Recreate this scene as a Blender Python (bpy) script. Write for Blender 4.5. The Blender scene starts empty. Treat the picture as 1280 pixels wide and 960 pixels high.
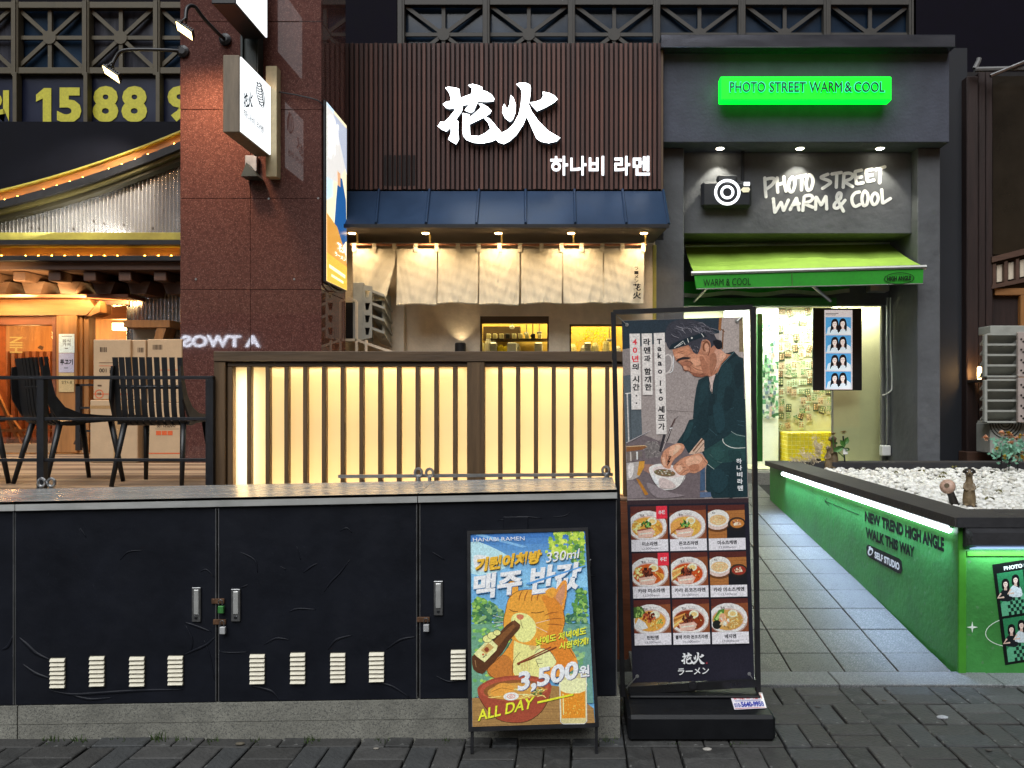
import bpy, bmesh, math, random
from mathutils import Vector, Matrix
from mathutils.geometry import tessellate_polygon
R = math.radians
rnd = random.Random(11)
S = bpy.context.scene
COL = S.collection

# ------------------------------------------------------------------ camera, world, sun, exposure
F, CX, CY, CH = 961.0, 720.0, 500.0, 1.5          # focal length and vanishing point of the photograph (pixels), eye height (m)
cam = bpy.data.cameras.new('camera')
cam.sensor_width = 36.0
cam.lens = 36.0 * F / 1280.0
cam.shift_x = (640 - CX) / 1280.0
cam.shift_y = (CY - 480) / 1280.0
cam.clip_start, cam.clip_end = 0.05, 400
camo = bpy.data.objects.new('camera', cam)
camo.location = (0, 0, CH)
camo.rotation_euler = (R(90), 0, 0)
COL.objects.link(camo)
S.camera = camo

W = bpy.data.worlds.new('World')
S.world = W
W.use_nodes = True
nt = W.node_tree
bg = nt.nodes['Background']
sky = nt.nodes.new('ShaderNodeTexSky')
sky.sky_type = 'NISHITA'
sky.sun_disc = False
sky.sun_elevation = R(1.0)
sky.sun_rotation = R(170)
nt.links.new(sky.outputs[0], bg.inputs[0])
bg.inputs[1].default_value = 0.05

sun = bpy.data.lights.new('sun', 'SUN')
sun.energy = 3.3
sun.angle = R(55)
sun.color = (0.96, 0.98, 1.0)
suno = bpy.data.objects.new('sun', sun)
suno.rotation_euler = (R(36), 0, R(-14))
suno.location = (-2, -6, 9)
COL.objects.link(suno)

S.view_settings.view_transform = 'Standard'
S.view_settings.look = 'None'
S.view_settings.exposure = 0.22
S.view_settings.gamma = 1.0
S.cycles.use_denoising = True
S.cycles.max_bounces = 8
S.cycles.diffuse_bounces = 3
S.cycles.transparent_max_bounces = 12
S.cycles.sample_clamp_indirect = 4.0
S.cycles.caustics_reflective = False
S.cycles.caustics_refractive = False


# ------------------------------------------------------------------ helpers: geometry
def X(px, Y): return (px - CX) / F * Y
def Z(py, Y): return CH - (py - CY) / F * Y
def P(px, py, Y): return Vector((X(px, Y), Y, Z(py, Y)))


def lin(h):
    if not isinstance(h, str):
        return tuple(h)
    h = h.lstrip('#')
    out = []
    for i in (0, 2, 4):
        v = int(h[i:i + 2], 16) / 255
        out.append(v / 12.92 if v <= .04045 else ((v + .055) / 1.055) ** 2.4)
    return tuple(out)


def world_loc(o):
    v = Vector((0, 0, 0))
    while o is not None:
        v += o.location
        o = o.parent
    return v


class MB:
    """collects faces in world coordinates; build() links them as ONE mesh object"""
    def __init__(s):
        s.v, s.f, s.m, s.c = [], [], [], []

    def add(s, vs, fs, m=0, c=None):
        n = len(s.v)
        s.v += [Vector(v) for v in vs]
        for f in fs:
            s.f.append([i + n for i in f])
            s.m.append(m)
            s.c.append(c)
        return s

    def box(s, a, b, ch=0.0, m=0, mtx=None):
        a, b = Vector(a), Vector(b)
        lo = Vector([min(a[i], b[i]) for i in range(3)])
        hi = Vector([max(a[i], b[i]) for i in range(3)])
        ch = min(ch, min(hi - lo) * .45)
        c, h = (lo + hi) / 2, (hi - lo) / 2
        vs, idx = [], {}
        if ch <= 0:
            for sx in (-1, 1):
                for sy in (-1, 1):
                    for sz in (-1, 1):
                        vs.append(c + Vector((sx * h.x, sy * h.y, sz * h.z)))
            fs = [(0, 1, 3, 2), (4, 6, 7, 5), (0, 4, 5, 1), (2, 3, 7, 6), (0, 2, 6, 4), (1, 5, 7, 3)]
        else:
            for sx in (-1, 1):
                for sy in (-1, 1):
                    for sz in (-1, 1):
                        for ax in range(3):
                            q = [sx * (h.x - ch), sy * (h.y - ch), sz * (h.z - ch)]
                            q[ax] = (sx, sy, sz)[ax] * h[ax]
                            idx[(sx, sy, sz, ax)] = len(vs)
                            vs.append(c + Vector(q))
            fs = []
            for ax in range(3):
                o1, o2 = [(1, 2), (2, 0), (0, 1)][ax]
                for sg in (-1, 1):
                    ring = []
                    for p, q in ((-1, -1), (1, -1), (1, 1), (-1, 1)):
                        k = [0, 0, 0]
                        k[ax], k[o1], k[o2] = sg, p, q
                        ring.append(idx[(k[0], k[1], k[2], ax)])
                    fs.append(ring if sg > 0 else ring[::-1])
                for p in (-1, 1):
                    for q in (-1, 1):
                        k0, k1 = [0, 0, 0], [0, 0, 0]
                        k0[ax], k0[o1], k0[o2] = -1, p, q
                        k1[ax], k1[o1], k1[o2] = 1, p, q
                        A, B = idx[(*k0, o1)], idx[(*k1, o1)]
                        C, D = idx[(*k1, o2)], idx[(*k0, o2)]
                        fs.append([A, B, C, D] if p * q > 0 else [D, C, B, A])
            for sx in (-1, 1):
                for sy in (-1, 1):
                    for sz in (-1, 1):
                        t = [idx[(sx, sy, sz, a_)] for a_ in range(3)]
                        fs.append(t if sx * sy * sz > 0 else t[::-1])
        if mtx is not None:
            vs = [mtx @ v for v in vs]
        return s.add(vs, fs, m)

    def prism(s, loops, d, m=0, back=True):
        """loops: outer (and holes) as lists of 3-D points in one plane; d: extrusion vector"""
        if isinstance(loops[0][0], (int, float)):
            loops = [loops]
        loops = [[Vector(p) for p in l] for l in loops]
        d = Vector(d)
        flat = [p for l in loops for p in l]
        tris = tessellate_polygon(loops)
        n = len(flat)
        vs = flat + [p + d for p in flat]
        fs = [list(t) for t in tris]
        if back:
            fs += [[i + n for i in t][::-1] for t in tris]
        k = 0
        for l in loops:
            for i in range(len(l)):
                a, b = k + i, k + (i + 1) % len(l)
                fs.append([a, b, b + n, a + n])
            k += len(l)
        return s.add(vs, fs, m)

    def pxslab(s, quad, Y0, Y1, m=0):
        """a plate whose front outline is given in photo pixels at depth Y0, extruded straight back to Y1"""
        return s.prism([P(x, y, Y0) for x, y in quad], (0, Y1 - Y0, 0), m)

    def pxbox(s, x0, y0, x1, y1, Y0, Y1, ch=0.0, m=0):
        return s.box((X(x0, Y0), Y0, Z(y0, Y0)), (X(x1, Y0), Y1, Z(y1, Y0)), ch, m)

    def tube(s, pts, r, seg=8, m=0, caps=True, flat=None):
        pts = [Vector(p) for p in pts]
        rs = r if isinstance(r, (list, tuple)) else [r] * len(pts)
        vs, fs = [], []
        up = None
        for i, p in enumerate(pts):
            t = (pts[min(i + 1, len(pts) - 1)] - pts[max(i - 1, 0)]).normalized()
            if up is None:
                up = t.orthogonal().normalized()
            up = (up - t * up.dot(t)).normalized()
            w = t.cross(up)
            for k in range(seg):
                a = 2 * math.pi * k / seg
                q = up * math.cos(a) * rs[i] + w * math.sin(a) * rs[i]
                if flat:
                    q = q - flat[0] * q.dot(flat[0]) * (1 - flat[1])
                vs.append(p + q)
        for i in range(len(pts) - 1):
            for k in range(seg):
                a, b = i * seg + k, i * seg + (k + 1) % seg
                fs.append([a, b, b + seg, a + seg])
        if caps:
            fs.append(list(range(seg))[::-1])
            fs.append([(len(pts) - 1) * seg + k for k in range(seg)])
        return s.add(vs, fs, m)

    def lathe(s, prof, o=(0, 0, 0), axis=(0, 0, 1), seg=16, m=0, sx=1, sy=1):
        o, ax = Vector(o), Vector(axis).normalized()
        q = Vector((0, 0, 1)).rotation_difference(ax)
        vs, fs = [], []
        for r, z in prof:
            for k in range(seg):
                a = 2 * math.pi * k / seg
                vs.append(o + q @ Vector((r * math.cos(a) * sx, r * math.sin(a) * sy, z)))
        for i in range(len(prof) - 1):
            for k in range(seg):
                a, b = i * seg + k, i * seg + (k + 1) % seg
                fs.append([a, b, b + seg, a + seg])
        if prof[0][0] > 1e-5: fs.append(list(range(seg))[::-1])
        if prof[-1][0] > 1e-5: fs.append([(len(prof) - 1) * seg + k for k in range(seg)])
        return s.add(vs, fs, m)

    def ball(s, c, r, seg=10, rings=6, m=0, sc=(1, 1, 1), mtx=None):
        c = Vector(c)
        vs, fs = [], []
        for i in range(rings + 1):
            th = math.pi * i / rings
            for k in range(seg):
                a = 2 * math.pi * k / seg
                v = Vector((math.sin(th) * math.cos(a) * r * sc[0], math.sin(th) * math.sin(a) * r * sc[1], math.cos(th) * r * sc[2]))
                if mtx is not None: v = mtx @ v
                vs.append(c + v)
        for i in range(rings):
            for k in range(seg):
                a, b = i * seg + k, i * seg + (k + 1) % seg
                fs.append([a, a + seg, b + seg, b])
        return s.add(vs, fs, m)

    def mesh(s, name, mats, off=Vector((0, 0, 0)), smooth=False):
        me = bpy.data.meshes.new(name)
        me.from_pydata([v - off for v in s.v], [], s.f)
        for mt in (mats if isinstance(mats, (list, tuple)) else [mats]):
            me.materials.append(mt)
        if any(s.m): me.polygons.foreach_set('material_index', s.m)
        if any(c is not None for c in s.c):
            at = me.color_attributes.new('Col', 'FLOAT_COLOR', 'CORNER')
            buf = []
            for f, c in zip(s.f, s.c):
                c = c or (.5, .5, .5)
                buf += list((c[0], c[1], c[2], 1.0)) * len(f)
            at.data.foreach_set('color', buf)
        if smooth:
            me.polygons.foreach_set('use_smooth', [True] * len(s.f))
        me.update()
        return me

    def build(s, name, mats, parent=None, smooth=False, label=None):
        off = world_loc(parent) if parent else Vector((0, 0, 0))
        o = bpy.data.objects.new(name, s.mesh(name, mats, off, smooth))
        COL.objects.link(o)
        o.parent = parent
        if label: o['label'] = label
        return o


def recalc(o):
    bm = bmesh.new()
    bm.from_mesh(o.data)
    bmesh.ops.recalc_face_normals(bm, faces=bm.faces)
    bm.to_mesh(o.data)
    bm.free()
    return o


def thing(name, label, cat, loc=(0, 0, 0), group=None):
    o = bpy.data.objects.new(name, None)
    o.empty_display_size = .1
    COL.objects.link(o)
    o.location = loc
    return tag(o, label, cat, group)


def tag(o, label, cat, group=None):
    o['label'], o['category'] = label, cat
    if group: o['group'] = group
    return o


def struct(o, kind='structure'):
    o['kind'] = kind
    return o


def piece(name, me, parent, loc=(0, 0, 0), rot=None):
    """one more object that shares a mesh; loc is in the parent's frame"""
    o = bpy.data.objects.new(name, me)
    COL.objects.link(o)
    o.parent = parent
    o.location = loc
    if rot: o.rotation_euler = rot
    return o


def copy_tree(o, parent=None):
    c = o.copy()
    COL.objects.link(c)
    c.parent = parent
    for ch in [q for q in o.children]:
        copy_tree(ch, c)
    return c


def smooth_pts(pts, n=5, closed=False):
    pts = [Vector(p) for p in pts]
    N = len(pts)
    out = []
    for i in range(N if closed else N - 1):
        p0 = pts[(i - 1) % N] if closed or i > 0 else pts[0]
        p1, p2 = pts[i], pts[(i + 1) % N]
        p3 = pts[(i + 2) % N] if closed or i + 2 < N else pts[-1]
        for k in range(n):
            t = k / n
            out.append(.5 * ((2 * p1) + (p2 - p0) * t + (2 * p0 - 5 * p1 + 4 * p2 - p3) * t * t + (3 * p1 - p0 - 3 * p2 + p3) * t ** 3))
    if not closed: out.append(pts[-1])
    return out


def ribbon(pts, w, taper=False):
    """2-D outline of a brush line with round-ish ends"""
    pts = [Vector((p[0], p[1])) for p in pts]
    L, Rr = [], []
    n = len(pts)
    for i, p in enumerate(pts):
        t = pts[min(i + 1, n - 1)] - pts[max(i - 1, 0)]
        t = t.normalized() if t.length > 1e-9 else Vector((1, 0))
        nn = Vector((-t.y, t.x))
        ww = w / 2 * ((.35 + .65 * math.sin(math.pi * (i + .3) / n)) if taper else 1)
        if i == 0:
            L.append(p - t * ww * .7 + nn * ww * .5); Rr.append(p - t * ww * .7 - nn * ww * .5)
        L.append(p + nn * ww)
        Rr.append(p - nn * ww)
        if i == n - 1:
            L.append(p + t * ww * .7 + nn * ww * .5); Rr.append(p + t * ww * .7 - nn * ww * .5)
    return L, Rr


# ------------------------------------------------------------------ helpers: materials
def M(name, col, rough=.6, metal=0.0, var=.2, scale=6.0, col2=None, bump=0.0, bscale=40.0, stretch=(1, 1, 1), spec=.5,
      emit=None, estr=0.0, rvar=.1, spots=None, coat=0.0, detail=6.0, dirt=None):
    m = bpy.data.materials.new(name)
    m.use_nodes = True
    t = m.node_tree
    b = t.nodes['Principled BSDF']
    L = t.links.new
    col = lin(col)
    c1 = tuple(min(1, v * (1 - var)) for v in col)
    c2 = lin(col2) if col2 is not None else tuple(min(1, v * (1 + var)) for v in col)
    tc = t.nodes.new('ShaderNodeTexCoord')
    mp = t.nodes.new('ShaderNodeMapping')
    mp.inputs['Scale'].default_value = stretch
    L(tc.outputs['Object'], mp.inputs[0])
    nz = t.nodes.new('ShaderNodeTexNoise')
    nz.inputs['Scale'].default_value = scale
    nz.inputs['Detail'].default_value = detail
    nz.inputs['Roughness'].default_value = .65
    L(mp.outputs[0], nz.inputs[0])
    mr = t.nodes.new('ShaderNodeMapRange')
    mr.inputs[1].default_value, mr.inputs[2].default_value = .3, .7
    L(nz.outputs[0], mr.inputs[0])
    mx = t.nodes.new('ShaderNodeMix')
    mx.data_type = 'RGBA'
    mx.inputs[6].default_value = (*c1, 1)
    mx.inputs[7].default_value = (*c2, 1)
    L(mr.outputs[0], mx.inputs[0])
    cur = mx.outputs[2]
    if spots:                                   # (scale, threshold, colour): speckles of the stone or paint
        vz = t.nodes.new('ShaderNodeTexVoronoi')
        vz.inputs['Scale'].default_value = spots[0]
        L(tc.outputs['Object'], vz.inputs[0])
        wn = t.nodes.new('ShaderNodeSeparateColor')
        L(vz.outputs['Color'], wn.inputs[0])
        st = t.nodes.new('ShaderNodeMath')
        st.operation = 'GREATER_THAN'
        st.inputs[1].default_value = spots[1]
        L(wn.outputs[0], st.inputs[0])
        m2 = t.nodes.new('ShaderNodeMix')
        m2.data_type = 'RGBA'
        L(st.outputs[0], m2.inputs[0])
        L(cur, m2.inputs[6])
        m2.inputs[7].default_value = (*lin(spots[2]), 1)
        cur = m2.outputs[2]
    if dirt:                                    # (scale, amount, colour): large blotches of wear
        dz = t.nodes.new('ShaderNodeTexNoise')
        dz.inputs['Scale'].default_value = dirt[0]
        dz.inputs['Detail'].default_value = 8
        dz.inputs['Roughness'].default_value = .7
        L(tc.outputs['Object'], dz.inputs[0])
        dr = t.nodes.new('ShaderNodeMapRange')
        dr.inputs[1].default_value, dr.inputs[2].default_value = .5, .72
        dr.inputs[4].default_value = dirt[1]
        L(dz.outputs[0], dr.inputs[0])
        m3 = t.nodes.new('ShaderNodeMix')
        m3.data_type = 'RGBA'
        L(dr.outputs[0], m3.inputs[0])
        L(cur, m3.inputs[6])
        m3.inputs[7].default_value = (*lin(dirt[2]), 1)
        cur = m3.outputs[2]
    L(cur, b.inputs['Base Color'])
    b.inputs['Metallic'].default_value = metal
    b.inputs['Specular IOR Level'].default_value = spec
    b.inputs['Coat Weight'].default_value = coat
    b.inputs['Coat Roughness'].default_value = .08
    r2 = t.nodes.new('ShaderNodeMapRange')
    r2.inputs[3].default_value = max(0.02, rough - rvar)
    r2.inputs[4].default_value = min(1, rough + rvar)
    L(nz.outputs[0], r2.inputs[0])
    L(r2.outputs[0], b.inputs['Roughness'])
    if bump:
        bz = t.nodes.new('ShaderNodeTexNoise')
        bz.inputs['Scale'].default_value = bscale
        bz.inputs['Detail'].default_value = 5
        L(mp.outputs[0], bz.inputs[0])
        bp = t.nodes.new('ShaderNodeBump')
        bp.inputs['Strength'].default_value = bump
        bp.inputs['Distance'].default_value = .01
        L(bz.outputs[0], bp.inputs['Height'])
        L(bp.outputs[0], b.inputs['Normal'])
    if emit is not None:
        b.inputs['Emission Color'].default_value = (*lin(emit), 1)
        b.inputs['Emission Strength'].default_value = estr
    return m


def PRINT(name, rough=.45, estr=0.0, gloss=.3):
    """flat print: colours come from the mesh's colour attribute"""
    m = bpy.data.materials.new(name)
    m.use_nodes = True
    t = m.node_tree
    b = t.nodes['Principled BSDF']
    a = t.nodes.new('ShaderNodeAttribute')
    a.attribute_name = 'Col'
    nz = t.nodes.new('ShaderNodeTexNoise')
    nz.inputs['Scale'].default_value = 130
    nz.inputs['Detail'].default_value = 8
    nz.inputs['Roughness'].default_value = .75
    tc = t.nodes.new('ShaderNodeTexCoord')
    t.links.new(tc.outputs['Object'], nz.inputs[0])
    mr = t.nodes.new('ShaderNodeMapRange')
    mr.inputs[1].default_value, mr.inputs[2].default_value = .3, .7
    mr.inputs[3].default_value, mr.inputs[4].default_value = .62, 1.28
    t.links.new(nz.outputs[0], mr.inputs[0])
    mx = t.nodes.new('ShaderNodeVectorMath')
    mx.operation = 'SCALE'
    t.links.new(a.outputs['Color'], mx.inputs[0])
    t.links.new(mr.outputs[0], mx.inputs['Scale'])
    t.links.new(mx.outputs[0], b.inputs['Base Color'])
    b.inputs['Roughness'].default_value = rough
    b.inputs['Specular IOR Level'].default_value = gloss
    if estr:
        t.links.new(mx.outputs[0], b.inputs['Emission Color'])
        b.inputs['Emission Strength'].default_value = estr
    return m


def EMIT(name, col, s):
    m = bpy.data.materials.new(name)
    m.use_nodes = True
    b = m.node_tree.nodes['Principled BSDF']
    b.inputs['Base Color'].default_value = (*[min(.8, v) for v in lin(col)], 1)
    b.inputs['Emission Color'].default_value = (*lin(col), 1)
    b.inputs['Emission Strength'].default_value = s
    return m


def GLASS(name, tint=(1, 1, 1), refl=.35, rough=.02):
    m = bpy.data.materials.new(name)
    m.use_nodes = True
    t = m.node_tree
    t.nodes.remove(t.nodes['Principled BSDF'])
    out = t.nodes['Material Output']
    tr = t.nodes.new('ShaderNodeBsdfTransparent')
    tr.inputs[0].default_value = (*tint, 1)
    gl = t.nodes.new('ShaderNodeBsdfGlossy')
    gl.inputs['Roughness'].default_value = rough
    fr = t.nodes.new('ShaderNodeFresnel')
    fr.inputs[0].default_value = 1.5
    mu = t.nodes.new('ShaderNodeMath')
    mu.operation = 'MULTIPLY'
    mu.inputs[1].default_value = refl * 3
    mu.use_clamp = True
    t.links.new(fr.outputs[0], mu.inputs[0])
    mx = t.nodes.new('ShaderNodeMixShader')
    t.links.new(mu.outputs[0], mx.inputs[0])
    t.links.new(tr.outputs[0], mx.inputs[1])
    t.links.new(gl.outputs[0], mx.inputs[2])
    t.links.new(mx.outputs[0], out.inputs[0])
    return m


def DIFFUSER(name, col):
    """translucent sheet of a light box: scatters what comes from the lamps behind it"""
    m = bpy.data.materials.new(name)
    m.use_nodes = True
    t = m.node_tree
    t.nodes.remove(t.nodes['Principled BSDF'])
    out = t.nodes['Material Output']
    tr = t.nodes.new('ShaderNodeBsdfTranslucent')
    tr.inputs[0].default_value = (*lin(col), 1)
    df = t.nodes.new('ShaderNodeBsdfDiffuse')
    df.inputs[0].default_value = (*lin(col), 1)
    mx = t.nodes.new('ShaderNodeMixShader')
    mx.inputs[0].default_value = .15
    t.links.new(tr.outputs[0], mx.inputs[1])
    t.links.new(df.outputs[0], mx.inputs[2])
    t.links.new(mx.outputs[0], out.inputs[0])
    return m


def lamp(name, kind, loc, power, col, target=None, size=.1, size_y=None, spot=None, blend=.5, spread=None, parent=None):
    l = bpy.data.lights.new(name, kind)
    l.energy = power
    l.color = col
    if kind == 'AREA':
        l.shape = 'RECTANGLE' if size_y else 'DISK'
        l.size = size
        if size_y: l.size_y = size_y
        if spread: l.spread = spread
    else:
        l.shadow_soft_size = size
    if kind == 'SPOT':
        l.spot_size, l.spot_blend = spot, blend
    o = bpy.data.objects.new(name, l)
    COL.objects.link(o)
    loc = Vector(loc)
    if target is not None:
        o.rotation_euler = (Vector(target) - loc).to_track_quat('-Z', 'Y').to_euler()
    if parent is not None:
        o.parent = parent
        loc = loc - world_loc(parent)
    o.location = loc
    return o


# ------------------------------------------------------------------ helpers: lettering and flat print
_tx = {}


def glyphs(s, bold=0.0, shear=0.0, spacing=1.0):
    """outline triangles of a line of text from Blender's own font, scaled to the unit square"""
    k = (s, bold, shear, spacing)
    if k in _tx: return _tx[k]
    c = bpy.data.curves.new('lettering', 'FONT')
    c.body, c.offset, c.shear, c.space_character = s, bold, shear, spacing
    c.resolution_u = 3
    o = bpy.data.objects.new('lettering', c)
    COL.objects.link(o)
    dg = bpy.context.evaluated_depsgraph_get()
    dg.update()
    me = bpy.data.meshes.new_from_object(o.evaluated_get(dg))
    vs = [(v.co.x, v.co.y) for v in me.vertices]
    fs = [tuple(p.vertices) for p in me.polygons]
    ed = {}
    for f in fs:
        for i in range(len(f)):
            a, b = f[i], f[(i + 1) % len(f)]
            kk = (min(a, b), max(a, b))
            ed[kk] = None if kk in ed else (a, b)
    edges = [e for e in ed.values() if e]
    bpy.data.objects.remove(o)
    bpy.data.curves.remove(c)
    bpy.data.meshes.remove(me)
    x0, x1 = min(v[0] for v in vs), max(v[0] for v in vs)
    y0, y1 = min(v[1] for v in vs), max(v[1] for v in vs)
    vs = [((x - x0) / (x1 - x0), (y - y0) / (y1 - y0)) for x, y in vs]
    _tx[k] = (vs, fs, edges)
    return _tx[k]


class Art:
    """flat print on a plane of the scene; outlines are traced in crop pixels of the photograph and laid onto that plane"""
    def __init__(s, p, n, eps=.00002, gain=1.25):
        s.p, s.n, s.eps, s.k, s.gain = Vector(p), Vector(n).normalized(), eps, 1, gain
        s.mb = MB()
        s.o, s.s = (0, 0), 1.0

    def crop(s, x, y, sc):
        s.o, s.s = (x, y), sc
        return s

    def pt(s, q):
        px, py = s.o[0] + q[0] / s.s, s.o[1] + q[1] / s.s
        d = Vector(((px - CX) / F, 1.0, -(py - CY) / F))
        e = Vector((0, 0, CH))
        t = (s.p - e).dot(s.n) / d.dot(s.n)
        return e + d * t + s.n * (s.eps * s.k)

    def col(s, c):
        return tuple(min(.9, v * s.gain) for v in lin(c))

    def poly(s, pts, c, smooth=0):
        if smooth:
            pts = smooth_pts([(p[0], p[1], 0) for p in pts], smooth, True)
        w = [s.pt(p) for p in pts]
        tris = tessellate_polygon([[Vector((p[0], p[1], 0)) for p in pts]])
        s.mb.add(w, [list(t) for t in tris], 0, s.col(c))
        s.k += 1
        return s

    def rect(s, x0, y0, x1, y1, c): return s.poly([(x0, y0), (x1, y0), (x1, y1), (x0, y1)], c)

    def ell(s, cx, cy, rx, ry, c, rot=0, n=20, a0=0, a1=360):
        ca, sa = math.cos(R(rot)), math.sin(R(rot))
        pts = []
        full = a1 - a0 >= 360
        for i in range(n if full else n + 1):
            a = R(a0 + (a1 - a0) * i / n)
            u, v = rx * math.cos(a), ry * math.sin(a)
            pts.append((cx + u * ca - v * sa, cy + u * sa + v * ca))
        return s.poly(pts, c)

    def line(s, pts, w, c, smooth=0, taper=False):
        if smooth: pts = smooth_pts([(p[0], p[1], 0) for p in pts], smooth)
        L, Rr = ribbon(pts, w, taper)
        n = len(L)
        vs = [s.pt(p) for p in L] + [s.pt(p) for p in Rr]
        s.mb.add(vs, [[i, i + 1, n + i + 1, n + i] for i in range(n - 1)], 0, s.col(c))
        s.k += 1
        return s

    def ring(s, cx, cy, rx, ry, w, c, rot=0, n=24):
        ca, sa = math.cos(R(rot)), math.sin(R(rot))
        vs, fs = [], []
        for i in range(n):
            a = 2 * math.pi * i / n
            for k in (-.5, .5):
                u, v = (rx + k * w) * math.cos(a), (ry + k * w) * math.sin(a)
                vs.append(s.pt((cx + u * ca - v * sa, cy + u * sa + v * ca)))
        for i in range(n):
            j = (i + 1) % n
            fs.append([2 * i, 2 * i + 1, 2 * j + 1, 2 * j])
        s.mb.add(vs, fs, 0, s.col(c))
        s.k += 1
        return s

    def text(s, t, q, c, bold=.012, shear=0, spacing=1.0, flip=False):
        """q: (x0,y0,x1,y1) or four corners tl,tr,br,bl of the line's box in crop pixels"""
        if not isinstance(q[0], (tuple, list)):
            q = [(q[0], q[1]), (q[2], q[1]), (q[2], q[3]), (q[0], q[3])]
        if flip: q = [q[2], q[3], q[0], q[1]]
        vs, fs, _ = glyphs(t, bold, shear, spacing)
        out = []
        for u, v in vs:
            a = Vector(q[3]).lerp(Vector(q[2]), u)
            b = Vector(q[0]).lerp(Vector(q[1]), u)
            out.append(s.pt(a.lerp(b, v)))
        s.mb.add(out, fs, 0, s.col(c))
        s.k += 1
        return s

    def column(s, chars, cx, y0, step, h, w, c, bold=.02, dx=0):
        """characters written one under another"""
        for i, ch in enumerate(chars):
            if ch == ' ': continue
            ww = w * (.45 if ch in 'Il.·' else 1)
            hh = h * (.25 if ch in '.·' else 1)
            x = cx + dx * i
            y = y0 + step * i
            s.text(ch, (x - ww / 2, y - hh / 2, x + ww / 2, y + hh / 2), c, bold)
        return s

    def build(s, name, mat, parent): return s.mb.build(name, mat, parent)


def solid_text(t, quad, depth, bold=.02, shear=0, spacing=1.0):
    """raised lettering: quad = world corners tl,tr,br,bl; depth = vector towards the viewer"""
    vs, fs, ed = glyphs(t, bold, shear, spacing)
    q = [Vector(p) for p in quad]
    d = Vector(depth)
    w = [(q[3].lerp(q[2], u)).lerp(q[0].lerp(q[1], u), v) for u, v in vs]
    n = len(w)
    mb = MB()
    mb.add(w + [p + d for p in w], [[i + n for i in f] for f in fs] + [[a, b, b + n, a + n] for a, b in ed])
    return mb


# the shop's two brush characters, traced once (crop pixels of the big sign) and used wherever the photograph shows them
KAN = [
    [[(190, 140), (215, 132), (275, 138), (312, 150), (318, 195), (322, 232), (365, 215), (420, 195), (425, 165), (428, 145), (392, 118), (430, 106), (470, 115), (520, 135), (515, 160), (560, 175), (600, 200), (625, 240), (615, 260), (560, 265), (480, 262), (440, 350), (415, 362), (362, 340), (385, 310), (405, 285), (345, 298), (338, 340), (325, 365), (300, 400), (285, 425), (305, 440), (302, 520), (310, 600), (285, 642), (255, 625), (215, 600), (240, 540), (240, 490), (200, 528), (160, 512), (122, 482), (148, 442), (180, 445), (225, 400), (270, 345), (272, 318), (225, 328), (195, 318), (168, 285), (200, 262), (225, 260), (240, 255), (235, 220), (222, 180)]],
    [[(345, 365), (405, 378), (410, 400), (430, 385), (480, 340), (510, 310), (485, 280), (520, 285), (565, 310), (600, 345), (585, 370), (545, 395), (590, 420), (640, 480), (690, 540), (750, 510), (800, 455), (840, 380), (860, 300), (868, 220), (868, 165), (850, 135), (820, 108), (850, 96), (900, 95), (940, 112), (948, 150), (942, 220), (930, 290), (960, 355), (1020, 440), (1100, 520), (1210, 585), (1180, 615), (1110, 632), (1040, 618), (1000, 590), (960, 500), (912, 395), (880, 470), (820, 560), (760, 615), (710, 640), (665, 625), (640, 600), (600, 618), (520, 635), (440, 628), (380, 605), (350, 570), (342, 520), (345, 440)],
     [(405, 465), (530, 405), (570, 450), (590, 505), (550, 540), (490, 570), (410, 565)]],
    [[(770, 205), (795, 230), (815, 290), (812, 360), (790, 420), (765, 442), (720, 410), (697, 360), (700, 310), (715, 283), (728, 310), (738, 335), (760, 290), (765, 250)]],
    [[(1055, 175), (1110, 185), (1160, 210), (1188, 240), (1150, 275), (1080, 315), (1005, 348), (960, 300), (942, 270), (990, 265), (1040, 245), (1060, 215)]],
]


def kanji_art(a, x0, y0, x1, y1, c):
    for loops in KAN:
        w = [[Vector((x0 + (x - 122) / 1088 * (x1 - x0), y0 + (y - 95) / 547 * (y1 - y0), 0)) for x, y in l] for l in loops]
        tr = tessellate_polygon(w)
        a.mb.add([a.pt(p) for l in w for p in l], [list(t) for t in tr], 0, a.col(c))
        a.k += 1

# ------------------------------------------------------------------ materials
paver_ms = [M('paver_%d' % i, c, .75, var=.35, scale=9, bump=.6, bscale=60, dirt=(14, .6, d), spec=.4, spots=(38, .975, (.12, .12, .115))) for i, (c, d) in enumerate([
    ((.042, .041, .039), (.022, .022, .021)), ((.056, .055, .053), (.028, .028, .026)), ((.033, .033, .032), (.085, .085, .08)), ((.046, .048, .049), (.02, .022, .018))])]
M_joint = M('joint sand', (.014, .014, .012), .95, var=.5, scale=30, bump=.4)
tile_ms = [M('granite_tile_%d' % i, c, .55, var=.18, scale=5, bump=.25, bscale=120, spots=(190, .74, s), dirt=(3.5, .55, (.04, .040, .034))) for i, (c, s) in enumerate([
    ((.086, .088, .076), (.17, .168, .148)), ((.071, .074, .064), (.148, .146, .128)), ((.095, .096, .084), (.05, .05, .046))])]
M_kerb = M('kerb granite', (.095, .10, .10), .6, var=.2, scale=8, spots=(240, .7, (.17, .17, .17)), bump=.2, bscale=120)
M_conc = M('concrete', (.20, .195, .165), .85, var=.25, scale=7, bump=.35, bscale=70, dirt=(3, .5, (.10, .098, .085)), spots=(300, .8, (.1, .1, .09)))
M_vinyl = M('dark vinyl wrap', (.0050, .0062, .0108), .5, var=.3, scale=4, bump=.3, bscale=9, rvar=.12, spec=.28, dirt=(2.2, .6, (.011, .012, .017)))
M_vent = M('vent paint', (.72, .67, .53), .5, var=.12, scale=14, dirt=(25, .5, (.3, .27, .2)))
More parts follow.
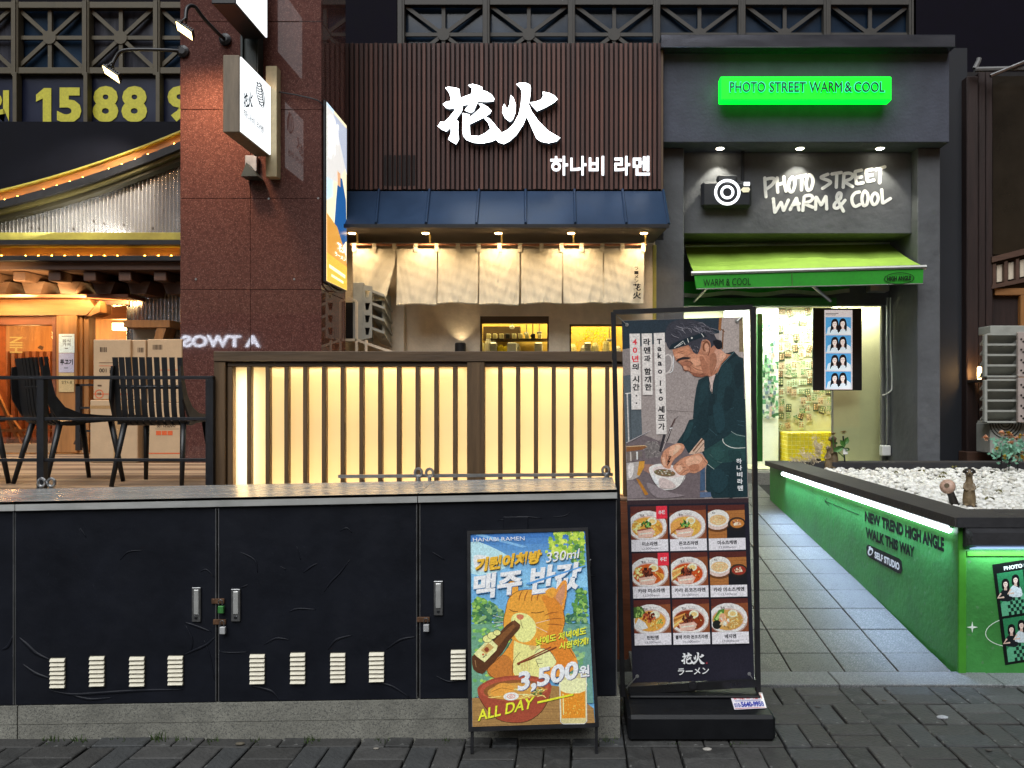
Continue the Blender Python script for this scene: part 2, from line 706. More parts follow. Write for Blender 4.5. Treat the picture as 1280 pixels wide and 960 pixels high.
M_steel = M('brushed steel', (.56, .56, .54), .26, .5, var=.18, scale=6, stretch=(.5, 2.5, 2.5), rvar=.10)
M_lidedge = M('worn steel edge', (.46, .46, .44), .38, .25, var=.2, scale=5, stretch=(.6, 2, 2), dirt=(4, .4, (.26, .27, .24)))
M_steel2 = M('dull steel', (.35, .35, .35), .4, 1.0, var=.2, scale=12)
M_rust = M('rusted steel', (.12, .06, .03), .8, .4, var=.5, scale=40)
M_black = M('black paint', (.012, .012, .014), .4, var=.3, scale=20)
M_blackp = M('black plastic', (.0055, .006, .0075), .5, spec=.25, var=.3, scale=10, bump=.1, bscale=300)
M_fwood = M('fence wood', (.105, .060, .026), .55, var=.35, scale=4, stretch=(6, 6, .5), bump=.2, bscale=14)
M_fwoodh = M('fence rail wood', (.085, .050, .024), .55, var=.35, scale=4, stretch=(.5, 6, 6), bump=.2, bscale=14)
slat_ms = [M('sign_slat_%d' % i, c, .6, var=.3, scale=5, stretch=(7, 7, .4), bump=.2, bscale=14) for i, c in enumerate([(.085, .031, .022), (.062, .023, .017), (.112, .043, .030)])]
M_signback = M('sign backing', (.012, .008, .008), .8)
M_bluetin = M('blue roof sheet', (.013, .038, .090), .42, .2, var=.15, scale=3, bump=.12, bscale=8)
M_soffit = M('soffit board', (.10, .085, .065), .8, var=.2, scale=5)
M_stucco = M('cream stucco', (.70, .60, .46), .85, var=.1, scale=9, bump=.5, bscale=26, dirt=(10, .35, (.58, .49, .37)))
M_linen = M('noren linen', (.66, .60, .46), .9, var=.06, scale=20, bump=.2, bscale=160)
M_char = M('charcoal render', (.066, .072, .098), .85, var=.18, scale=5, bump=.5, bscale=30, dirt=(3, .4, (.052, .057, .076)))
M_chart = M('charcoal trowelled render', (.100, .104, .112), .8, var=.22, scale=3, bump=1.0, bscale=9, dirt=(4, .5, (.072, .074, .080)))
M_slate = M('slate panel', (.010, .012, .017), .7, var=.2, scale=4)
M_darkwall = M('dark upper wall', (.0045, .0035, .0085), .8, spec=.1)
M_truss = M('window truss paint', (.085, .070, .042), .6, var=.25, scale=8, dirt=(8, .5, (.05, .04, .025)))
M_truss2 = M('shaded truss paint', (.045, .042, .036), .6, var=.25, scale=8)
M_winblue = M('dark window glass', (.012, .028, .055), .18, var=.3, scale=2, spec=.5)
M_windark = M('curtained window glass', (.035, .036, .048), .2, var=.5, scale=2, stretch=(6, 1, .6), spec=.5)
M_navy = M('navy sign film', (.007, .011, .034), .35, var=.2, scale=3)
M_yellow = M('yellow vinyl digits', (.56, .52, .045), .5, var=.15, scale=40)
M_granite = M('red granite', (.092, .040, .036), .022, var=.3, scale=26, col2=(.125, .054, .044), spots=(150, .86, (.17, .085, .07)), rvar=.006, spec=.5, dirt=(70, .7, (.05, .018, .016)))
M_roofdark = M('dark canopy sheet', (.0040, .0045, .0085), .7, spec=.12)
M_olive = M('olive trim', (.060, .050, .014), .5, var=.15, scale=8)
M_lime = M('lime trim', (.32, .28, .05), .5, var=.2, scale=9)
M_corr = M('galvanised corrugated sheet', (.60, .60, .62), .24, .75, var=.08, scale=3, spots=(40, .993, (.12, .10, .08)))
M_warmwood = M('orange timber', (.32, .145, .045), .5, var=.3, scale=3, stretch=(6, 6, .5), bump=.2, bscale=14, spots=(14, .985, (.05, .02, .01)))
M_warmwoodh = M('orange timber beam', (.30, .135, .045), .5, var=.3, scale=3, stretch=(.6, 6, 6), bump=.2, bscale=14, spots=(14, .985, (.05, .02, .01)))
M_redwood = M('red stained timber', (.17, .055, .024), .5, var=.3, scale=3, stretch=(.8, 5, 5), bump=.2, bscale=14)
M_brownwood = M('dark brown timber', (.020, .009, .0075), .6, var=.4, scale=3, stretch=(6, 6, .5), bump=.25, bscale=14)
M_brownwoodh = M('dark brown beam', (.085, .042, .026), .6, var=.3, scale=3, stretch=(.5, 6, 6), bump=.2)
M_deck = M('deck board', (.30, .195, .11), .6, var=.25, scale=5, stretch=(.3, 9, 9), bump=.4, bscale=20)
M_card = M('cardboard', (.50, .355, .215), .85, var=.1, scale=6, bump=.15, bscale=60)
M_tape = M('packing tape', (.42, .30, .17), .25, var=.05)
M_chair = M('dark plastic chair', (.013, .013, .014), .42, var=.2, scale=20)
M_green = M('green painted board', (.042, .225, .044), .5, var=.2, scale=3, bump=.25, bscale=30, dirt=(5, .55, (.028, .12, .026)), spots=(70, .985, (.08, .22, .08)))
M_greent = M('green corner trim', (.05, .26, .02), .45, var=.15, scale=6)
M_cap = M('dark cap stone', (.040, .036, .034), .8, var=.3, scale=9, bump=.4, bscale=50, dirt=(5, .5, (.065, .055, .05)))
M_capf = M('cap edging', (.024, .024, .027), .6, var=.25, scale=9, bump=.2)
M_peb = [M('white_pebble_%d' % i, c, .55, var=.15, scale=20) for i, c in enumerate([(.74, .73, .69), (.62, .61, .57), (.50, .48, .43)])]
M_soil = M('soil', (.03, .028, .024), .95)
M_awn = M('awning cloth', (.27, .44, .05), .8, var=.12, scale=8, bump=.15, bscale=200)
M_awnv = M('awning valance cloth', (.014, .27, .010), .75, var=.12, scale=30, bump=.1, bscale=200)
M_alu = M('aluminium', (.42, .42, .40), .4, .8, var=.12, scale=8)
M_cream = M('cream partition', (.80, .75, .44), .7, var=.06, scale=3)
M_grey_in = M('interior photo wall', (.36, .345, .235), .85, var=.1, scale=8)
M_white = M('white wall', (.8, .8, .76), .8, var=.04)
M_ytile = M('yellow mosaic tile', (.74, .56, .02), .25, var=.15, scale=9)
M_ygrout = M('pale grout', (.8, .72, .3), .8)
M_louv = M('grey louvre plastic', (.34, .345, .31), .55, var=.12, scale=7, dirt=(6, .5, (.2, .2, .18)))
M_fig = M('figurine resin', (.15, .105, .055), .5, var=.4, scale=30, bump=.3, bscale=90)
M_figd = M('dark figurine resin', (.02, .015, .012), .5)
M_mush = M('mushroom cap resin', (.42, .27, .20), .5, var=.25, scale=60)
M_leaf = M('artificial leaf', (.055, .17, .025), .5, var=.35, scale=30)
M_teal = M('teal artificial leaf', (.22, .48, .34), .6, var=.35, scale=30)
M_petal = M('yellow petal', (.50, .33, .02), .6, var=.25, scale=60)
M_peach = M('peach petal', (.80, .50, .34), .7, var=.2, scale=60)
M_dry = M('dried plume', (.52, .43, .30), .9, var=.2, scale=60)
M_grass = M('weed blades', (.05, .085, .02), .7, var=.4, scale=40)
M_print = PRINT('flat print')
M_sticker = PRINT('sticker print', .3)
M_lit_print = PRINT('backlit print', .3, 1.35)
M_hand = M('hand painted white', (.85, .85, .81), .6, var=.08, scale=30)
M_letter = EMIT('lit white letter', (.93, .98, 1.0), 5.5)
M_letters = EMIT('lit small white letter', (.90, .95, 1.0), 1.25)
M_lside = M('letter return', (.10, .13, .17), .4)
M_greenlit = EMIT('lit green acrylic', (.0, .72, .012), 1.05)
M_greenside = EMIT('lit green acrylic side', (.0, .62, .02), 2.6)
M_cyan = EMIT('lit letter edge', (.04, .95, .40), 1.0)
M_dkletter = M('dark letter face', (.008, .02, .035), .4)
M_bulbw = EMIT('warm bulb', (1.0, .66, .28), 30)
M_bulbn = EMIT('neutral bulb', (1.0, .93, .72), 25)
M_flood = EMIT('flood lamp lens', (1.0, .74, .30), 7)
M_ledbulb = EMIT('amber bulb', (1.0, .52, .07), 60)
M_ledbar = EMIT('white led bar', (.78, .93, 1.0), 8.0)
M_ledcover = EMIT('dim led cover', (.42, .60, 1.0), .75)
M_ceil = EMIT('ceiling light panel', (.95, 1.0, .93), 4.0)
M_whiteface = EMIT('lit sign face', (.93, .97, 1.0), 1.15)
M_diff = DIFFUSER('fence light sheet', (.86, .80, .68))
M_boxwhite = M('light box lining', (.16, .12, .07), .9, var=.02)
M_glass = GLASS('shop glass', (.97, 1, .96), .22)
M_glassw = GLASS('restaurant glass', (.95, .93, .9), .35)
M_woodside = M('sign box timber', (.19, .15, .105), .6, var=.3, scale=4, stretch=(6, 6, .6), bump=.25, bscale=30)
M_dkpaint = M('dark green steel', (.022, .034, .033), .5)

# ------------------------------------------------------------------ ground
RAMP0, SLOPE, RAMP1 = 4.24, .120, 8.9
def ramp(y): return max(0.0, min(y, RAMP1) - RAMP0) * SLOPE


b = MB()
b.add([(-40, -25, -.05), (40, -25, -.05), (40, 4.05, -.05), (-40, 4.05, -.05)], [(0, 1, 2, 3)])
b.add([(-40, 4.05, -.05), (40, 4.05, -.05), (40, 4.24, -.05), (-40, 4.24, -.05)], [(0, 1, 2, 3)])
b.add([(-40, 4.24, -.05), (40, 4.24, -.05), (40, 8.9, .508), (-40, 8.9, .508)], [(0, 1, 2, 3)])
b.add([(-40, 8.9, .508), (40, 8.9, .508), (40, 45, .508), (-40, 45, .508)], [(0, 1, 2, 3)])
struct(b.build('ground', M_joint))

# basket weave pavers of the footway: every paver an object, the far strips outside the frame one mesh
side = struct(MB().box((-3.6, 1.9, -.09), (3.3, 4.03, -.052)).build('sidewalk', M_joint))
L0, W0, g = .232, .116, .004
mes = {}
for hz in (0, 1):
    for k in range(4):
        w, d = ((L0, W0) if hz else (W0, L0))
        mes[(hz, k)] = MB().box((-w / 2 + g, -d / 2 + g, -.05), (w / 2 - g, d / 2 - g, 0), .004).mesh('paver', paver_ms[k])
far = MB()
ox = -.02
for iy in range(-9, 1):
    for ix in range(-15, 15):
        x0, y0 = ox + ix * L0, 4.026 - L0 + iy * L0
        cells = [(1, x0 + L0 / 2, y0 + W0 / 2), (1, x0 + L0 / 2, y0 + W0 * 1.5)] if (ix + iy) % 2 else [(0, x0 + W0 / 2, y0 + L0 / 2), (0, x0 + W0 * 1.5, y0 + L0 / 2)]
        for hz, cx, cy in cells:
            vis = cy > 2.95 and abs(cx) < 3.1 and not (cx < .1 and cy > 3.62)
            if vis:
                piece('paver', mes[(hz, rnd.choice((0, 0, 1, 2, 3)))], side, (cx + rnd.uniform(-.002, .002), cy + rnd.uniform(-.002, .002), rnd.uniform(-.005, .003)),
                      (R(rnd.uniform(-.7, .7)), R(rnd.uniform(-.7, .7)), R(rnd.uniform(-.8, .8))))
            elif cy < 3.6:
                w, d = ((L0, W0) if hz else (W0, L0))
                far.box((cx - w / 2 + g, cy - d / 2 + g, -.05), (cx + w / 2 - g, cy + d / 2 - g, rnd.uniform(-.004, .002)))
struct(far.build('pavers', paver_ms[0], side), 'stuff')

kerb = struct(MB().box((-3.2, 4.036, -.10), (3.4, 4.235, -.055)).build('kerb', M_joint))
kx = [-3.0, -2.1, -1.2, -.3, .55, 1.385, 2.25, 3.2]
for a_, c_ in zip(kx, kx[1:]):
    MB().box((a_ + .003, 4.036, -.05), (c_ - .003, 4.232, rnd.uniform(.003, .007)), .004).build('kerb_stone', M_kerb, kerb)

path = struct(MB().add([(.30, RAMP0, -.045), (2.10, RAMP0, -.045), (2.10, RAMP1, ramp(RAMP1) - .045), (.30, RAMP1, ramp(RAMP1) - .045),
                        (.30, RAMP0, -.3), (2.10, RAMP0, -.3), (2.10, RAMP1, -.3), (.30, RAMP1, -.3)],
                       [(0, 1, 2, 3), (0, 4, 5, 1), (1, 5, 6, 2), (2, 6, 7, 3), (3, 7, 4, 0)]).build('path', M_joint))
tm = [MB().box((-.1475 + .0035, -.166 + .0035, -.04), (.1475 - .0035, .166 - .0035, 0), .003).mesh('path_tile', m) for m in tile_ms]
tm2 = [MB().box((-.1475 + .0035, -.116 + .0035, -.04), (.1475 - .0035, .116 - .0035, 0), .003).mesh('path_tile', m) for m in tile_ms]
ang = math.atan(SLOPE)
for ix in range(6):
    for iy in range(15):
        yc = RAMP0 + (.116 if iy == 0 else .232 + .333 * (iy - .5))
        if yc > RAMP1 - .1: continue
        piece('path_tile', rnd.choice(tm2 if iy == 0 else tm), path, (2.075 - .295 * (ix + .5), yc, ramp(yc) + rnd.uniform(-.001, .002)), (ang, 0, 0))

deck = struct(MB().box((-9.5, 4.52, .84), (.36, 8.40, .90)).box((-9.5, 4.50, -.05), (.36, 4.53, .838)).box((.335, 4.54, -.05), (.36, 8.40, .838)).build('deck', M_redwood))
dms = [MB().box((-9.4, -.0285, -.024), (.36, .0285, 0), .007).mesh('deck_board', M('deck_board_%d' % k_, c_, .6, var=.25, scale=5, stretch=(.3, 9, 9), bump=.4, bscale=20)) for k_, c_ in enumerate(((.33, .21, .12), (.22, .135, .075), (.38, .26, .155), (.15, .09, .05)))]
for i in range(56):
    piece('deck_board', dms[(i * 3 + rnd.randint(0, 2)) % 4], deck, (0, 4.57 + i * .068, .926 + rnd.uniform(-.001, .001)))

# ------------------------------------------------------------------ upper building and its window trusses
bld = MB()
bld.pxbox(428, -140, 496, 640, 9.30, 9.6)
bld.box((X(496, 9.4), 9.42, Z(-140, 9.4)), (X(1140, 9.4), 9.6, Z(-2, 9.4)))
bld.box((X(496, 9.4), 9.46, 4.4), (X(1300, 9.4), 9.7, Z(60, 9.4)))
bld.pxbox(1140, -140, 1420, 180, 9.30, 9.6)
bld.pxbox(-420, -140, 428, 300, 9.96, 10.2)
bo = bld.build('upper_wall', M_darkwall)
tag(bo, 'dark plum upper wall of the building behind both shop signs', 'wall')


def window_truss(x0, x1, y0, y1, Y, n, mt, mg, label, cells=None):
    """row of square lights, each with crossed bars meeting at a round plate"""
    t = thing('truss_window', label, 'window', (X((x0 + x1) / 2, Y), Y, Z(y1, Y)), 'truss windows of the upper storey')
    pane = lambda a, c, i: MB().pxbox(a, y0, c, y1, Y + .10, Y + .12).build('pane', mg[i % len(mg)], t)
    w = (x1 - x0) / n
    for i in range(n):
        a, c = x0 + i * w, x0 + (i + 1) * w
        pane(a, c, i)
        cx, cy, r = (a + c) / 2, (y0 + y1) / 2, .055
        A = lambda px, py: P(px, py, Y + .03)
        q = 4.5
        for p0, p1 in (((a + q, y0 + q), (cx, cy)), ((c - q, y0 + q), (cx, cy)), ((a + q, y1 - q), (cx, cy)), ((c - q, y1 - q), (cx, cy)), ((cx, y0), (cx, cy)), ((cx, y1), (cx, cy)), ((a, cy), (cx, cy)), ((c, cy), (cx, cy))):
            v0, v1 = A(*p0), A(*p1)
            d = (v1 - v0).normalized()
            nn = Vector((-d.z, 0, d.x)) * .022
            MB().prism([v0 + nn, v0 - nn, v1 - nn - d * .02, v1 + nn - d * .02], (0, .03, 0)).build('bar', mt, t)
        MB().lathe([(.078, 0), (.078, .045)], A(cx, cy) + Vector((0, .035, 0)), (0, -1, 0), 14).build('hub_plate', mt, t)
    for i in range(n + 1):
        a = x0 + i * w
        MB().pxbox(a - 4.5, y0 - 6, a + 4.5, y1 + 6, Y - .02, Y + .08, .006).build('mullion', mt, t)
        MB().pxbox(a - 1.2, y0 - 6, a + 1.2, y1 + 6, Y - .035, Y - .021).build('mullion_bead', mt, t)
    for yy in (y0, y1):
        MB().pxbox(x0 - 3, yy - 4, x1 + 3, yy + 4, Y - .01, Y + .07, .005).build('rail', mt, t)
    return t


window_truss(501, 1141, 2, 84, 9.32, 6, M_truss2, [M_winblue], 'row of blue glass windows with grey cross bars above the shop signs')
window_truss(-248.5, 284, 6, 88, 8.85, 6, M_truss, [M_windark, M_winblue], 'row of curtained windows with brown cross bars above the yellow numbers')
cur = thing('curtain', 'pale pleated curtain hanging inside the window above the number 15', 'curtain', P(85, 88, 9.05))
cb = MB()
for i in range(14):
    x = 48 + i * 3.9
    cb.tube([P(x, 4, 8.985), P(x, 90, 8.985)], .013, 6)
cb.build('cloth', M('curtain cloth', (.10, .10, .11), .9), cur)

nb = thing('number_sign', 'navy window sign with big yellow digits 15 88', 'sign', P(112, 152, 8.85))
MB().pxbox(-250, 93, 290, 175, 8.90, 8.93).build('navy_film', M_navy, nb)
for t_, (x0, y0, x1, y1) in (('의', (-24, 113, 11.5, 152)), ('5', (71.5, 109.5, 102, 153.5)), ('8', (116, 107.5, 148, 153)), ('8', (152, 107.5, 184, 153)), ('9', (209.5, 107.5, 240, 152))):
    q = [P(x0, y0, 8.895), P(x1, y0, 8.895), P(x1, y1, 8.895), P(x0, y1, 8.895)]
    solid_text(t_, q, (0, -.004, 0), .045).build('digit' if t_ != '의' else 'syllable', M_yellow, nb)
recalc(MB().prism([P(x, y, 8.891) for x, y in ((64, 110), (64, 152.5), (53.5, 152.5), (53.5, 123), (45, 127), (45, 118.5), (55, 110))], (0, .004, 0)).build('digit', M_yellow, nb))
for x in (18, 106.5, 197):
    MB().pxbox(x - 2.6, 90, x + 2.6, 156, 8.80, 8.89, .004).build('mullion', M_truss, nb)

# ------------------------------------------------------------------ restaurant on the left: canopy, corrugated front, timber porch
can = thing('restaurant_canopy', 'dark canopy with curved amber lit edge over the corrugated front', 'canopy', P(110, 300, 8.0))
def curve_y(px): return 239 - 74 * ((px / 225) * .72 + (max(px, 0) / 225) ** 2 * .28) if px > 0 else 239
def band(dy0, dy1, Y0, Y1, name, mt, par, x0=-260, x1=236, n=36):
    up, dn = [], []
    for i in range(n + 1):
        x = x0 + (x1 - x0) * i / n
        base = 239 if x < 0 else curve_y(x)
        base = 239 + 40 * (1 - math.exp(x / 180)) if x < 0 else base
        up.append((x, base + dy0)); dn.append((x, base + dy1))
    return recalc(MB().prism([P(x, y, Y0) for x, y in up + dn[::-1]], (0, Y1 - Y0, 0)).build(name, mt, par))


top = [(-260, 152), (236, 152)]
edge = [(x, (239 + 40 * (1 - math.exp(x / 180))) if x < 0 else curve_y(x)) for x in range(236, -261, -8)]
recalc(MB().prism([P(x, y, 7.95) for x, y in top + edge], (0, .7, 0)).build('fascia', M_roofdark, can))
band(-2.2, 0, 7.90, 7.95, 'edge_strip', M_lime, can)
band(-.5, 12, 7.94, 8.0, 'lit_board', M_warmwoodh, can)
band(11.5, 21, 7.84, 8.0, 'lower_lip', M_black, can)
band(21, 28, 7.88, 8.0, 'trim', M_olive, can)
band(28, 36, 7.93, 8.02, 'inner_trim', M('dark olive trim', (.022, .018, .007), .6), can)
led = MB().ball((0, 0, 0), .013, 8, 5).mesh('amber_bulb', M_ledbulb)
for i in range(-14, 15):
    x = -10 + i * 16.3
    yy = ((239 + 40 * (1 - math.exp(x / 180))) if x < 0 else curve_y(x)) + 11.0
    if i % 5 != 3: piece('amber_bulb', led, can, P(x, yy + 1.9, 7.885) - can.location)

cor = MB()
n = 1600
x0w, x1w = X(-260, 8.05), X(240, 8.05)
zb = Z(292, 8.05)
vs, fs = [], []
pitch = .041
for i in range(n + 1):
    x = x0w + (x1w - x0w) * i / n
    px = x * F / 8.05 + CX
    yy = ((239 + 40 * (1 - math.exp(px / 180))) if px < 0 else curve_y(px)) + 31
    dy = .017 * math.cos(2 * math.pi * x / pitch)
    for z in (zb, zb + (Z(yy, 8.05) - zb)):
        vs.append((x, 8.05 + dy, z))
for i in range(n):
    fs.append([2 * i, 2 * i + 2, 2 * i + 3, 2 * i + 1])
cor.add(vs, fs)
tag(cor.build('corrugated_panel', M_corr, None, True), 'shiny corrugated metal panel under the curved canopy edge', 'panel')

eave = thing('timber_eave', 'timber eave with amber bulbs and rafter ends over the restaurant door', 'eave', P(110, 370, 7.9))
MB().pxbox(-260, 290.5, 226, 300, 7.72, 8.1, .004).build('trim', M_lime, eave)
MB().pxbox(-260, 300, 226, 306, 7.66, 8.1, .004).build('upper_lip', M_black, eave)
MB().pxbox(-260, 306, 226, 308.3, 7.74, 8.1).build('edge_strip', M_lime, eave)
MB().pxbox(-260, 308, 226, 321, 7.80, 8.1).build('lit_board', M_warmwoodh, eave)
MB().pxbox(-260, 319.5, 226, 326, 7.64, 8.1, .004).build('lower_lip', M_black, eave)
MB().pxbox(-260, 326.3, 226, 337.5, 7.70, 8.3, .006).build('beam', M_brownwoodh, eave)
for x in (2, 32, 48, 65, 81, 98, 114, 131, 147, 181, 198, 214):
    piece('amber_bulb', led, eave, P(x, 320.7, 7.72) - eave.location)
for i in range(-6, 6):
    x = 16 + i * 44
    MB().pxbox(x, 339, x + 15.5, 351, 7.74, 8.28, .006).build('rafter', M_brownwoodh, eave)
    xx = x + 11
    recalc(MB().prism([P(xx, 352, 7.92), P(xx + 29, 352, 7.92), P(xx + 23, 367, 7.92), P(xx + 5, 367, 7.92)], (0, .36, 0)).build('bracket', M_brownwoodh, eave))
MB().pxbox(-260, 338, 226, 368, 8.285, 8.32).build('backing_board', M_warmwoodh, eave)
MB().pxbox(-260, 367.5, 160, 372, 7.95, 8.3, .004).build('ledge', M_redwood, eave)
lamp('eave_strip_light', 'AREA', P(62, 370, 7.78), 24, (1, .66, .28), P(62, 352, 8.28), 1.6, .05)
lamp('porch_light', 'AREA', P(50, 369, 7.98), 19, (1, .68, .32), P(58, 470, 8.15), 1.3, .06)

porch = thing('restaurant_porch', 'orange timber restaurant front with glazed door and posts', 'shopfront', P(80, 566, 8.2))
recalc(MB().prism([P(-260, 371, 8.1), P(109, 371, 8.1), P(118, 383, 8.1), P(108, 394, 8.1), P(-260, 394, 8.1)], (0, .2, 0)).build('header_beam', M_warmwoodh, porch))
recalc(MB().prism([P(119, 382, 8.1), P(125, 376, 8.1), P(125, 390, 8.1), P(113, 395, 8.1), P(109, 395, 8.1)], (0, .2, 0)).build('corbel', M_warmwood, porch))
MB().pxbox(114, 371, 160, 381, 8.2, 8.3, .005).build('short_beam', M_brownwoodh, porch)
MB().pxbox(70, 394, 96, 566, 8.1, 8.28, .006).build('post', M_warmwood, porch)
MB().pxbox(96, 394, 103, 566, 8.14, 8.28, .004).build('door_jamb', M_warmwood, porch)
MB().pxbox(104.5, 395, 111, 566, 8.16, 8.28, .004).build('door_jamb', M_warmwood, porch)
MB().pxbox(-260, 395, 66, 406, 8.14, 8.24, .004).build('door_head', M_redwood, porch)
MB().pxbox(65, 395, 70, 566, 8.13, 8.24, .004).build('door_frame', M_redwood, porch)
MB().pxbox(-260, 555, 105, 566, 8.14, 8.24).build('sill', M_deck, porch)
MB().pxbox(-260, 406, 65, 556, 8.19, 8.2).build('pane', M_glassw, porch)
MB().pxbox(111, 381, 160, 566, 8.21, 8.22).build('pane', M_glassw, porch)
MB().pxbox(154, 400, 212, 409.5, 8.02, 8.25, .004).build('window_hood', M_warmwood, porch)
recalc(MB().prism([P(196, 409.5, 8.03), P(211, 400.5, 8.03), P(203, 425, 8.03), P(192, 425, 8.03)], (0, .2, 0)).build('hood_bracket', M_warmwood, porch))
MB().pxbox(166, 410, 196, 440, 8.2, 8.24).build('grey_board', M_louv, porch)

c2 = MB()
vs, fs = [], []
x0w, x1w = X(158, 8.26), X(232, 8.26)
for i in range(281):
    x = x0w + (x1w - x0w) * i / 280
    dy = .015 * math.cos(2 * math.pi * x / .041)
    vs += [(x, 8.26 + dy, Z(570, 8.26)), (x, 8.26 + dy, Z(367, 8.26))]
for i in range(280): fs.append([2 * i, 2 * i + 2, 2 * i + 3, 2 * i + 1])
c2.add(vs, fs)
tag(c2.build('corrugated_panel', M_corr, None, True), 'corrugated metal wall panel behind the cardboard boxes', 'panel')

rest = thing('restaurant_interior', 'warm timber lined room seen through the restaurant door', 'interior', (-6.5, 9.6, .93))
MB().box((-9.5, 9.86, .9), (-4.6, 9.9, 3.3)).build('back_wall', M_warmwood, rest)
MB().box((-9.5, 8.33, .9), (-9.46, 9.85, 3.3)).box((-4.62, 8.34, .9), (-4.58, 9.85, 3.3)).build('side_wall', M_warmwood, rest)
MB().box((-9.45, 8.41, .9), (-4.63, 9.85, .925)).build('floor', M_redwood, rest)
MB().box((-9.45, 8.34, 2.74), (-4.63, 9.85, 2.78)).build('ceiling', M_warmwoodh, rest)
MB().box((-9.4, 9.1, 2.46), (-4.7, 9.24, 2.70), .01).build('beam', M_warmwoodh, rest)
for i in range(16):
    x = -7.9 + i * .09
    MB().box((x, 9.77, 1.0), (x + .045, 9.84, 2.12)).build('batten', M_redwood, rest)
MB().box((-7.2, 9.3, .93), (-7.02, 9.48, 2.7), .01).build('post', M_redwood, rest)
for i in range(3):
    MB().box((-5.55 + i * .3, 9.2, 2.34 - .05 * i), (-5.30 + i * .3, 9.3, 2.42 - .05 * i)).build('light_tube', M_bulbw, rest)
lamp('restaurant_ceiling_light', 'POINT', (-6.4, 9.0, 2.35), 95, (1, .60, .24), size=.15)
lamp('restaurant_door_light', 'POINT', (-7.9, 9.2, 2.3), 40, (1, .62, .26), size=.15)
tr = thing('folding_stand', 'orange timber folding stand inside the restaurant door', 'stand', P(20, 565, 8.7))
for a_, c_ in (((-4, 490), (30, 566)), ((12, 520), (45, 566)), ((2, 538), (68, 538)), ((68, 530), (68, 566))):
    MB().tube([P(*a_, 8.6), P(*c_, 8.6)], .022, 4).build('bar', M_warmwood, tr)

# notices on the post
notice = thing('paper_notice', 'white paper notice with black print on the timber post, upper one', 'notice', P(83, 441, 8.09), 'notices on the timber post')
a = Art((0, 8.093, 0), (0, -1, 0), gain=1.0)
a.rect(73.5, 417.5, 93, 441, '#cfe0e4').rect(77, 420, 90, 420.8, '#777777').text('음식', (78, 424, 88, 428), '#333333').text('가져', (78, 428.5, 88, 432.5), '#333333').rect(81, 435, 85, 436, '#555555')
a.build('sheet', M_print, notice)
notice = thing('paper_notice', 'grey paper notice with heavy black print on the timber post, lower one', 'notice', P(83, 465, 8.09), 'notices on the timber post')
a = Art((0, 8.093, 0), (0, -1, 0), gain=.9)
a.rect(73.5, 441.6, 92.5, 465.5, '#b9b9d0').text('투고기', (75, 449, 91, 456), '#151515', .04).rect(80, 459.5, 85, 460.4, '#444444')
a.build('sheet', M_print, notice)
notice = thing('paper_notice', 'yellowed paper notice low on the timber post, half behind the railing', 'notice', P(83, 488, 8.09), 'notices on the timber post')
a = Art((0, 8.093, 0), (0, -1, 0), gain=.9)
a.rect(73.5, 466, 92.5, 490, '#c9b487').rect(77, 470, 89, 471, '#555533').text('안내', (77, 476, 90, 480), '#444422')
a.build('sheet', M_print, notice)
lt = thing('door_lettering', 'cream letters running up the restaurant door glass', 'lettering', P(19, 441, 8.185))
a = Art((0, 8.184, 0), (0, -1, 0), gain=1)
a.text('HIN', [(12, 441), (12, 421), (28, 421), (28, 441)], '#a08a50', .02)
a.build('letters', M_print, lt)

# ------------------------------------------------------------------ granite pillar: every slab a piece
PY0, PY1 = 7.05, 7.785
px0, px1 = X(225, PY0), X(402, PY0)
pil = thing('granite_pillar', 'polished red granite pillar between the restaurant and the noodle shop', 'pillar', ((px0 + px1) / 2, PY0, .9))
MB().box((px0 + .03, PY0 + .03, .6), (px1 - .03, PY1 - .03, 6.4)).build('core', M_conc, pil)
zs = [Z(586, PY0)] + [Z(y, PY0) for y in (474, 362, 248, 137, 27, -85, -190)]
xm = X(313, PY0)
for z0, z1 in zip(zs, zs[1:]):
    for a_, c_ in ((px0, xm), (xm, px1)):
        MB().box((a_ + .0012, PY0 + rnd.uniform(-.0015, .0015), z0 + .0015), (c_ - .0012, PY0 + .03, z1 - .0015), .003).build('granite_slab', M_granite, pil)
    MB().box((px1 - .0295, PY0 + .0305, z0 + .0015), (px1 + rnd.uniform(-.002, .001), PY1, z1 - .0015), .003).build('granite_slab', M_granite, pil)
    MB().box((px0, PY0 + .0305, z0 + .0015), (px0 + .0295, PY1, z1 - .0015), .003).build('granite_slab', M_granite, pil)
for x, y in ((336, 248.5), (398, 248), (245, 349), (368, 349)):
    MB().lathe([(.012, 0), (.009, .006)], P(x, y, PY0 + .002), (0, -1, 0), 8).build('fixing_cap', M_steel2, pil)

# projecting sign box on the pillar
Yf, Yb = 6.32, 6.95
xf = X(301, Yf)
sb = thing('projecting_sign', 'white lit projecting sign box with timber edge and fingerprint mark on the granite pillar', 'sign', (xf - .07, Yb, Z(130, Yf)))
x_l = X(278.5, Yf)
zt, zb = Z(68.5, Yf), Z(165.3, Yf)
MB().box((x_l, Yf, zb), (xf - .012, Yb, zt), .006).build('case', M_woodside, sb)
MB().box((xf - .0115, Yf + .012, zb + .012), (xf, Yb - .012, zt - .012)).build('lit_face', M_whiteface, sb)
a = Art((xf + .002, 0, 0), (1, 0, 0), eps=.0004, gain=1).crop(270, 60, 6)
for i in range(9):
    yy = 262 + i * 20
    a.line([(305 + i * 2, yy - 4), (318 + i * 3, yy + 8), (330 + i * 3.2, yy + 4), (342 + i * 1.6, yy + 22)], 7, '#0b3a48', 3)
a.line([(310, 255), (300, 320), (318, 400), (345, 448)], 5, '#0b3a48', 3)
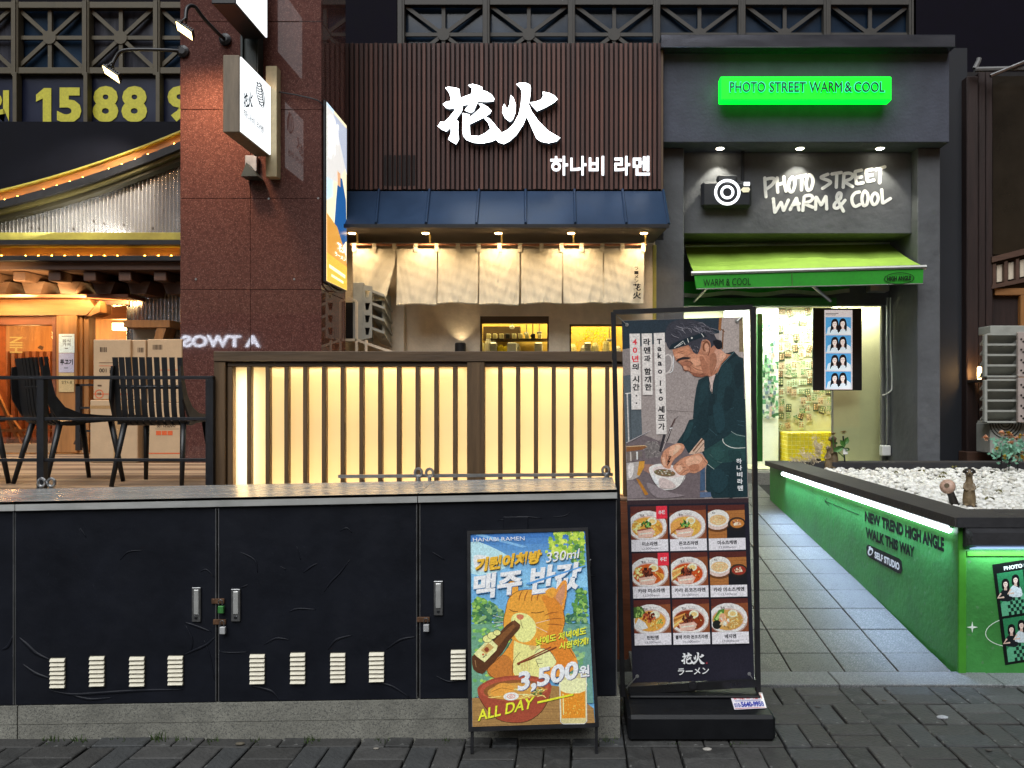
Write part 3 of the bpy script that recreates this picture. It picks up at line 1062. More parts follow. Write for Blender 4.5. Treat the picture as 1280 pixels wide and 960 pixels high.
a.line([(322, 256), (350, 330), (360, 400), (352, 445)], 5, '#0b3a48', 3)
kanji_art(a, 202, 330, 272, 448, '#0b3a48')
a.text('하나비 라멘', [(202, 452), (352, 592), (352, 648), (202, 512)], '#123a48', .012)
a.build('print', M_print, sb)
MB().box((xf - .05, Yb + .001, Z(222, 6.98)), (xf + .05, 7.045, Z(84, 6.98)), .004).build('mounting_plate', M('cream steel', (.55, .46, .28), .5), sb)
MB().box((x_l + .03, Yb, zt - .3), (x_l + .09, 7.045, zt - .24)).box((x_l + .03, Yb, zb + .1), (x_l + .09, 7.045, zb + .16)).build('bracket', M_dkpaint, sb)
w_ = thing('wedge_lamp', 'dark wedge shaped wall lamp under the projecting sign', 'wall lamp', P(311, 220, 7.0))
recalc(MB().prism([P(301, 220, 6.9), P(322, 220, 6.9), P(308, 203, 6.9)], (0, .14, 0)).build('hood', M_dkpaint, w_))
MB().pxbox(306, 194, 321, 214, 7.0, 7.045, .004).build('back_plate', M_steel2, w_)

sp = thing('steel_channel', 'dark green steel channel running up the pillar behind the projecting sign', 'post', P(312, 120, 7.0))
MB().pxbox(303, -120, 321, 92, 6.96, 7.045, .004).build('web', M_dkpaint, sp)
MB().pxbox(300.5, -120, 303, 92, 6.93, 7.045).pxbox(321, -120, 322.5, 92, 6.93, 7.045).build('flange', M_dkpaint, sp)
us = thing('upper_sign', 'dark sign box with one lit white side, cut off by the top of the picture', 'sign', P(280, 6, 6.5))
MB().box((X(264, 6.3), 6.3, Z(4.5, 6.3)), (X(294.5, 6.3), 6.92, Z(-90, 6.3)), .006).build('case', M_black, us)
MB().box((X(294.5, 6.3) + .001, 6.31, Z(3, 6.3)), (X(296, 6.3) + .004, 6.91, Z(-90, 6.3))).build('lit_face', M_whiteface, us)


def goose(name, label, base, pts, head, tilt, yaw):
    t = thing(name, label, 'flood lamp', base, 'arm flood lamps on the pillar')
    MB().lathe([(.055, 0), (.055, .02), (.03, .035)], base, (0, -1, 0), 14).build('wall_plate', M_black, t)
    MB().tube(smooth_pts(pts, 6), .016, 8).build('arm', M_black, t, True)
    m = Matrix.Translation(head) @ Matrix.Rotation(yaw, 4, 'Z') @ Matrix.Rotation(tilt, 4, 'Y') @ Matrix.Rotation(R(-20), 4, 'X') @ Matrix.Scale(.70, 4)
    hb = MB().box((-.115, -.08, 0), (.115, .08, .03), .008, 0, m)
    for k in range(7): hb.box((-.09 + k * .03, -.07, .03), (-.082 + k * .03, .07, .055), 0, 0, m)
    hb.build('lamp_head', M_black, t)
    MB().box((-.105, -.07, -.004), (.105, .07, -.001), 0, 0, m).build('lens', M_flood, t)
    MB().tube([m @ Vector((-.05, -.09, .02)), m @ Vector((-.05, -.1, .1)), m @ Vector((-.05, .1, .1)), m @ Vector((-.05, .09, .02))], .007, 6).build('yoke', M_black, t)
    return t, m


b1 = P(282, 50, 7.04)
goose('arm_flood_lamp', 'amber flood lamp on a bent black arm high on the granite pillar', b1,
      [b1 + Vector((0, -.03, 0)), P(272, 41, 6.93), P(254, 22, 6.8), P(243, 8, 6.72), P(234, 10, 6.66), P(232, 25, 6.63)], P(230.5, 38.5, 6.6), R(34), R(8))
lamp('pillar_flood', 'SPOT', P(233, 44, 6.45), 125, (1, .62, .34), P(262, 240, 7.05), .12, spot=R(128), blend=1.0)
b2 = Vector((px0 - .001, 7.3, Z(62, 7.3)))
goose('arm_flood_lamp', 'amber flood lamp on an arm reaching out in front of the yellow numbers', Vector((X(222, 7.0), 7.046, Z(62, 7.0))) + Vector((.03, 0, 0)),
      [Vector((X(223, 7.0), 7.03, Z(62, 7.0))), P(205, 62.5, 6.98), P(170, 62, 6.95), P(152, 64, 6.93), P(144, 73, 6.92), P(139, 84, 6.9)], P(139, 93, 6.88), R(34), R(8))
lamp('canopy_flood', 'SPOT', P(141, 97, 6.9), 330, (1, .88, .70), P(112, 262, 8.05), .04, spot=R(54), blend=.7)
lamp('corrugated_uplight', 'AREA', P(96, 291, 7.80), 11, (1, .95, .82), P(96, 235, 8.03), 1.3, .05)

cable = MB().tube(smooth_pts([P(334, 108, 6.98), P(345, 114, 7.0), P(372, 119, 7.03), P(396, 125, 7.03), P(403, 131, 7.05)], 5), .006, 6).build('cable', M_black)
tag(cable, 'thin black cable running from the projecting sign to the slim poster sign', 'cable')

# slim backlit poster on the pillar's side
xs = px1 + .004
ps = thing('backlit_poster', 'slim backlit ramen poster on the side of the granite pillar', 'sign', (xs, 7.4, 3.4))
MB().box((xs, 7.075, 2.585), (xs + .028, 7.72, 4.265), .006).build('case', M_black, ps)
xa = xs + .0285
a = Art((xa, 0, 0), (1, 0, 0), eps=.0005, gain=.95)
def sp_(u, v): return (Vector((xa, 7.085 + u * .62, 4.25 - v * 1.65)))
def spq(pts, c, k=[1]):
    k[0] += 1
    w = [sp_(u, v) + Vector((.0006 * k[0], 0, 0)) for u, v in pts]
    tr_ = tessellate_polygon([[Vector((u, v, 0)) for u, v in pts]])
    a.mb.add(w, [list(t) for t in tr_], 0, a.col(c))
spq([(0, 0), (1, 0), (1, 1), (0, 1)], '#e6d9b4')
spq([(0, 0), (.35, 0), (.3, .5), (0, .55)], '#b9cfe0')
spq([(0, .02), (1, .02), (1, .25), (.5, .40), (0, .42)], '#c9c6c2')
spq([(.3, .02), (1, .02), (1, .30)], '#a3a9b8')
spq([(.55, .36), (.75, .35), (.95, .46), (1, .70), (.55, .80), (.35, .68), (.45, .5)], '#1d4f86')
spq([(.5, .33), (.66, .33), (.66, .41), (.52, .41)], '#c99a74')
spq([(.0, .62), (.5, .66), (.9, .78), (1, .86), (0, .88)], '#c08a3e')
spq([(0, .84), (1, .86), (1, 1), (0, 1)], '#c9a53c')
spq([(.1, .9), (.9, .915), (.9, .935), (.1, .92)], '#f2e6c0')
spq([(.2, .95), (.8, .958), (.8, .972), (.2, .964)], '#f2e6c0')
for r_, (u0, v0, t_) in enumerate(((.10, .05, '40년의시간'), (.26, .05, '라멘과함께'), (.42, .06, '셰프가'))):
    for i, ch in enumerate(t_):
        vs_, fs_, _ = glyphs(ch, .02)
        a.mb.add([sp_(u0 + u * .12, v0 + i * .042 + (1 - v) * .034) + Vector((.012, 0, 0)) for u, v in vs_], fs_, 0, (.85, .85, .85))
for i, ch in enumerate('花火'):
    vs_, fs_, _ = glyphs(ch, .03)
    a.mb.add([sp_(.45 + i * .25 + u * .24, .745 + (1 - v) * .05) + Vector((.012, 0, 0)) for u, v in vs_], fs_, 0, (.85, .85, .85))
vs_, fs_, _ = glyphs('ラーメン', .03)
a.mb.add([sp_(.35 + u * .55, .81 + (1 - v) * .025) + Vector((.012, 0, 0)) for u, v in vs_], fs_, 0, (.85, .85, .85))
a.build('print', M_lit_print, ps)
MB().tube(smooth_pts([Vector((xs + .02, 7.1, 2.60)), Vector((xs + .03, 7.3, 2.54)), Vector((xs + .03, 7.6, 2.57))], 5), .008, 6).build('cord', M_black, ps)

# ------------------------------------------------------------------ noodle shop: slatted sign, blue tin roof, soffit, wall, noren
YS = 8.18
sg = thing('slatted_sign', 'dark timber slat signboard with lit white brush characters', 'sign', P(632, 238, YS))
MB().pxbox(424, 54, 828, 237, YS + .03, YS + .20).build('backing', M_signback, sg)
ns = 66
step = (827 - 431) / ns
h0 = Z(237.5, YS) - Z(54.5, YS)
sme = [MB().box((-.0165, -.017, -h0 / 2), (.0165, .017, h0 / 2), .003).mesh('slat', m) for m in slat_ms]
for i in range(-2, ns):
    piece('slat', rnd.choice(sme), sg, P(431 + step * (i + .55), 146 + rnd.uniform(-.5, .5), YS + .012 + rnd.uniform(-.002, .002)) - sg.location)
MB().pxbox(826.5, 54, 829, 238, YS - .01, YS + .2).build('end_board', M_fwood, sg)
kan = thing('lit_characters', 'big white lit brush characters 花火 on the slatted signboard', 'lettering', P(622, 180, YS - .05))
def kpt(p, Y): return P(530 + p[0] / 7.111, 90 + p[1] / 7.111, Y)
for i, loops in enumerate(KAN):
    recalc(MB().prism([[kpt(p, YS - .075 - .001 * i) for p in l] for l in loops], (0, .062, 0)).build('letter', M_lside, kan))
    fm = MB()
    w = [[Vector((x, y, 0)) for x, y in l] for l in loops]
    fm.add([kpt(p, YS - .0765 - .001 * i) for l in loops for p in l], [list(t) for t in tessellate_polygon(w)])
    fm.build('lit_face', M_letter, kan)
    bk = MB()
    bk.add([kpt(p, YS - .0105 - .0006 * i) for l in loops for p in l], [list(t) for t in tessellate_polygon(w)])
    bk.build('rear_glow_panel', M_letters, kan)
kor = thing('lit_syllables', 'small white lit syllables 하나비 라멘 low on the slatted signboard', 'lettering', P(750, 218, YS - .03))
for ch, x0, x1 in (('하', 688, 710), ('나', 713, 733), ('비', 736, 755), ('라', 768, 787.5), ('멘', 791, 812)):
    q = [P(x0, 196, YS - .01), P(x1, 196, YS - .01), P(x1, 219.5, YS - .01), P(x0, 219.5, YS - .01)]
    solid_text(ch, q, (0, -.03, 0), .016).build('syllable', M_letters, kor)
vt = MB()
for i in range(7):
    x = 480.3 + step * i
    vt.pxbox(x, 194, x + 2.8, 232, YS - .008, YS - .004)
vt.build('vent_grille', M_signback, sg)

rf = thing('tin_roof', 'small blue standing seam roof under the slatted signboard', 'roof', P(632, 283, 7.7))
A = [P(424, 239, 8.14), P(829, 239, 8.14), P(836, 281, 7.62), P(424, 281, 7.62)]
recalc(MB().prism(A, (0, .02, -.03)).build('sheet', M_bluetin, rf))
for x0, x1 in ((474, 470), (537, 532.5), (599, 595.5), (657, 657), (718, 719), (778, 783)):
    p0, p1 = P(x0, 239, 8.14), P(x1, 281, 7.62)
    MB().tube([p0 + Vector((0, -.01, .014)), p1 + Vector((0, -.004, .016))], .014, 6).build('seam', M_bluetin, rf)
MB().tube([A[1] + Vector((0, 0, .01)), A[2] + Vector((0, 0, .01))], .016, 6).build('edge_seam', M_bluetin, rf)
MB().box((X(424, 7.6), 7.60, Z(284.5, 7.6)), (X(836.5, 7.6), 7.615, Z(280, 7.6))).build('drip_edge', M_black, rf)
zso = Z(283.5, 7.62)
recalc(MB().prism([(X(424, 7.62), 7.63, zso), (X(835, 7.62), 7.63, zso), (X(816, 8.41), 8.40, zso), (X(424, 8.4), 8.40, zso)], (0, 0, .02)).build('soffit', M_soffit, rf))
recalc(MB().prism([(X(835.5, 7.62), 7.63, zso + .002), (X(829, 8.15), 8.15, Z(240, 8.15)), (X(829, 8.15), 8.4, Z(240, 8.15)), (X(817, 8.4), 8.4, zso + .002)], (-.012, 0, 0)).build('gable', M_signback, rf))

YW = 8.42
nw = thing('noodle_shop_wall', 'cream stuccoed wall of the noodle shop with kitchen windows', 'wall', P(640, 600, YW))
xl, xr = X(424, YW), X(820, YW)
holes = [(600, 395, 686, 470), (712, 405, 795, 470)]
wl = MB()
wl.prism([[P(424, 300, YW), P(820, 300, YW), P(820, 660, YW), P(424, 660, YW)],
          [P(600, 395, YW), P(686, 395, YW), P(686, 470, YW), P(600, 470, YW)],
          [P(712, 405, YW), P(795, 405, YW), P(795, 470, YW), P(712, 470, YW)]], (0, .14, 0))
recalc(wl.build('wall', M_stucco, nw))
MB().pxbox(424, 372, 505, 660, YW - .10, YW - .002, .006).build('wall_pier', M_stucco, nw)
MB().pxbox(599, 379, 600.3, 395, YW - .003, YW).pxbox(686.5, 379, 701.5, 660, YW - .012, YW - .001).build('joint', M_stucco, nw)
MB().pxbox(816, 306, 820.5, 660, YW - .02, YW, .004).build('corner_bead', M_lime, nw)
MB().pxbox(819, 300, 830, 700, YW - .005, YW + .25).build('return_wall', M_chart, nw)
for x0, y0, x1, y1 in holes:
    w = MB()
    w.pxbox(x0, y0, x1, y0 + (9 if x0 == 600 else 2.5), YW + .03, YW + .10)
    w.pxbox(x0, y0, x0 + 2, y1, YW + .028, YW + .10).pxbox(x1 - 2, y0, x1, y1, YW + .028, YW + .10)
    fo = w.build('window_frame', M_fwoodh, nw)
    MB().pxbox(x0, y0, x1, y1, YW + .115, YW + .12).build('pane', M_glass, fo)
kit = thing('kitchen', 'yellow lit kitchen behind the two small windows of the noodle shop', 'interior', P(690, 470, 9.2))
MB().box((X(560, 8.7), 8.98, .8), (X(830, 8.7), 9.02, 3.1)).build('back_wall', M('kitchen wall', (.62, .42, .10), .7), kit)
MB().box((-1.5, 8.60, 2.6), (.98, 8.98, 2.63)).build('ceiling', M_white, kit)
MB().box((-1.5, 8.6, 1.55), (.98, 8.97, 1.6)).build('counter', M_steel, kit)
MB().pxbox(604, 423, 684, 425.5, 8.75, 8.95).build('shelf', M_fwoodh, kit)
MB().pxbox(604, 408, 650, 423, 8.80, 8.95).build('cupboard', M_fwoodh, kit)
for i in range(13):
    x = 603 + i * 6 + rnd.uniform(-2, 2) if i < 8 else 716 + (i - 8) * 14
    hgt = rnd.uniform(8, 20)
    MB().lathe([(.03, 0), (.045, .02), (.04, hgt * .006), (.02, hgt * .009)], P(x, 442, 8.72) + Vector((0, rnd.uniform(0, .1), 0)), (0, 0, 1), 8).build('jar', rnd.choice([M_ytile, M_cream, M_steel2, M_white]), kit)
for x, y0, y1, mt_ in ((658, 404, 416, M_steel2), (666, 404, 419, M_black), (674, 404, 415, M_steel2), (640, 404, 408, M_white), (762, 407, 424, M_steel2)):
    MB().tube([P(x, y0, 8.72), P(x, y1, 8.72)], .006, 5).ball(P(x, y1 + 1, 8.72), .03, 8, 5, 0, (1, .5, .7)).build('ladle', mt_, kit)
for x, w_ in ((612, 9), (634, 12), (668, 10), (730, 9)):
    MB().pxbox(x, 428, x + w_, 442, 8.68, 8.8, .01).build('pot', rnd.choice([M_steel, M_white, M_steel2]), kit)
for i in range(9): MB().pxbox(608 + i * 8, 417, 613 + i * 8, 423, 8.7, 8.76, .004).build('bowl', rnd.choice([M_white, M_black, M_cream]), kit)
fl = MB()
for i in range(160):
    p = P(rnd.gauss(745, 14), rnd.gauss(424, 9), 8.78 + rnd.uniform(-.05, .05))
    if Z(406, 8.78) < p.z or X(772, 8.78) < p.x: continue
    fl.ball(p, rnd.uniform(.006, .013), 5, 3)
fl.build('flowers', M('yellow blossom', (.75, .62, .02), .6), kit)
lamp('kitchen_light', 'AREA', (-.4, 8.76, 2.58), 14, (1, .78, .36), (-.4, 8.76, 1), 1.8, .2)
lamp('kitchen_light', 'AREA', (.35, 8.76, 2.58), 10, (1, .72, .30), (.35, 8.76, 1), .8, .2)

ul = thing('wall_uplight', 'short black ribbed cylinder light on the cream wall above the fence', 'wall lamp', P(575, 440, YW - .08))
mbu = MB().lathe([(.055, -.2), (.06, -.19), (.06, .09), (.05, .10), (.045, .05)], P(575.5, 440, YW - .08), (0, 0, 1), 18)
mbu.build('body', M_black, ul)
MB().box(P(572, 440, YW - .03), P(579, 436, YW)).build('bracket', M_black, ul)
lamp('uplight', 'SPOT', P(575.5, 433, YW - .08), 2.2, (1, .8, .5), P(575.5, 380, YW - .02), .02, spot=R(100), blend=.8)

# soffit lamps and curtain rod
rod_z, rod_y = Z(306, 7.98), 7.98
nr = thing('noren', 'cream linen noren curtain of seven panels hanging from a copper rod', 'curtain', (X(622, rod_y), rod_y, rod_z))
MB().tube([(X(438, rod_y), rod_y, rod_z), (X(808, rod_y), rod_y, rod_z)], .014, 10).build('rod', M('copper rod', (.42, .19, .10), .45, .6), nr)
edges = [(441, 494), (496, 546), (547.5, 597.7), (599.5, 649.6), (651.4, 702.5), (703.5, 753.5), (755, 805)]
for i, (x0, x1) in enumerate(edges):
    nx, nz = 26, 30
    vs, fs = [], []
    seed = rnd.uniform(0, 9)
    for r in range(nz + 1):
        v = r / nz
        for k in range(nx + 1):
            u = k / nx
            px = x0 + (x1 - x0) * u
            py = 311 + (379.5 - 311) * v
            y = rod_y
            amp = .004 + .026 * v
            c_ = u - .5
            y += -.030 * math.sin(math.pi * u) * v * (.5 + .5 * v)                 # belly
            sag = math.sin((abs(c_) * 1.9 + v * .9) * 11 + seed)                   # swags running from the corners to the middle
            y += amp * .13 * sag * (1 - .35 * abs(c_)) + amp * .10 * math.sin((abs(c_ + .1) * 2.6 + v * .7) * 19 + seed * 3)
            y += .003 * math.sin(u * 13 + seed * 2 + v * 3) * (1 - v)
            y += .0012 * math.sin(u * 41 + v * 27 + seed) + .0015 * math.sin(u * 9 - v * 31 + seed)
            py += .9 * math.sin(u * 6 + seed) * v + (1.6 if i in (1, 3) else 0) * v
            if i == 0:                                                             # this one is drawn aside
                px -= (u ** 1.4) * (max(0, v - .22) ** 1.15) * 17
                py += u * v * -4
                y += .022 * math.sin(u * 9 + v * 2) * v
            else:
                e = .9 * math.sin(v * 2.2 + seed) * v
                px += e
            vs.append(P(px, py, y))
    for r in range(nz):
        for k in range(nx):
            p = r * (nx + 1) + k
            fs.append([p, p + 1, p + nx + 2, p + nx + 1])
    mb = MB().add(vs, fs)
    # hem roll and two hanging loops belong to the panel
    o = mb.build('panel', M_linen, nr, True)
    hem = MB().tube([vs[nz * (nx + 1) + k] + Vector((0, -.004, .012)) for k in range(nx + 1)], .004, 5)
    hem.build('hem', M_linen, o)
for x in (443, 468, 493, 520, 546, 572.5, 598.5, 624.5, 650, 677, 702, 727, 753, 778, 804):
    mb = MB()
    xc = X(x, rod_y)
    wd = .021
    ring_ = [(-.017, 0), (-.012, .014), (0, .019), (.012, .014), (.017, 0)]
    pts = [(rod_y + yy, rod_z + zz) for yy, zz in ring_]
    pts = [(rod_y - .012, Z(315, rod_y))] + pts + [(rod_y + .014, Z(315, rod_y))]
    vs = []
    for yy, zz in pts: vs += [(xc - wd, yy, zz), (xc + wd, yy, zz)]
    mb.add(vs, [[2 * k, 2 * k + 1, 2 * k + 3, 2 * k + 2] for k in range(len(pts) - 1)])
    mb.build('loop', M_linen, nr)
a = Art((0, rod_y - .052, 0), (0, -1, 0), gain=1)
a.column('ラーメン', 795.5, 335.5, 5.2, 4.4, 5, '#241c14', .02)
pz = [(790.5, 353.5, 801.5, 373)]
a.text('花', (791, 354.5, 801, 363.5), '#1c150f', .035).text('火', (791, 364.5, 801.5, 373.5), '#1c150f', .035)
a.build('brush_lettering', M_print, nr)

slm = {}
for i, x in enumerate((440, 532, 623, 714, 805)):
    p = Vector((X(x, 7.86), 7.86, zso))
    t = thing('soffit_lamp', ['small warm lamp under the blue roof beside the granite pillar', 'small warm lamp above the second noren panel', 'small warm lamp above the middle noren panel', 'small warm lamp above the fifth noren panel', 'small warm lamp above the noren end with brush lettering'][i], 'lamp', p, 'warm lamps under the blue roof')
    MB().lathe([(.045, -.012), (.048, 0)], p, (0, 0, 1), 14).build('rim', M('brass rim', (.5, .36, .14), .35, .9) if not slm else slm['m'], t)
    if not slm: slm['m'] = t.children[0].data.materials[0]
    MB().lathe([(.001, -.022), (.03, -.018), (.038, -.0125)], p, (0, 0, 1), 14).build('bulb', M_bulbw, t)
    MB().tube([p + Vector((X(x + 3, 7.86) - X(x, 7.86), .10, 0)), p + Vector((X(x + 3, 7.86) - X(x, 7.86), .115, rod_z - zso + .01))], .012, 6).build('rod_bracket', slm['m'], t)
    lamp('soffit_spot', 'SPOT', p + Vector((0, -.06, -.03)), 16, (1, .72, .42), p + Vector((0, .03, -1)), .05, spot=R(150), blend=.6)

# condenser air guides by the pillar
ac = thing('air_guide', 'grey louvred condenser cover beside the granite pillar', 'air conditioner', P(462, 425, 7.95))
MB().pxbox(441, 353, 454, 425, 7.90, 8.3, .005).build('front_plate', M_louv, ac)
ob = [P(454, 356, 7.9), P(465, 358, 7.9), P(465, 422, 7.9), P(454, 424, 7.9)]
hl = []
for k in range(4):
    y = 363 + k * 15.5
    hl.append([P(456, y, 7.9), P(462.5, y, 7.9), P(460.5, y + 9, 7.9), P(457, y + 9, 7.9)])
recalc(MB().prism([ob] + hl, (0, .02, 0)).build('side_plate', M_louv, ac))
MB().pxbox(454.2, 357, 464.8, 423, 7.97, 8.0).build('dark_inside', M_black, ac)
for k in range(4):
    y = 362 + k * 15.5
    recalc(MB().prism([P(465.2, y, 7.9), P(480.5, y + 6, 7.9), P(480.5, y + 9, 7.9), P(465.2, y + 3.5, 7.9)], (0, .35, -.12)).build('slat', M_louv, ac))
MB().pxbox(477.5, 366, 480.8, 424, 8.0, 8.28).build('end_plate', M_louv, ac)
sh = thing('steel_rack', 'pale steel bracket rack holding the condenser beside the pillar', 'rack', P(460, 440, 7.9))
for a_, c_ in (((434, 372), (446, 377)), ((446, 377), (446, 440)), ((446, 425), (495, 442)), ((458, 425), (458, 445)), ((432, 425), (446, 425))):
    MB().tube([P(*a_, 7.9), P(*c_, 7.9)], .018, 4).build('bar', M_stucco, sh)
MB().pxbox(432, 378, 444, 424, 8.0, 8.28).build('dark_unit', M_black, sh)

# ------------------------------------------------------------------ photo studio: fascia, recess, lettering, awning, glazed front
F1, YP, YR, YG = 8.25, 8.42, 8.57, 9.28
xL, xR = X(855, YP), X(1147, YP)
st = thing('photo_studio_front', 'charcoal rendered front of the photo studio with recessed entrance', 'shopfront', ((xL + xR) / 2, YP, .5))
zf = Z(178, F1)
MB().box((X(828.6, F1), F1, zf), (X(1187, F1), 9.29, Z(62, F1)), .008).build('fascia', M_char, st)
MB().box((X(828.6, YP), YP, -.1), (xL, 9.4, zf - .002), .008).build('pilaster', M_chart, st)
MB().box((xR, YP, -.1), (X(1175.5, YP), 9.4, zf - .002), .008).build('pilaster', M_chart, st)
zl = Z(292, YR)
MB().box((xL + .001, YR, zl), (xR - .001, 9.285, zf - .003), .006).build('sign_wall', M_chart, st)
MB().pxbox(826, 43, 1194.5, 59, 8.10, 9.0, .006).build('steel_ledge', M('dark steel ledge', (.20, .21, .25), .16, .85, var=.2, scale=4, stretch=(.3, 2, 2)), st)
MB().pxbox(828, 59.5, 1186, 63, 8.2, 9.0).build('ledge_gap', M_black, st)
MB().pxbox(927, 186, 930.5, 228, YR - .03, YR - .001).build('conduit', M_slate, st)
MB().box((xL, YG - .10, Z(383, YG)), (xR, YG + .06, zl - .001)).build('door_header', M_chart, st)
MB().box((xL, YG - .13, Z(384, YG)), (X(1041, YG), YG - .101, Z(374, YG))).build('green_header', M_green, st)
zfl = .66
for x0, x1 in ((941, 945), (1039.3, 1040.8), (1100.5, 1104.5)):
    MB().box((X(x0, YG), YG - .03, zfl - .02), (X(x1, YG), YG + .02, Z(384, YG)), .003).build('glazing_bar', M_alu, st)
for x0, x1 in ((843, 941), (945, 1039.3), (1040.8, 1100.5)):
    MB().box((X(x0, YG), YG, zfl), (X(x1, YG), YG + .01, Z(384, YG) - .002)).build('pane', M_glass, st)
MB().box((X(1104.5, YG), YG - .06, .3), (xR - .001, YG + .1, zl - .002)).build('jamb_wall', M_chart, st)
MB().box((xL, 9.0, .3), (xR, YG + .1, zfl - .01), .006).build('door_step', M_conc, st)
MB().tube([P(1109.5, 372, 9.15), P(1109.5, 555, 9.15)], .018, 8).build('pipe', M_steel2, st)
MB().tube(smooth_pts([P(1113, 372, 9.1), P(1113.5, 430, 9.1), P(1115, 480, 9.1), P(1112, 490, 9.1), P(1103, 494, 9.2)], 6), .008, 6).build('cable', M_white, st)
MB().pxbox(1103, 557, 1114, 570, 9.1, 9.2, .01).build('socket_box', M_white, st)
MB().pxbox(1088, 356, 1112, 364, 9.0, 9.15, .01).build('motor_box', M_alu, st)
for i, x in enumerate((900, 1000, 1100)):
    p = Vector((X(x, 8.44), 8.44, zf))
    t = thing('downlight', ['recessed downlight above the lit camera sign', 'recessed downlight above the words PHOTO', 'recessed downlight above the words STREET and COOL'][i], 'lamp', p, 'downlights in the studio soffit')
    MB().lathe([(.055, -.006), (.058, 0)], p, (0, 0, 1), 16).build('rim', M_alu, t)
    MB().lathe([(.001, -.012), (.035, -.010), (.042, -.0065)], p, (0, 0, 1), 14).build('bulb', M_bulbn, t)
    lamp('studio_spot', 'SPOT', p + Vector((0, -.02, -.02)), 28, (1, .96, .80), p + Vector((0, .07, -1)), .025, spot=R(84), blend=.35)

gs = thing('green_sign', 'bright green lit sign reading PHOTO STREET WARM & COOL', 'sign', P(1007, 125, 8.1))
MB().pxbox(900.5, 95.5, 1114.5, 125.5, 8.07, 8.19, .008).build('case', M_greenside, gs)
MB().pxbox(902, 97, 1113, 124, 8.065, 8.07).build('lit_face', M_greenlit, gs)
for x in (930, 1085): MB().pxbox(x, 105, x + 6, 115, 8.19, 8.252).build('bracket', M_black, gs)
for t_, x0, x1 in (('PHOTO', 912.5, 956), ('STREET', 962, 1007), ('WARM', 1012, 1052), ('&', 1056, 1064.5), ('COOL', 1068, 1105)):
    q = lambda Y, e: [P(x0 - e, 103 - e, Y), P(x1 + e, 103 - e, Y), P(x1 + e, 115 + e, Y), P(x0 - e, 115 + e, Y)]
    solid_text(t_, q(8.064, 1.0), (0, -.006, 0), .035 if t_ != 'WARM' else 0).build('lit_edge', M_cyan, gs)
    solid_text(t_, q(8.055, 0), (0, -.012, 0), 0).build('word', M_dkletter, gs)

cs = thing('camera_sign', 'dark camera shaped sign with two lit white rings', 'sign', P(909, 259, 8.46))
bm_ = MB().pxbox(877, 226, 940, 259, 8.44, 8.54, .03).pxbox(897, 218.5, 922, 226.5, 8.445, 8.535, .012)
bm_.build('body', M_slate, cs)
for r0, r1, nm in ((13.0, 16.3, 'outer_ring'), (5.6, 8.6, 'inner_ring')):
    c0, sc_ = P(909.2, 240.2, 8.43), 8.43 / F
    mb = MB()
    N = 40
    vs, fs = [], []
    for k in range(N):
        a_ = 2 * math.pi * k / N
        for rr, yy in ((r0, 8.438), (r0, 8.428), (r1, 8.428), (r1, 8.438)):
            vs.append((c0.x + rr * sc_ * math.cos(a_), yy, c0.z + rr * sc_ * math.sin(a_)))
    for k in range(N):
        j = (k + 1) % N
        for e in range(3): fs.append([k * 4 + e, j * 4 + e, j * 4 + e + 1, k * 4 + e + 1])
    recalc(mb.add(vs, fs).build(nm, M_letters, cs))
MB().pxbox(930, 227.5, 937.3, 232, 8.428, 8.438).build('flash', M_letters, cs)
recalc(MB().prism([P(926, 237, 8.428), P(929, 234, 8.428), P(936, 234, 8.428), P(937.6, 236.5, 8.428), P(936, 240, 8.428), P(929, 240.2, 8.428)], (0, .01, 0)).build('winder', M('cream plate', (.7, .66, .5), .5, emit=(.8, .75, .5), estr=.5), cs))

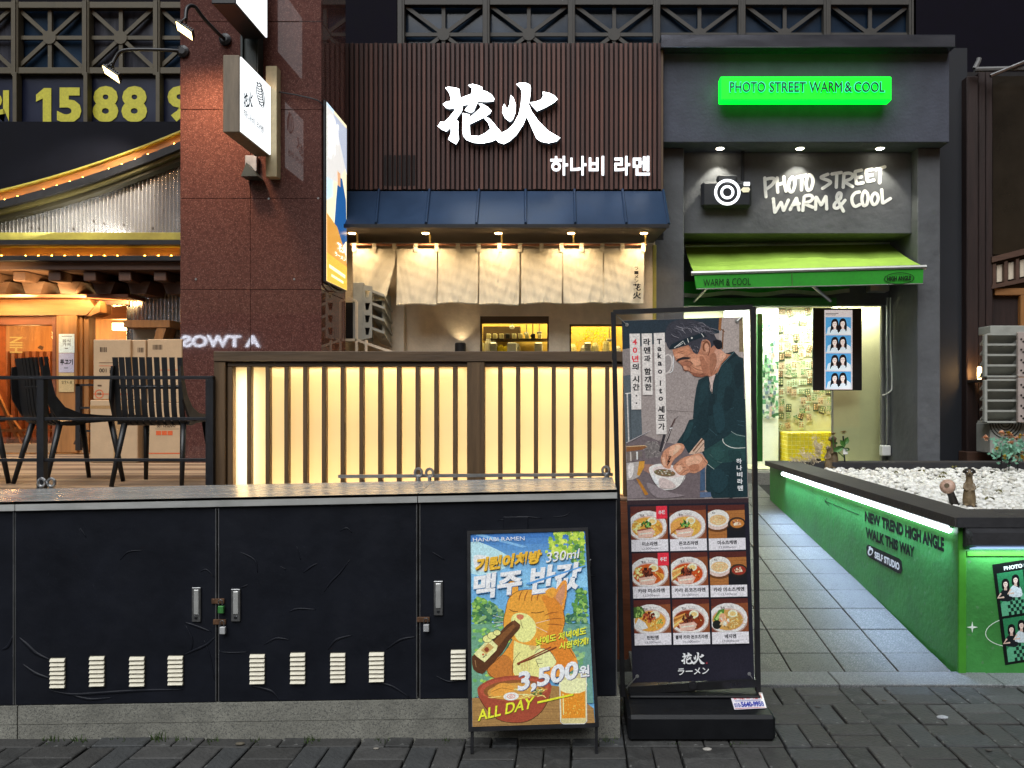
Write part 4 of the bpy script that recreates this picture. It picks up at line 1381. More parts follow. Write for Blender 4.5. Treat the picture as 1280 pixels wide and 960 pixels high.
HW = {  # hand painted letters, as brush lines in crop pixels
    'PHOTO STREET': [[[(108, 215), (112, 300), (118, 380)], [(108, 232), (150, 222), (188, 226), (175, 268), (122, 312)]],
                     [[(212, 215), (213, 280), (217, 342)], [(218, 275), (275, 257)], [(268, 205), (275, 270), (288, 332)]],
                     [[(340, 210), (318, 235), (308, 285), (320, 333), (345, 330), (360, 280), (358, 235), (340, 210)]],
                     [[(375, 213), (462, 195)], [(420, 208), (417, 322)]],
                     [[(485, 190), (465, 215), (457, 270), (470, 322), (498, 312), (513, 255), (508, 210), (485, 190)]],
                     [[(643, 186), (605, 200), (582, 216), (640, 238), (662, 256), (635, 280), (592, 308)]],
                     [[(670, 186), (755, 172)], [(715, 182), (710, 300)]],
                     [[(775, 182), (768, 300)], [(778, 182), (820, 178), (850, 195), (832, 225), (785, 250), (850, 292)]],
                     [[(868, 165), (872, 215), (880, 268)], [(868, 164), (925, 152)], [(876, 216), (925, 208)], [(885, 268), (938, 258)]],
                     [[(960, 152), (966, 200), (975, 250)], [(960, 152), (1015, 145)], [(970, 200), (1015, 193)], [(978, 249), (1028, 236)]],
                     [[(1042, 148), (1122, 124)], [(1080, 142), (1078, 200), (1074, 262)]]],
    'WARM & COOL': [[[(180, 390), (185, 450), (192, 510)], [(194, 508), (245, 422)], [(247, 424), (266, 495)], [(268, 492), (308, 402)]],
                    [[(320, 487), (374, 388)], [(376, 388), (396, 490)], [(338, 447), (402, 434)]],
                    [[(440, 375), (428, 495)], [(444, 372), (490, 364), (512, 385), (495, 412), (448, 434), (514, 466)]],
                    [[(535, 485), (540, 378)], [(543, 380), (583, 448)], [(585, 446), (622, 372)], [(624, 374), (630, 482)]],
                    [[(772, 500), (735, 430), (714, 385), (728, 346), (750, 352), (745, 390), (700, 432), (694, 465), (720, 472), (755, 440), (785, 404)]],
                    [[(908, 336), (868, 346), (842, 385), (848, 435), (872, 458), (910, 440)]],
                    [[(950, 326), (932, 355), (926, 405), (942, 452), (968, 440), (978, 390), (972, 350), (950, 326)]],
                    [[(1035, 345), (1015, 365), (1006, 405), (1022, 442), (1048, 434), (1064, 395), (1056, 360), (1035, 345)]],
                    [[(1092, 315), (1096, 370), (1100, 430)], [(1104, 430), (1168, 390)]]]}
for wd_, letters in HW.items():
    t = thing('painted_lettering', 'white hand painted words %s on the charcoal studio wall' % wd_, 'lettering', P(1030, 240 if wd_[0] == 'P' else 265, YR), 'painted words on the studio wall')
    for strokes in letters:
        mb = MB()
        for si, s_ in enumerate([q_ for t2 in strokes for q_ in ((t2[:len(t2) // 2 + 1], t2[len(t2) // 2:]) if t2[0] == t2[-1] else ((t2[:6], t2[5:]) if len(t2) == 11 else (t2,)))]):
            p2 = smooth_pts([(x, y, 0) for x, y in s_], 5) if len(s_) > 2 else [Vector((*s_[0], 0)), Vector((*s_[1], 0))]
            Lh, Rh = ribbon(p2, 27)
            fr_ = [P(940 + q.x / 6.737, 190 + q.y / 6.737, YR - .004 - .0007 * si) for q in Lh] + [P(940 + q.x / 6.737, 190 + q.y / 6.737, YR - .004 - .0007 * si) for q in Rh]
            n_ = len(Lh)
            d_ = Vector((0, .0036, 0))
            fs_ = [[i, i + 1, n_ + i + 1, n_ + i] for i in range(n_ - 1)]
            fs_ += [[i, i + 1, 2 * n_ + i + 1, 2 * n_ + i] for i in range(n_ - 1)] + [[n_ + i, n_ + i + 1, 3 * n_ + i + 1, 3 * n_ + i] for i in range(n_ - 1)]
            fs_ += [[0, n_, 3 * n_, 2 * n_], [n_ - 1, 2 * n_ - 1, 4 * n_ - 1, 3 * n_ - 1]]
            mb.add(fr_ + [p + d_ for p in fr_], fs_)
        mb.build('letter', M_hand, t)

aw = thing('awning', 'green retractable awning with lettered valance over the studio entrance', 'awning', P(1010, 350, 8.3))
fa = MB()
nx, ny = 30, 10
bl, br, fl_, fr_ = Vector((X(856, 9.05) , 9.05, Z(309, 9.05))), Vector((X(1112, 9.05), 9.05, Z(305, 9.05))), P(867.5, 340.5, 8.2), P(1154, 332.5, 8.2)
bl.x = max(bl.x, xL + .01); br.x = min(br.x, xR - .01); fl_.x = max(fl_.x, 1.25)
vs, fs = [], []
for j in range(ny + 1):
    for i in range(nx + 1):
        u, v = i / nx, j / ny
        p = bl.lerp(br, u).lerp(fl_.lerp(fr_, u), v)
        p.z -= .035 * math.sin(math.pi * v) * (.6 + .4 * math.sin(u * 9.5)) + .006 * math.sin(u * 40) * math.sin(math.pi * v)
        vs.append(p)
for j in range(ny):
    for i in range(nx):
        a_ = j * (nx + 1) + i
        fs.append([a_, a_ + 1, a_ + nx + 2, a_ + nx + 1])
fa.add(vs, fs)
fa.build('cloth', M_awn, aw, True)
MB().tube([fl_ + Vector((-.03, 0, -.01)), fr_ + Vector((.03, 0, -.01))], .024, 8).build('front_bar', M_alu, aw)
MB().tube([bl + Vector((0, .02, .02)), br + Vector((0, .02, .02))], .035, 10).build('roller', M_alu, aw)
va = MB()
vs, fs = [], []
for i in range(41):
    u = i / 40
    t0 = fl_.lerp(fr_, u) + Vector((0, -.005, -.03))
    t1 = P(870 + (1153 - 870) * u, 361.5 - 6.5 * u + .35 * math.sin(u * 31), 8.2) + Vector((0, -.012 - .004 * math.sin(u * 25), 0))
    vs += [t0, t1]
    if i: fs.append([2 * i - 2, 2 * i, 2 * i + 1, 2 * i - 1])
va.add(vs, fs)
va.build('valance', M_awnv, aw, True)
MB().tube([vs[1] + Vector((0, -.002, 0)), vs[-1] + Vector((0, -.002, 0))], .006, 6).build('valance_hem', M_alu, aw)
MB().tube([vs[34] + Vector((0, -.004, 0)), vs[35] + Vector((0, -.004, 0))], .005, 5).build('valance_seam', M_leaf, aw)
a = Art((0, 8.178, 0), (0, -1, 0), gain=1)
a.text('WARM & COOL', [(879.2, 348.9), (938.5, 347.2), (938.5, 356), (879.2, 357.7)], '#0c2410', 0)
a.build('valance_print', M_print, aw)
a = Art((0, 8.1775, 0), (0, -1, 0), gain=1)
a.ring(1124, 348, 18.5, 7, .9, '#0c2410', -2).text('HIGH ANGLE', [(1109, 345.6), (1139, 344.6), (1139, 350.2), (1109, 351.2)], '#0c2410', .05)
a.build('valance_print', M_print, aw)
for x0, x1 in ((893, 868), (1008, 1038)):
    MB().tube([P(x0, 350, 8.3), P(x1, 376, 9.1)], .02, 6).build('folding_arm', M_alu, aw)
sc2 = MB()
vs, fs = [], []
for i in range(41):
    u = i / 40
    x = 853 + (1062 - 853) * u
    y1 = 371 - 4 * u + 1.6 * math.sin(u * 17)
    vs += [P(x, 352, 9.12), P(x, y1 - 5, 9.11), P(x, y1, 9.11)]
    if i:
        k = 3 * i
        fs += [[k - 3, k, k + 1, k - 2], [k - 2, k + 1, k + 2, k - 1]]
sc2.add(vs, fs)
sc2.m = [0 if q % 2 == 0 else 1 for q in range(len(fs))]
sc2.build('inner_flap', [M_awnv, M_alu], aw, True)

# ------------------------------------------------------------------ inside the studio
ro = thing('studio_interior', 'bright photo studio interior with yellow tiled counter and photo covered wall', 'interior', (2.6, 9.9, zfl))
ZC = 2.74
MB().box((1.0, YG + .101, zfl - .03), (4.3, 10.26, zfl)).build('floor', M_grey_in, ro)
MB().box((1.0, YG + .03, ZC), (4.3, 10.24, ZC + .03)).build('ceiling', M_white, ro)
MB().box((1.0, YG + .1, zfl), (1.03, 10.24, ZC)).build('side_wall', M_white, ro)
MB().box((4.0, YG + .1, zfl), (4.03, 10.24, ZC)).build('side_wall', M_white, ro)
MB().box((1.03, 10.2, zfl), (4.0, 10.24, ZC - .002)).build('back_wall', M_grey_in, ro)
MB().box((X(905, 10.1), 10.08, zfl), (X(972.5, 10.1), 10.12, ZC - .002)).build('photo_panel', M_white, ro)
MB().box((X(1041, 9.5), 9.5, zfl), (X(1101, 9.5), 9.54, Z(372, 9.5)), .004).build('cream_partition', M_cream, ro)
MB().box((X(946, 9.4), 9.38, .75), (X(953, 9.4), 9.42, Z(392, 9.4)), .004).build('green_board', M_green, ro)
cb_ = MB()
cx0, cx1 = X(985, 9.8), X(1075, 9.8)
zc = Z(541, 9.8)
cb_.box((cx0, 9.81, zfl), (cx1, 10.19, zc - .004))
co_ = cb_.build('counter', M_ygrout, ro)
tl = MB()
tw = .0525
nxx = int((cx1 - cx0) / tw)
for i in range(nxx):
    for k in range(int((zc - zfl) / tw)):
        tl.box((cx0 + i * tw + .003, 9.804, zc - (k + 1) * tw + .003), (cx0 + (i + 1) * tw - .003, 9.812, zc - k * tw - .003), .002)
for i in range(7):
    for k in range(int((zc - zfl) / tw)):
        tl.box((cx0 - .006, 9.81 + i * tw + .003, zc - (k + 1) * tw + .003), (cx0 + .002, 9.81 + (i + 1) * tw - .003, zc - k * tw - .003), .002)
for i in range(nxx):
    for k in range(7):
        tl.box((cx0 + i * tw + .003, 9.81 + k * tw + .003, zc - .004), (cx0 + (i + 1) * tw - .003, 9.81 + (k + 1) * tw - .003, zc + .003), .002)
struct(tl.build('mosaic_tiles', M_ytile, co_), 'stuff')
for x0, y0, x1, y1 in ((1.25, 9.5, 2.15, 9.62), (1.25, 9.85, 2.15, 9.97), (2.3, 9.7, 3.6, 9.82)):
    MB().box((x0, y0, ZC - .03), (x1, y1, ZC - .001), .004).build('ceiling_light', M_ceil, ro)
lamp('studio_ceiling_and_fill_light', 'AREA', (1.7, 9.75, ZC - .04), 36, (.93, 1, .92), (1.7, 9.75, 0), .9, .5)
lamp('studio_ceiling_and_fill_light', 'AREA', (2.9, 9.84, ZC - .04), 54, (.96, 1, .84), (2.9, 9.84, 0), 1.2, .4)
lamp('studio_ceiling_and_fill_light', 'AREA', (3.2, 9.39, ZC - .02), 30, (1, .98, .86), (3.2, 9.40, 0), 1.2, .08)  # added fill lamp without a fixture, brightens the front of the cream partition

strip_meshes = []
for v in range(7):
    a = Art((0, 10.19, 0), (0, -1, 0), eps=.0004, gain=1)
    a.rect(-3.4, -5, 3.4, 5, rnd.choice(['#b9c2ae', '#8fb48a', '#1d221d', '#6fae6a', '#b4a996', '#2c3a2e']))
    c_ = rnd.choice(['#3d7a4a', '#4c6f86', '#7f8f68', '#8a6a4a', '#2d4a3a'])
    for i in range(2):
        for k in range(3):
            a.rect(-2.8 + i * 3, -4.3 + k * 2.6, -.4 + i * 3, -2.2 + k * 2.6, c_)
            a.ell(-1.6 + i * 3 + rnd.uniform(-.4, .4), -3 + k * 2.6, .7, .8, rnd.choice(['#1a1614', '#caa68a', '#2a2420']), n=8)
            a.ell(-1.6 + i * 3 + rnd.uniform(-.4, .4), -2.9 + k * 2.6, .4, .5, '#d9b79c', n=6)
    off = sum((Vector(v_) for v_ in a.mb.v), Vector()) / len(a.mb.v)
    me = a.mb.mesh('photo_strip', M_print, Vector((off.x, 10.19, off.z)))
    strip_meshes.append(me)
used = []
for gx in range(10):
    for gy in range(14):
        x, y = 977 + gx * 8.4 + rnd.uniform(-2, 2), 390 + gy * 11 + rnd.uniform(-3, 3)
        lim = 535 if x < 1012 else 518
        dens = .97 if y < 500 else (.85 if y < 530 else .5)
        if y > lim or x > 1057 or (1019 < x and y < 484) or rnd.random() > dens: continue
        piece('photo_strip', rnd.choice(strip_meshes), ro, P(x, y, 10.188 - rnd.uniform(0, .004)) - ro.location, (0, R(rnd.choice((0, 0, 90, rnd.uniform(-25, 25)))), 0))
sm = MB()
a = Art((0, 10.076, 0), (0, -1, 0), eps=.0002, gain=1)
for i in range(190):
    x, y = rnd.uniform(953, 971), 392 + 130 * rnd.random() ** 1.05
    w_, h_ = rnd.uniform(1, 2.2), rnd.uniform(1.4, 3)
    a.rect(x - w_, y - h_, x + w_, y + h_, rnd.choice(['#7aa884', '#5d8f6c', '#a5a9b4', '#6a7a8a', '#cfd8c8', '#c7a9a0', '#46704f', '#8fae8a']))
struct(a.build('photo_prints', M_print, ro), 'stuff')

scn = thing('photo_strip_screen', 'black hanging panel showing a strip of four blue photo booth pictures', 'screen', P(1047, 488, 9.24))
MB().pxbox(1016.5, 385, 1077.5, 488, 9.20, 9.235, .004).build('panel', M_black, scn)
a = Art((0, 9.199, 0), (0, -1, 0), gain=1)
a.rect(1030.5, 387.5, 1065.5, 487, '#cfc3c3').rect(1032, 391.5, 1048, 392.3, '#555555').rect(1032, 393.3, 1045, 393.9, '#555555')
for k in range(4):
    y = 396.5 + k * 22.6
    a.rect(1032, y, 1063.8, y + 21.4, '#4e9bd0')
    a.poly([(1033, y + 21.4), (1035, y + 13), (1041, y + 10), (1046, y + 12), (1049, y + 21.4)], '#cfe3ee', 0)
    a.poly([(1048, y + 21.4), (1050, y + 13), (1057, y + 10), (1063, y + 14), (1063.8, y + 21.4)], '#dfe6ea', 0)
    for cx, cy, tl_ in ((1043.5, y + 8, -1.5), (1053.5, y + 7.5, 1)):
        a.poly([(cx - 4, cy - 3), (cx - 1, cy - 6), (cx + 3, cy - 5), (cx + 5, cy + 2), (cx + 4.5, cy + 10), (cx + 2, cy + 10), (cx - 3, cy + 9 + tl_), (cx - 6, cy + 12), (cx - 5, cy + 4)], '#14161c', 3)
        a.poly([(cx - 1.3, cy + 2), (cx + 1.3, cy + 2), (cx + 1.8, cy + 8), (cx - 1.6, cy + 8)], '#d9c2b8').poly([(cx - 3.4, cy + 12), (cx - 3, cy + 8.2), (cx, cy + 7), (cx + 3.2, cy + 8.2), (cx + 3.6, cy + 12)], '#d5e2ea').ell(cx - .2, cy + .9, 2.7, 4.0, '#ecdcd4', 6, 14).poly([(cx - 3, cy - 1), (cx - 2.4, cy - 4.2), (cx + .6, cy - 4.6), (cx + 2.8, cy - 3), (cx + 2.9, cy - .5), (cx + 1.2, cy - 2.6), (cx - 1.2, cy - 2.2)], '#14161c').line([(cx - 1.6, cy), (cx - .6, cy)], .6, '#222222').line([(cx + .6, cy), (cx + 1.6, cy)], .6, '#222222').line([(cx - .8, cy + 2.2), (cx + .6, cy + 2.2)], .6, '#a04a50')
a.build('photo_strip_print', PRINT('lit screen print', .25, .75), scn)
dl = thing('daisy_decal', 'sheet with a logo stuck at the top of the cream partition', 'decal', P(1073, 380, 9.49))
a = Art((0, 9.493, 0), (0, -1, 0), gain=1)
a.rect(1070, 374, 1077, 382, '#e9e2b8').line([(1071, 379), (1073, 376), (1075, 380)], .8, '#6a5a2a')
a.build('sheet', M_print, dl)

# ------------------------------------------------------------------ neighbour on the right
nb_ = thing('timber_house_front', 'dark brown timber shopfront with tall dim window beyond the studio', 'shopfront', P(1245, 580, 8.9))
MB().pxbox(1174, 60, 1209, 640, 8.92, 9.2).build('slate_panel', M_slate, nb_)
for x0, x1, y0 in ((1208.5, 1223, 95), (1223.5, 1232, 90), (1232.5, 1241, 90)):
    MB().pxbox(x0, y0, x1, 640, 8.80 + (x0 - 1208) * .003, 9.0, .008).build('post', M_brownwood, nb_)
MB().pxbox(1241, 95, 1360, 318, 8.98, 9.0).build('window_pane', M('dim brown glass', (.022, .017, .012), .15, var=.3, scale=2), nb_)
recalc(MB().prism([P(1240, 321, 8.85), P(1360, 290, 8.85), P(1360, 299, 8.85), P(1240, 328, 8.85)], (0, .12, 0)).build('rail', M_brownwoodh, nb_))
recalc(MB().prism([P(1240, 356, 8.86), P(1360, 330, 8.86), P(1360, 336, 8.86), P(1240, 361, 8.86)], (0, .12, 0)).build('rail', M_brownwoodh, nb_))
for i in range(6):
    x = 1243 + i * 14.5
    dy = -(x - 1240) * .22
    MB().pxslab([(x + 3, 332 + dy), (x + 10.5, 331 + dy), (x + 10.5, 352 + dy), (x + 3, 353.5 + dy)], 8.92, 8.94).build('paper_light', M_stucco, nb_)
    MB().pxslab([(x - 2, 331 + dy), (x + 2.2, 330 + dy), (x + 2.2, 357 + dy), (x - 2, 358 + dy)], 8.87, 8.97).build('lattice_bar', M_brownwoodh, nb_)
MB().pxbox(1244, 360, 1360, 369, 8.9, 9.0, .005).build('lintel', M_warmwoodh, nb_)
MB().pxbox(1276, 369, 1284, 600, 8.9, 9.0, .005).build('door_post', M_warmwood, nb_)
MB().pxbox(1240, 369, 1277, 640, 8.96, 9.0).build('door_leaf', M_brownwood, nb_)
MB().pxbox(1208, 90, 1360, 640, 9.0, 9.3).build('dark_inside', M_black, nb_)
MB().pxbox(1209, 565, 1254, 582, 8.7, 8.9, .006).build('sill', M_brownwoodh, nb_)
gp = thing('gutter_pipe', 'white drain pipes running under the dark eave of the timber shopfront', 'pipe', P(1240, 85, 8.7))
MB().tube([P(1218.5, 86, 8.7), P(1223, 77, 8.7), P(1224, 73, 8.7)], .028, 8).tube([P(1218, 87, 8.7), P(1360, 84, 8.7)], .03, 8).build('pipe', M('old white pipe', (.16, .16, .16), .6), gp)
MB().tube([P(1238, 95, 8.68), P(1360, 45, 8.6)], .02, 6).build('stay', M_steel2, gp)
wl_ = thing('sconce_lamp', 'small warm sconce lamp lit on the brown timber post', 'wall lamp', P(1228, 475, 8.76))
MB().pxbox(1223.5, 458.5, 1227.5, 474, 8.62, 8.66, .008).build('tube', EMIT('sconce bulb', (1, .66, .28), 14), wl_)
MB().pxbox(1220, 474.5, 1229, 478, 8.60, 8.80, .004).build('bracket', M_black, wl_)
lamp('sconce_light', 'POINT', P(1222, 466, 8.66), 5, (1, .55, .2), size=.03)

for nm, y0, y1, lbl in (('a', 418, 471, 'grey louvred condenser guard, upper of the two by the flowers'), ('b', 475, 528, 'grey louvred condenser guard, lower of the two by the flowers')):
    g_ = thing('condenser_guard', lbl, 'air conditioner', P(1255, y1, 8.2), 'louvred condenser guards')
    MB().pxbox(1234, y0 + 2, 1272, y1, 8.36, 8.4).build('dark_back', M_louv, g_)
    MB().pxbox(1231, y0, 1234.5, y1, 8.2, 8.25, .004).build('end_plate', M_louv, g_)
    dsl = MB()
    dsl.pxbox(1273, y0 - 3, 1300, y1, 8.15, 8.19, .004)
    dsl.build('dotted_plate', M('pale pink plate', (.40, .33, .30), .5), g_)
    dt = MB()
    for k in range(4):
        for q in range(2): dt.lathe([(.011, 0), (.011, .003)], P(1276.5 + q * 2.6, y0 + 6 + k * 13 + q * 3, 8.149), (0, -1, 0), 8)
    dt.build('dot', M_black, g_)
    for k in range(4):
        y = y0 + 1 + k * 13
        recalc(MB().prism([(X(1234, 8.2), 8.2, Z(y, 8.2)), (X(1273, 8.2), 8.2, Z(y, 8.2)), (X(1273, 8.2), 8.35, Z(y, 8.2) - .10), (X(1234, 8.2), 8.35, Z(y, 8.2) - .10)], (0, 0, .022)).build('slat', M_louv, g_))
    MB().pxbox(1234, y1 - 1.5, 1273, y1 + 1, 8.2, 8.4, .003).build('bottom_rail', M_louv, g_)
cu = thing('condenser_unit', 'pale condenser unit with round fan grille under the louvred guards', 'air conditioner', P(1262, 567, 8.3))
MB().pxbox(1238, 529, 1300, 567, 8.3, 8.6, .01).build('case', M_louv, cu)
gr = MB()
for r_ in (.05, .08, .11, .14, .17):
    pts = [P(1257, 528, 8.295) + Vector((r_ * math.cos(a_), 0, r_ * math.sin(a_))) for a_ in [math.pi + math.pi * k / 14 for k in range(15)]]
    gr.tube(pts, .005, 5)
gr.build('fan_grille', M_black, cu)
MB().pxbox(1238, 407, 1300, 417, 8.25, 8.5, .006).build('top_cover', M_louv, cu)

# ------------------------------------------------------------------ green planter with white pebbles
pl = thing('planter', 'green planter box with dark cap, white light bar and printed words beside the path', 'planter', (3.4, 4.3, 0))
ga, gb = Vector((2.092, 4.215, 0)), Vector((2.03, 8.05, 0))          # foot of the long side
ca, cb2 = Vector((2.052, 4.165, 0)), Vector((1.985, 8.08, 0))        # outer cap edge
ZT = .862
XR_ = 5.2
up = Vector((0, 0, 1))
recalc(MB().prism([ga + up * -.1, gb + up * .35, gb + up * (ZT - .052), ga + up * (ZT - .052)], (.04, 0, 0)).build('side_board', M_green, pl))
MB().box((2.139, 4.215, -.02), (XR_, 4.255, ZT - .052)).build('front_board', M_green, pl)
MB().box((2.094, 4.207, -.015), (2.137, 4.256, ZT - .054), .003).build('corner_trim', M_greent, pl)
MB().box((2.14, 4.205, ZT - .215), (XR_, 4.214, ZT - .19)).build('trim', M_greent, pl)
ci, cj = Vector((2.286, 4.50, 0)), Vector((2.30, 7.86, 0))
recalc(MB().prism([p + up * ZT for p in (ca, Vector((2.40, 4.165, 0)), Vector((2.40, 4.50, 0)), ci, cj, Vector((2.4, 7.86, 0)), Vector((2.4, 8.08, 0)), cb2)], (0, 0, -.05)).build('cap', M_cap, pl))
MB().box((2.402, 4.165, ZT - .05), (XR_, 4.50, ZT)).build('cap', M_cap, pl)
MB().box((2.402, 7.86, ZT - .05), (XR_, 8.08, ZT)).build('cap', M_cap, pl)
MB().box((2.40, 7.84, ZT - .14), (XR_, 7.858, ZT - .006)).build('inner_edge', M_capf, pl)
MB().box((2.062, 4.158, ZT - .052), (XR_, 4.164, ZT + .002)).build('cap_edging', M_capf, pl)
tro = MB()
tro.prism([(2.115, 4.162, ZT - .056), (2.115, 4.10, ZT - .07), (2.115, 4.10, ZT - .135), (2.115, 4.205, ZT - .165), (2.115, 4.205, ZT - .056)], (XR_ - 2.115, 0, 0))
recalc(tro.build('light_cover', M_capf, pl))
recalc(MB().prism([(2.15, 4.125, ZT - .149), (2.15, 4.198, ZT - .170), (2.15, 4.198, ZT - .178), (2.15, 4.125, ZT - .157)], (XR_ - 2.15, 0, 0)).build('front_led', M_ledcover, pl))
lamp('planter_front_led', 'AREA', (3.1, 4.17, ZT - .18), 7, (.70, .9, 1.0), (3.1, 4.20, 0), 1.9, .03)
d_ = (gb - ga).normalized()
b0, b1_ = ga + d_ * .05 + Vector((-.022, 0, ZT - .082)), ga + d_ * 3.28 + Vector((-.022, 0, ZT - .082))
MB().tube([b0, b1_], .018, 8).build('led_bar', M_ledbar, pl)
MB().tube([b0 + Vector((.012, 0, .02)), b1_ + Vector((.012, 0, .02))], .016, 4).build('led_holder', M_alu, pl)
m_ = (b0 + b1_) / 2
lo_ = lamp('planter_side_led', 'AREA', m_ + Vector((-.012, 0, -.022)), 20, (.42, .60, 1.0), m_ + Vector((-.14, 0, -.9)), .03, 3.2, spread=R(82))
lo_.rotation_euler = Matrix(((0, 0, 0), (0, 0, 0), (0, 0, 0))).to_euler()
zx = Vector((.16, 0, 1)).normalized()
yx = d_
xx_ = yx.cross(zx).normalized()
zx = xx_.cross(yx)
lo_.rotation_euler = Matrix((xx_, yx, zx)).transposed().to_euler()

ns_ = Vector((-(gb - ga).y, (gb - ga).x, 0)).normalized()
a = Art(ga + ns_ * .002, ns_, gain=1).crop(960, 540, 4)
BK = '#0b0f0c'
a.text('NEW TREND HIGH ANGLE', [(484, 394), (880, 528), (880, 600), (484, 446)], BK, .05)
a.text('WALK THIS WAY', [(488, 474), (733, 574), (731, 630), (488, 528)], BK, .05)
a.poly([(500, 562), (655, 632), (668, 645), (672, 690), (664, 708), (650, 706), (505, 626), (493, 612), (491, 575)], BK)
a.text('SELF STUDIO', [(533, 596), (657, 655), (657, 694), (533, 630)], '#e8e8e0', .045)
a.ell(512, 598, 13, 20, '#e8e8e0', 15).rect(504, 572, 514, 584, '#e8e8e0').ell(513, 600, 7, 11, BK, 15)
a.line([(285, 346), (455, 414)], 3, BK).line([(296, 330), (284, 346), (304, 368)], 3, BK)
a.line([(321, 345), (332, 520)], 2, '#3aa04a')
a.build('side_print', M_print, pl)

a = Art((0, 4.213, 0), (0, -1, 0), gain=1).crop(1100, 640, 4.361)
a.ring(785, 650, 210, 88, 4, '#d8e6d8', -4, 40)
a.poly([(503, 596), (508, 622), (535, 628), (508, 634), (503, 660), (498, 634), (472, 628), (498, 622)], '#e0ece0')
fr = lambda u, v: (612 + u * 330 + v * 70, 287 - u * 52 + v * 548)
a.poly([fr(0, 0), fr(1, 0), fr(1, 1), fr(0, 1)], '#0b1210')
a.text('PHOTO STREET', [fr(.18, .035), fr(.80, .035), fr(.80, .075), fr(.18, .075)], '#d8e0d8', .05)
for v0, v1 in ((.095, .52), (.545, .975)):
    for u0, u1 in ((.055, .48), (.50, .945)):
        a.poly([fr(u0, v0), fr(u1, v0), fr(u1, v1), fr(u0, v1)], '#2b7a4e')
        H = v1 - v0
        a.poly([fr(u0, v0 + H * .72), fr(u0 + .14, v0 + H * .52), fr(u1, v0 + H * .55), fr(u1, v1), fr(u0, v1)], '#5aa57e')
        for i in range(7):
            for k in range(5):
                if (i + k) % 2: continue
                uu, vv = u0 + .11 + i * .045, v0 + H * (.60 + k * .08)
                if uu + .045 < u1: a.poly([fr(uu, vv), fr(uu + .045, vv), fr(uu + .045, vv + H * .08), fr(uu, vv + H * .08)], '#0c2a20')
        for uu, hh, ac_ in ((u0 + .12, .26, '#171a1f'), (u0 + .29, .20, '#c9d4d8')):
            cx, cy = fr(uu, v0 + H * hh)
            a.poly([(cx - 34, cy + 90), (cx - 26, cy + 45), (cx, cy + 28), (cx + 28, cy + 45), (cx + 34, cy + 92)], ac_, 3)
            a.line([(cx - 26, cy + 55), (cx - 42, cy + 78), (cx - 10, cy + 74)], 9, '#d9b9a6')
            a.poly([(cx - 20, cy + 20), (cx - 18, cy - 16), (cx, cy - 28), (cx + 18, cy - 14), (cx + 22, cy + 44), (cx + 10, cy + 40), (cx - 12, cy + 30)], '#100f12', 3)
            a.poly([(cx - 6, cy + 12), (cx + 6, cy + 12), (cx + 9, cy + 36), (cx - 8, cy + 36)], '#cfb0a0').ell(cx, cy + 3, 12, 18, '#e2c8ba', 0, 12).poly([(cx - 13, cy - 2), (cx - 10, cy - 18), (cx + 4, cy - 20), (cx + 13, cy - 10), (cx + 12, cy - 2), (cx + 4, cy - 11), (cx - 5, cy - 9)], '#100f12').line([(cx - 6, cy), (cx - 2, cy)], 2, '#221a1a').line([(cx + 2, cy), (cx + 6, cy)], 2, '#221a1a').line([(cx - 3, cy + 9), (cx + 3, cy + 9)], 2, '#a04a50')
a.build('front_print', M_print, pl)

soil = MB().box((2.29, 4.46, .55), (XR_, 7.88, .758)).build('soil', M_soil, pl)
ico = bmesh.new()
bmesh.ops.create_icosphere(ico, subdivisions=1, radius=1)
iv = [v.co.copy() for v in ico.verts]
ifs = [[v.index for v in f.verts] for f in ico.faces]
ico.free()
pb = MB()
for i in range(5200):
    y = 4.50 + 3.36 * rnd.random()
    x = 2.30 + (min(.60 * y, 4.6) + .15 - 2.30) * rnd.random()
    z = .772 + .022 * rnd.random() + (.012 if rnd.random() > .6 else 0)
    r_ = rnd.choice((rnd.uniform(.010, .018), rnd.uniform(.016, .027), rnd.uniform(.022, .033)))
    m = Matrix.Translation((x, y, z)) @ Matrix.Rotation(rnd.uniform(0, 6.28), 4, 'Z') @ Matrix.Rotation(rnd.uniform(-.5, .5), 4, 'X') @ Matrix.Diagonal((r_ * rnd.uniform(1.0, 1.5), r_, r_ * rnd.uniform(.6, .85), 1))
    pb.add([m @ v for v in iv], ifs, rnd.choice((0, 0, 0, 1, 1, 2)))
struct(pb.build('white_pebbles', M_peb, pl, True), 'stuff')
lf = MB()
for px, py in ((1080, 589), (1119, 593), (1105, 588), (1151, 591), (1178, 594), (1177, 599), (1239, 627), (1248, 617), (1192, 586), (1240, 593), (1219, 612)):
    Yp = 961 * (CH - .81) / (py - 500)
    for k in range(4):
        p = P(px, py, Yp) + Vector((rnd.uniform(-.025, .025), rnd.uniform(-.03, .03), .02))
        a_ = rnd.uniform(0, 6.28)
        u = Vector((math.cos(a_), math.sin(a_), .5)) * .025
        v = Vector((-math.sin(a_), math.cos(a_), .2)) * .011
        lf.add([p - u, p + v, p + u, p - v + Vector((0, 0, .008))], [(0, 1, 2, 3)])
struct(lf.build('fallen_leaves', M('dry leaf', (.10, .09, .02), .8, var=.5, scale=50), pl), 'stuff')


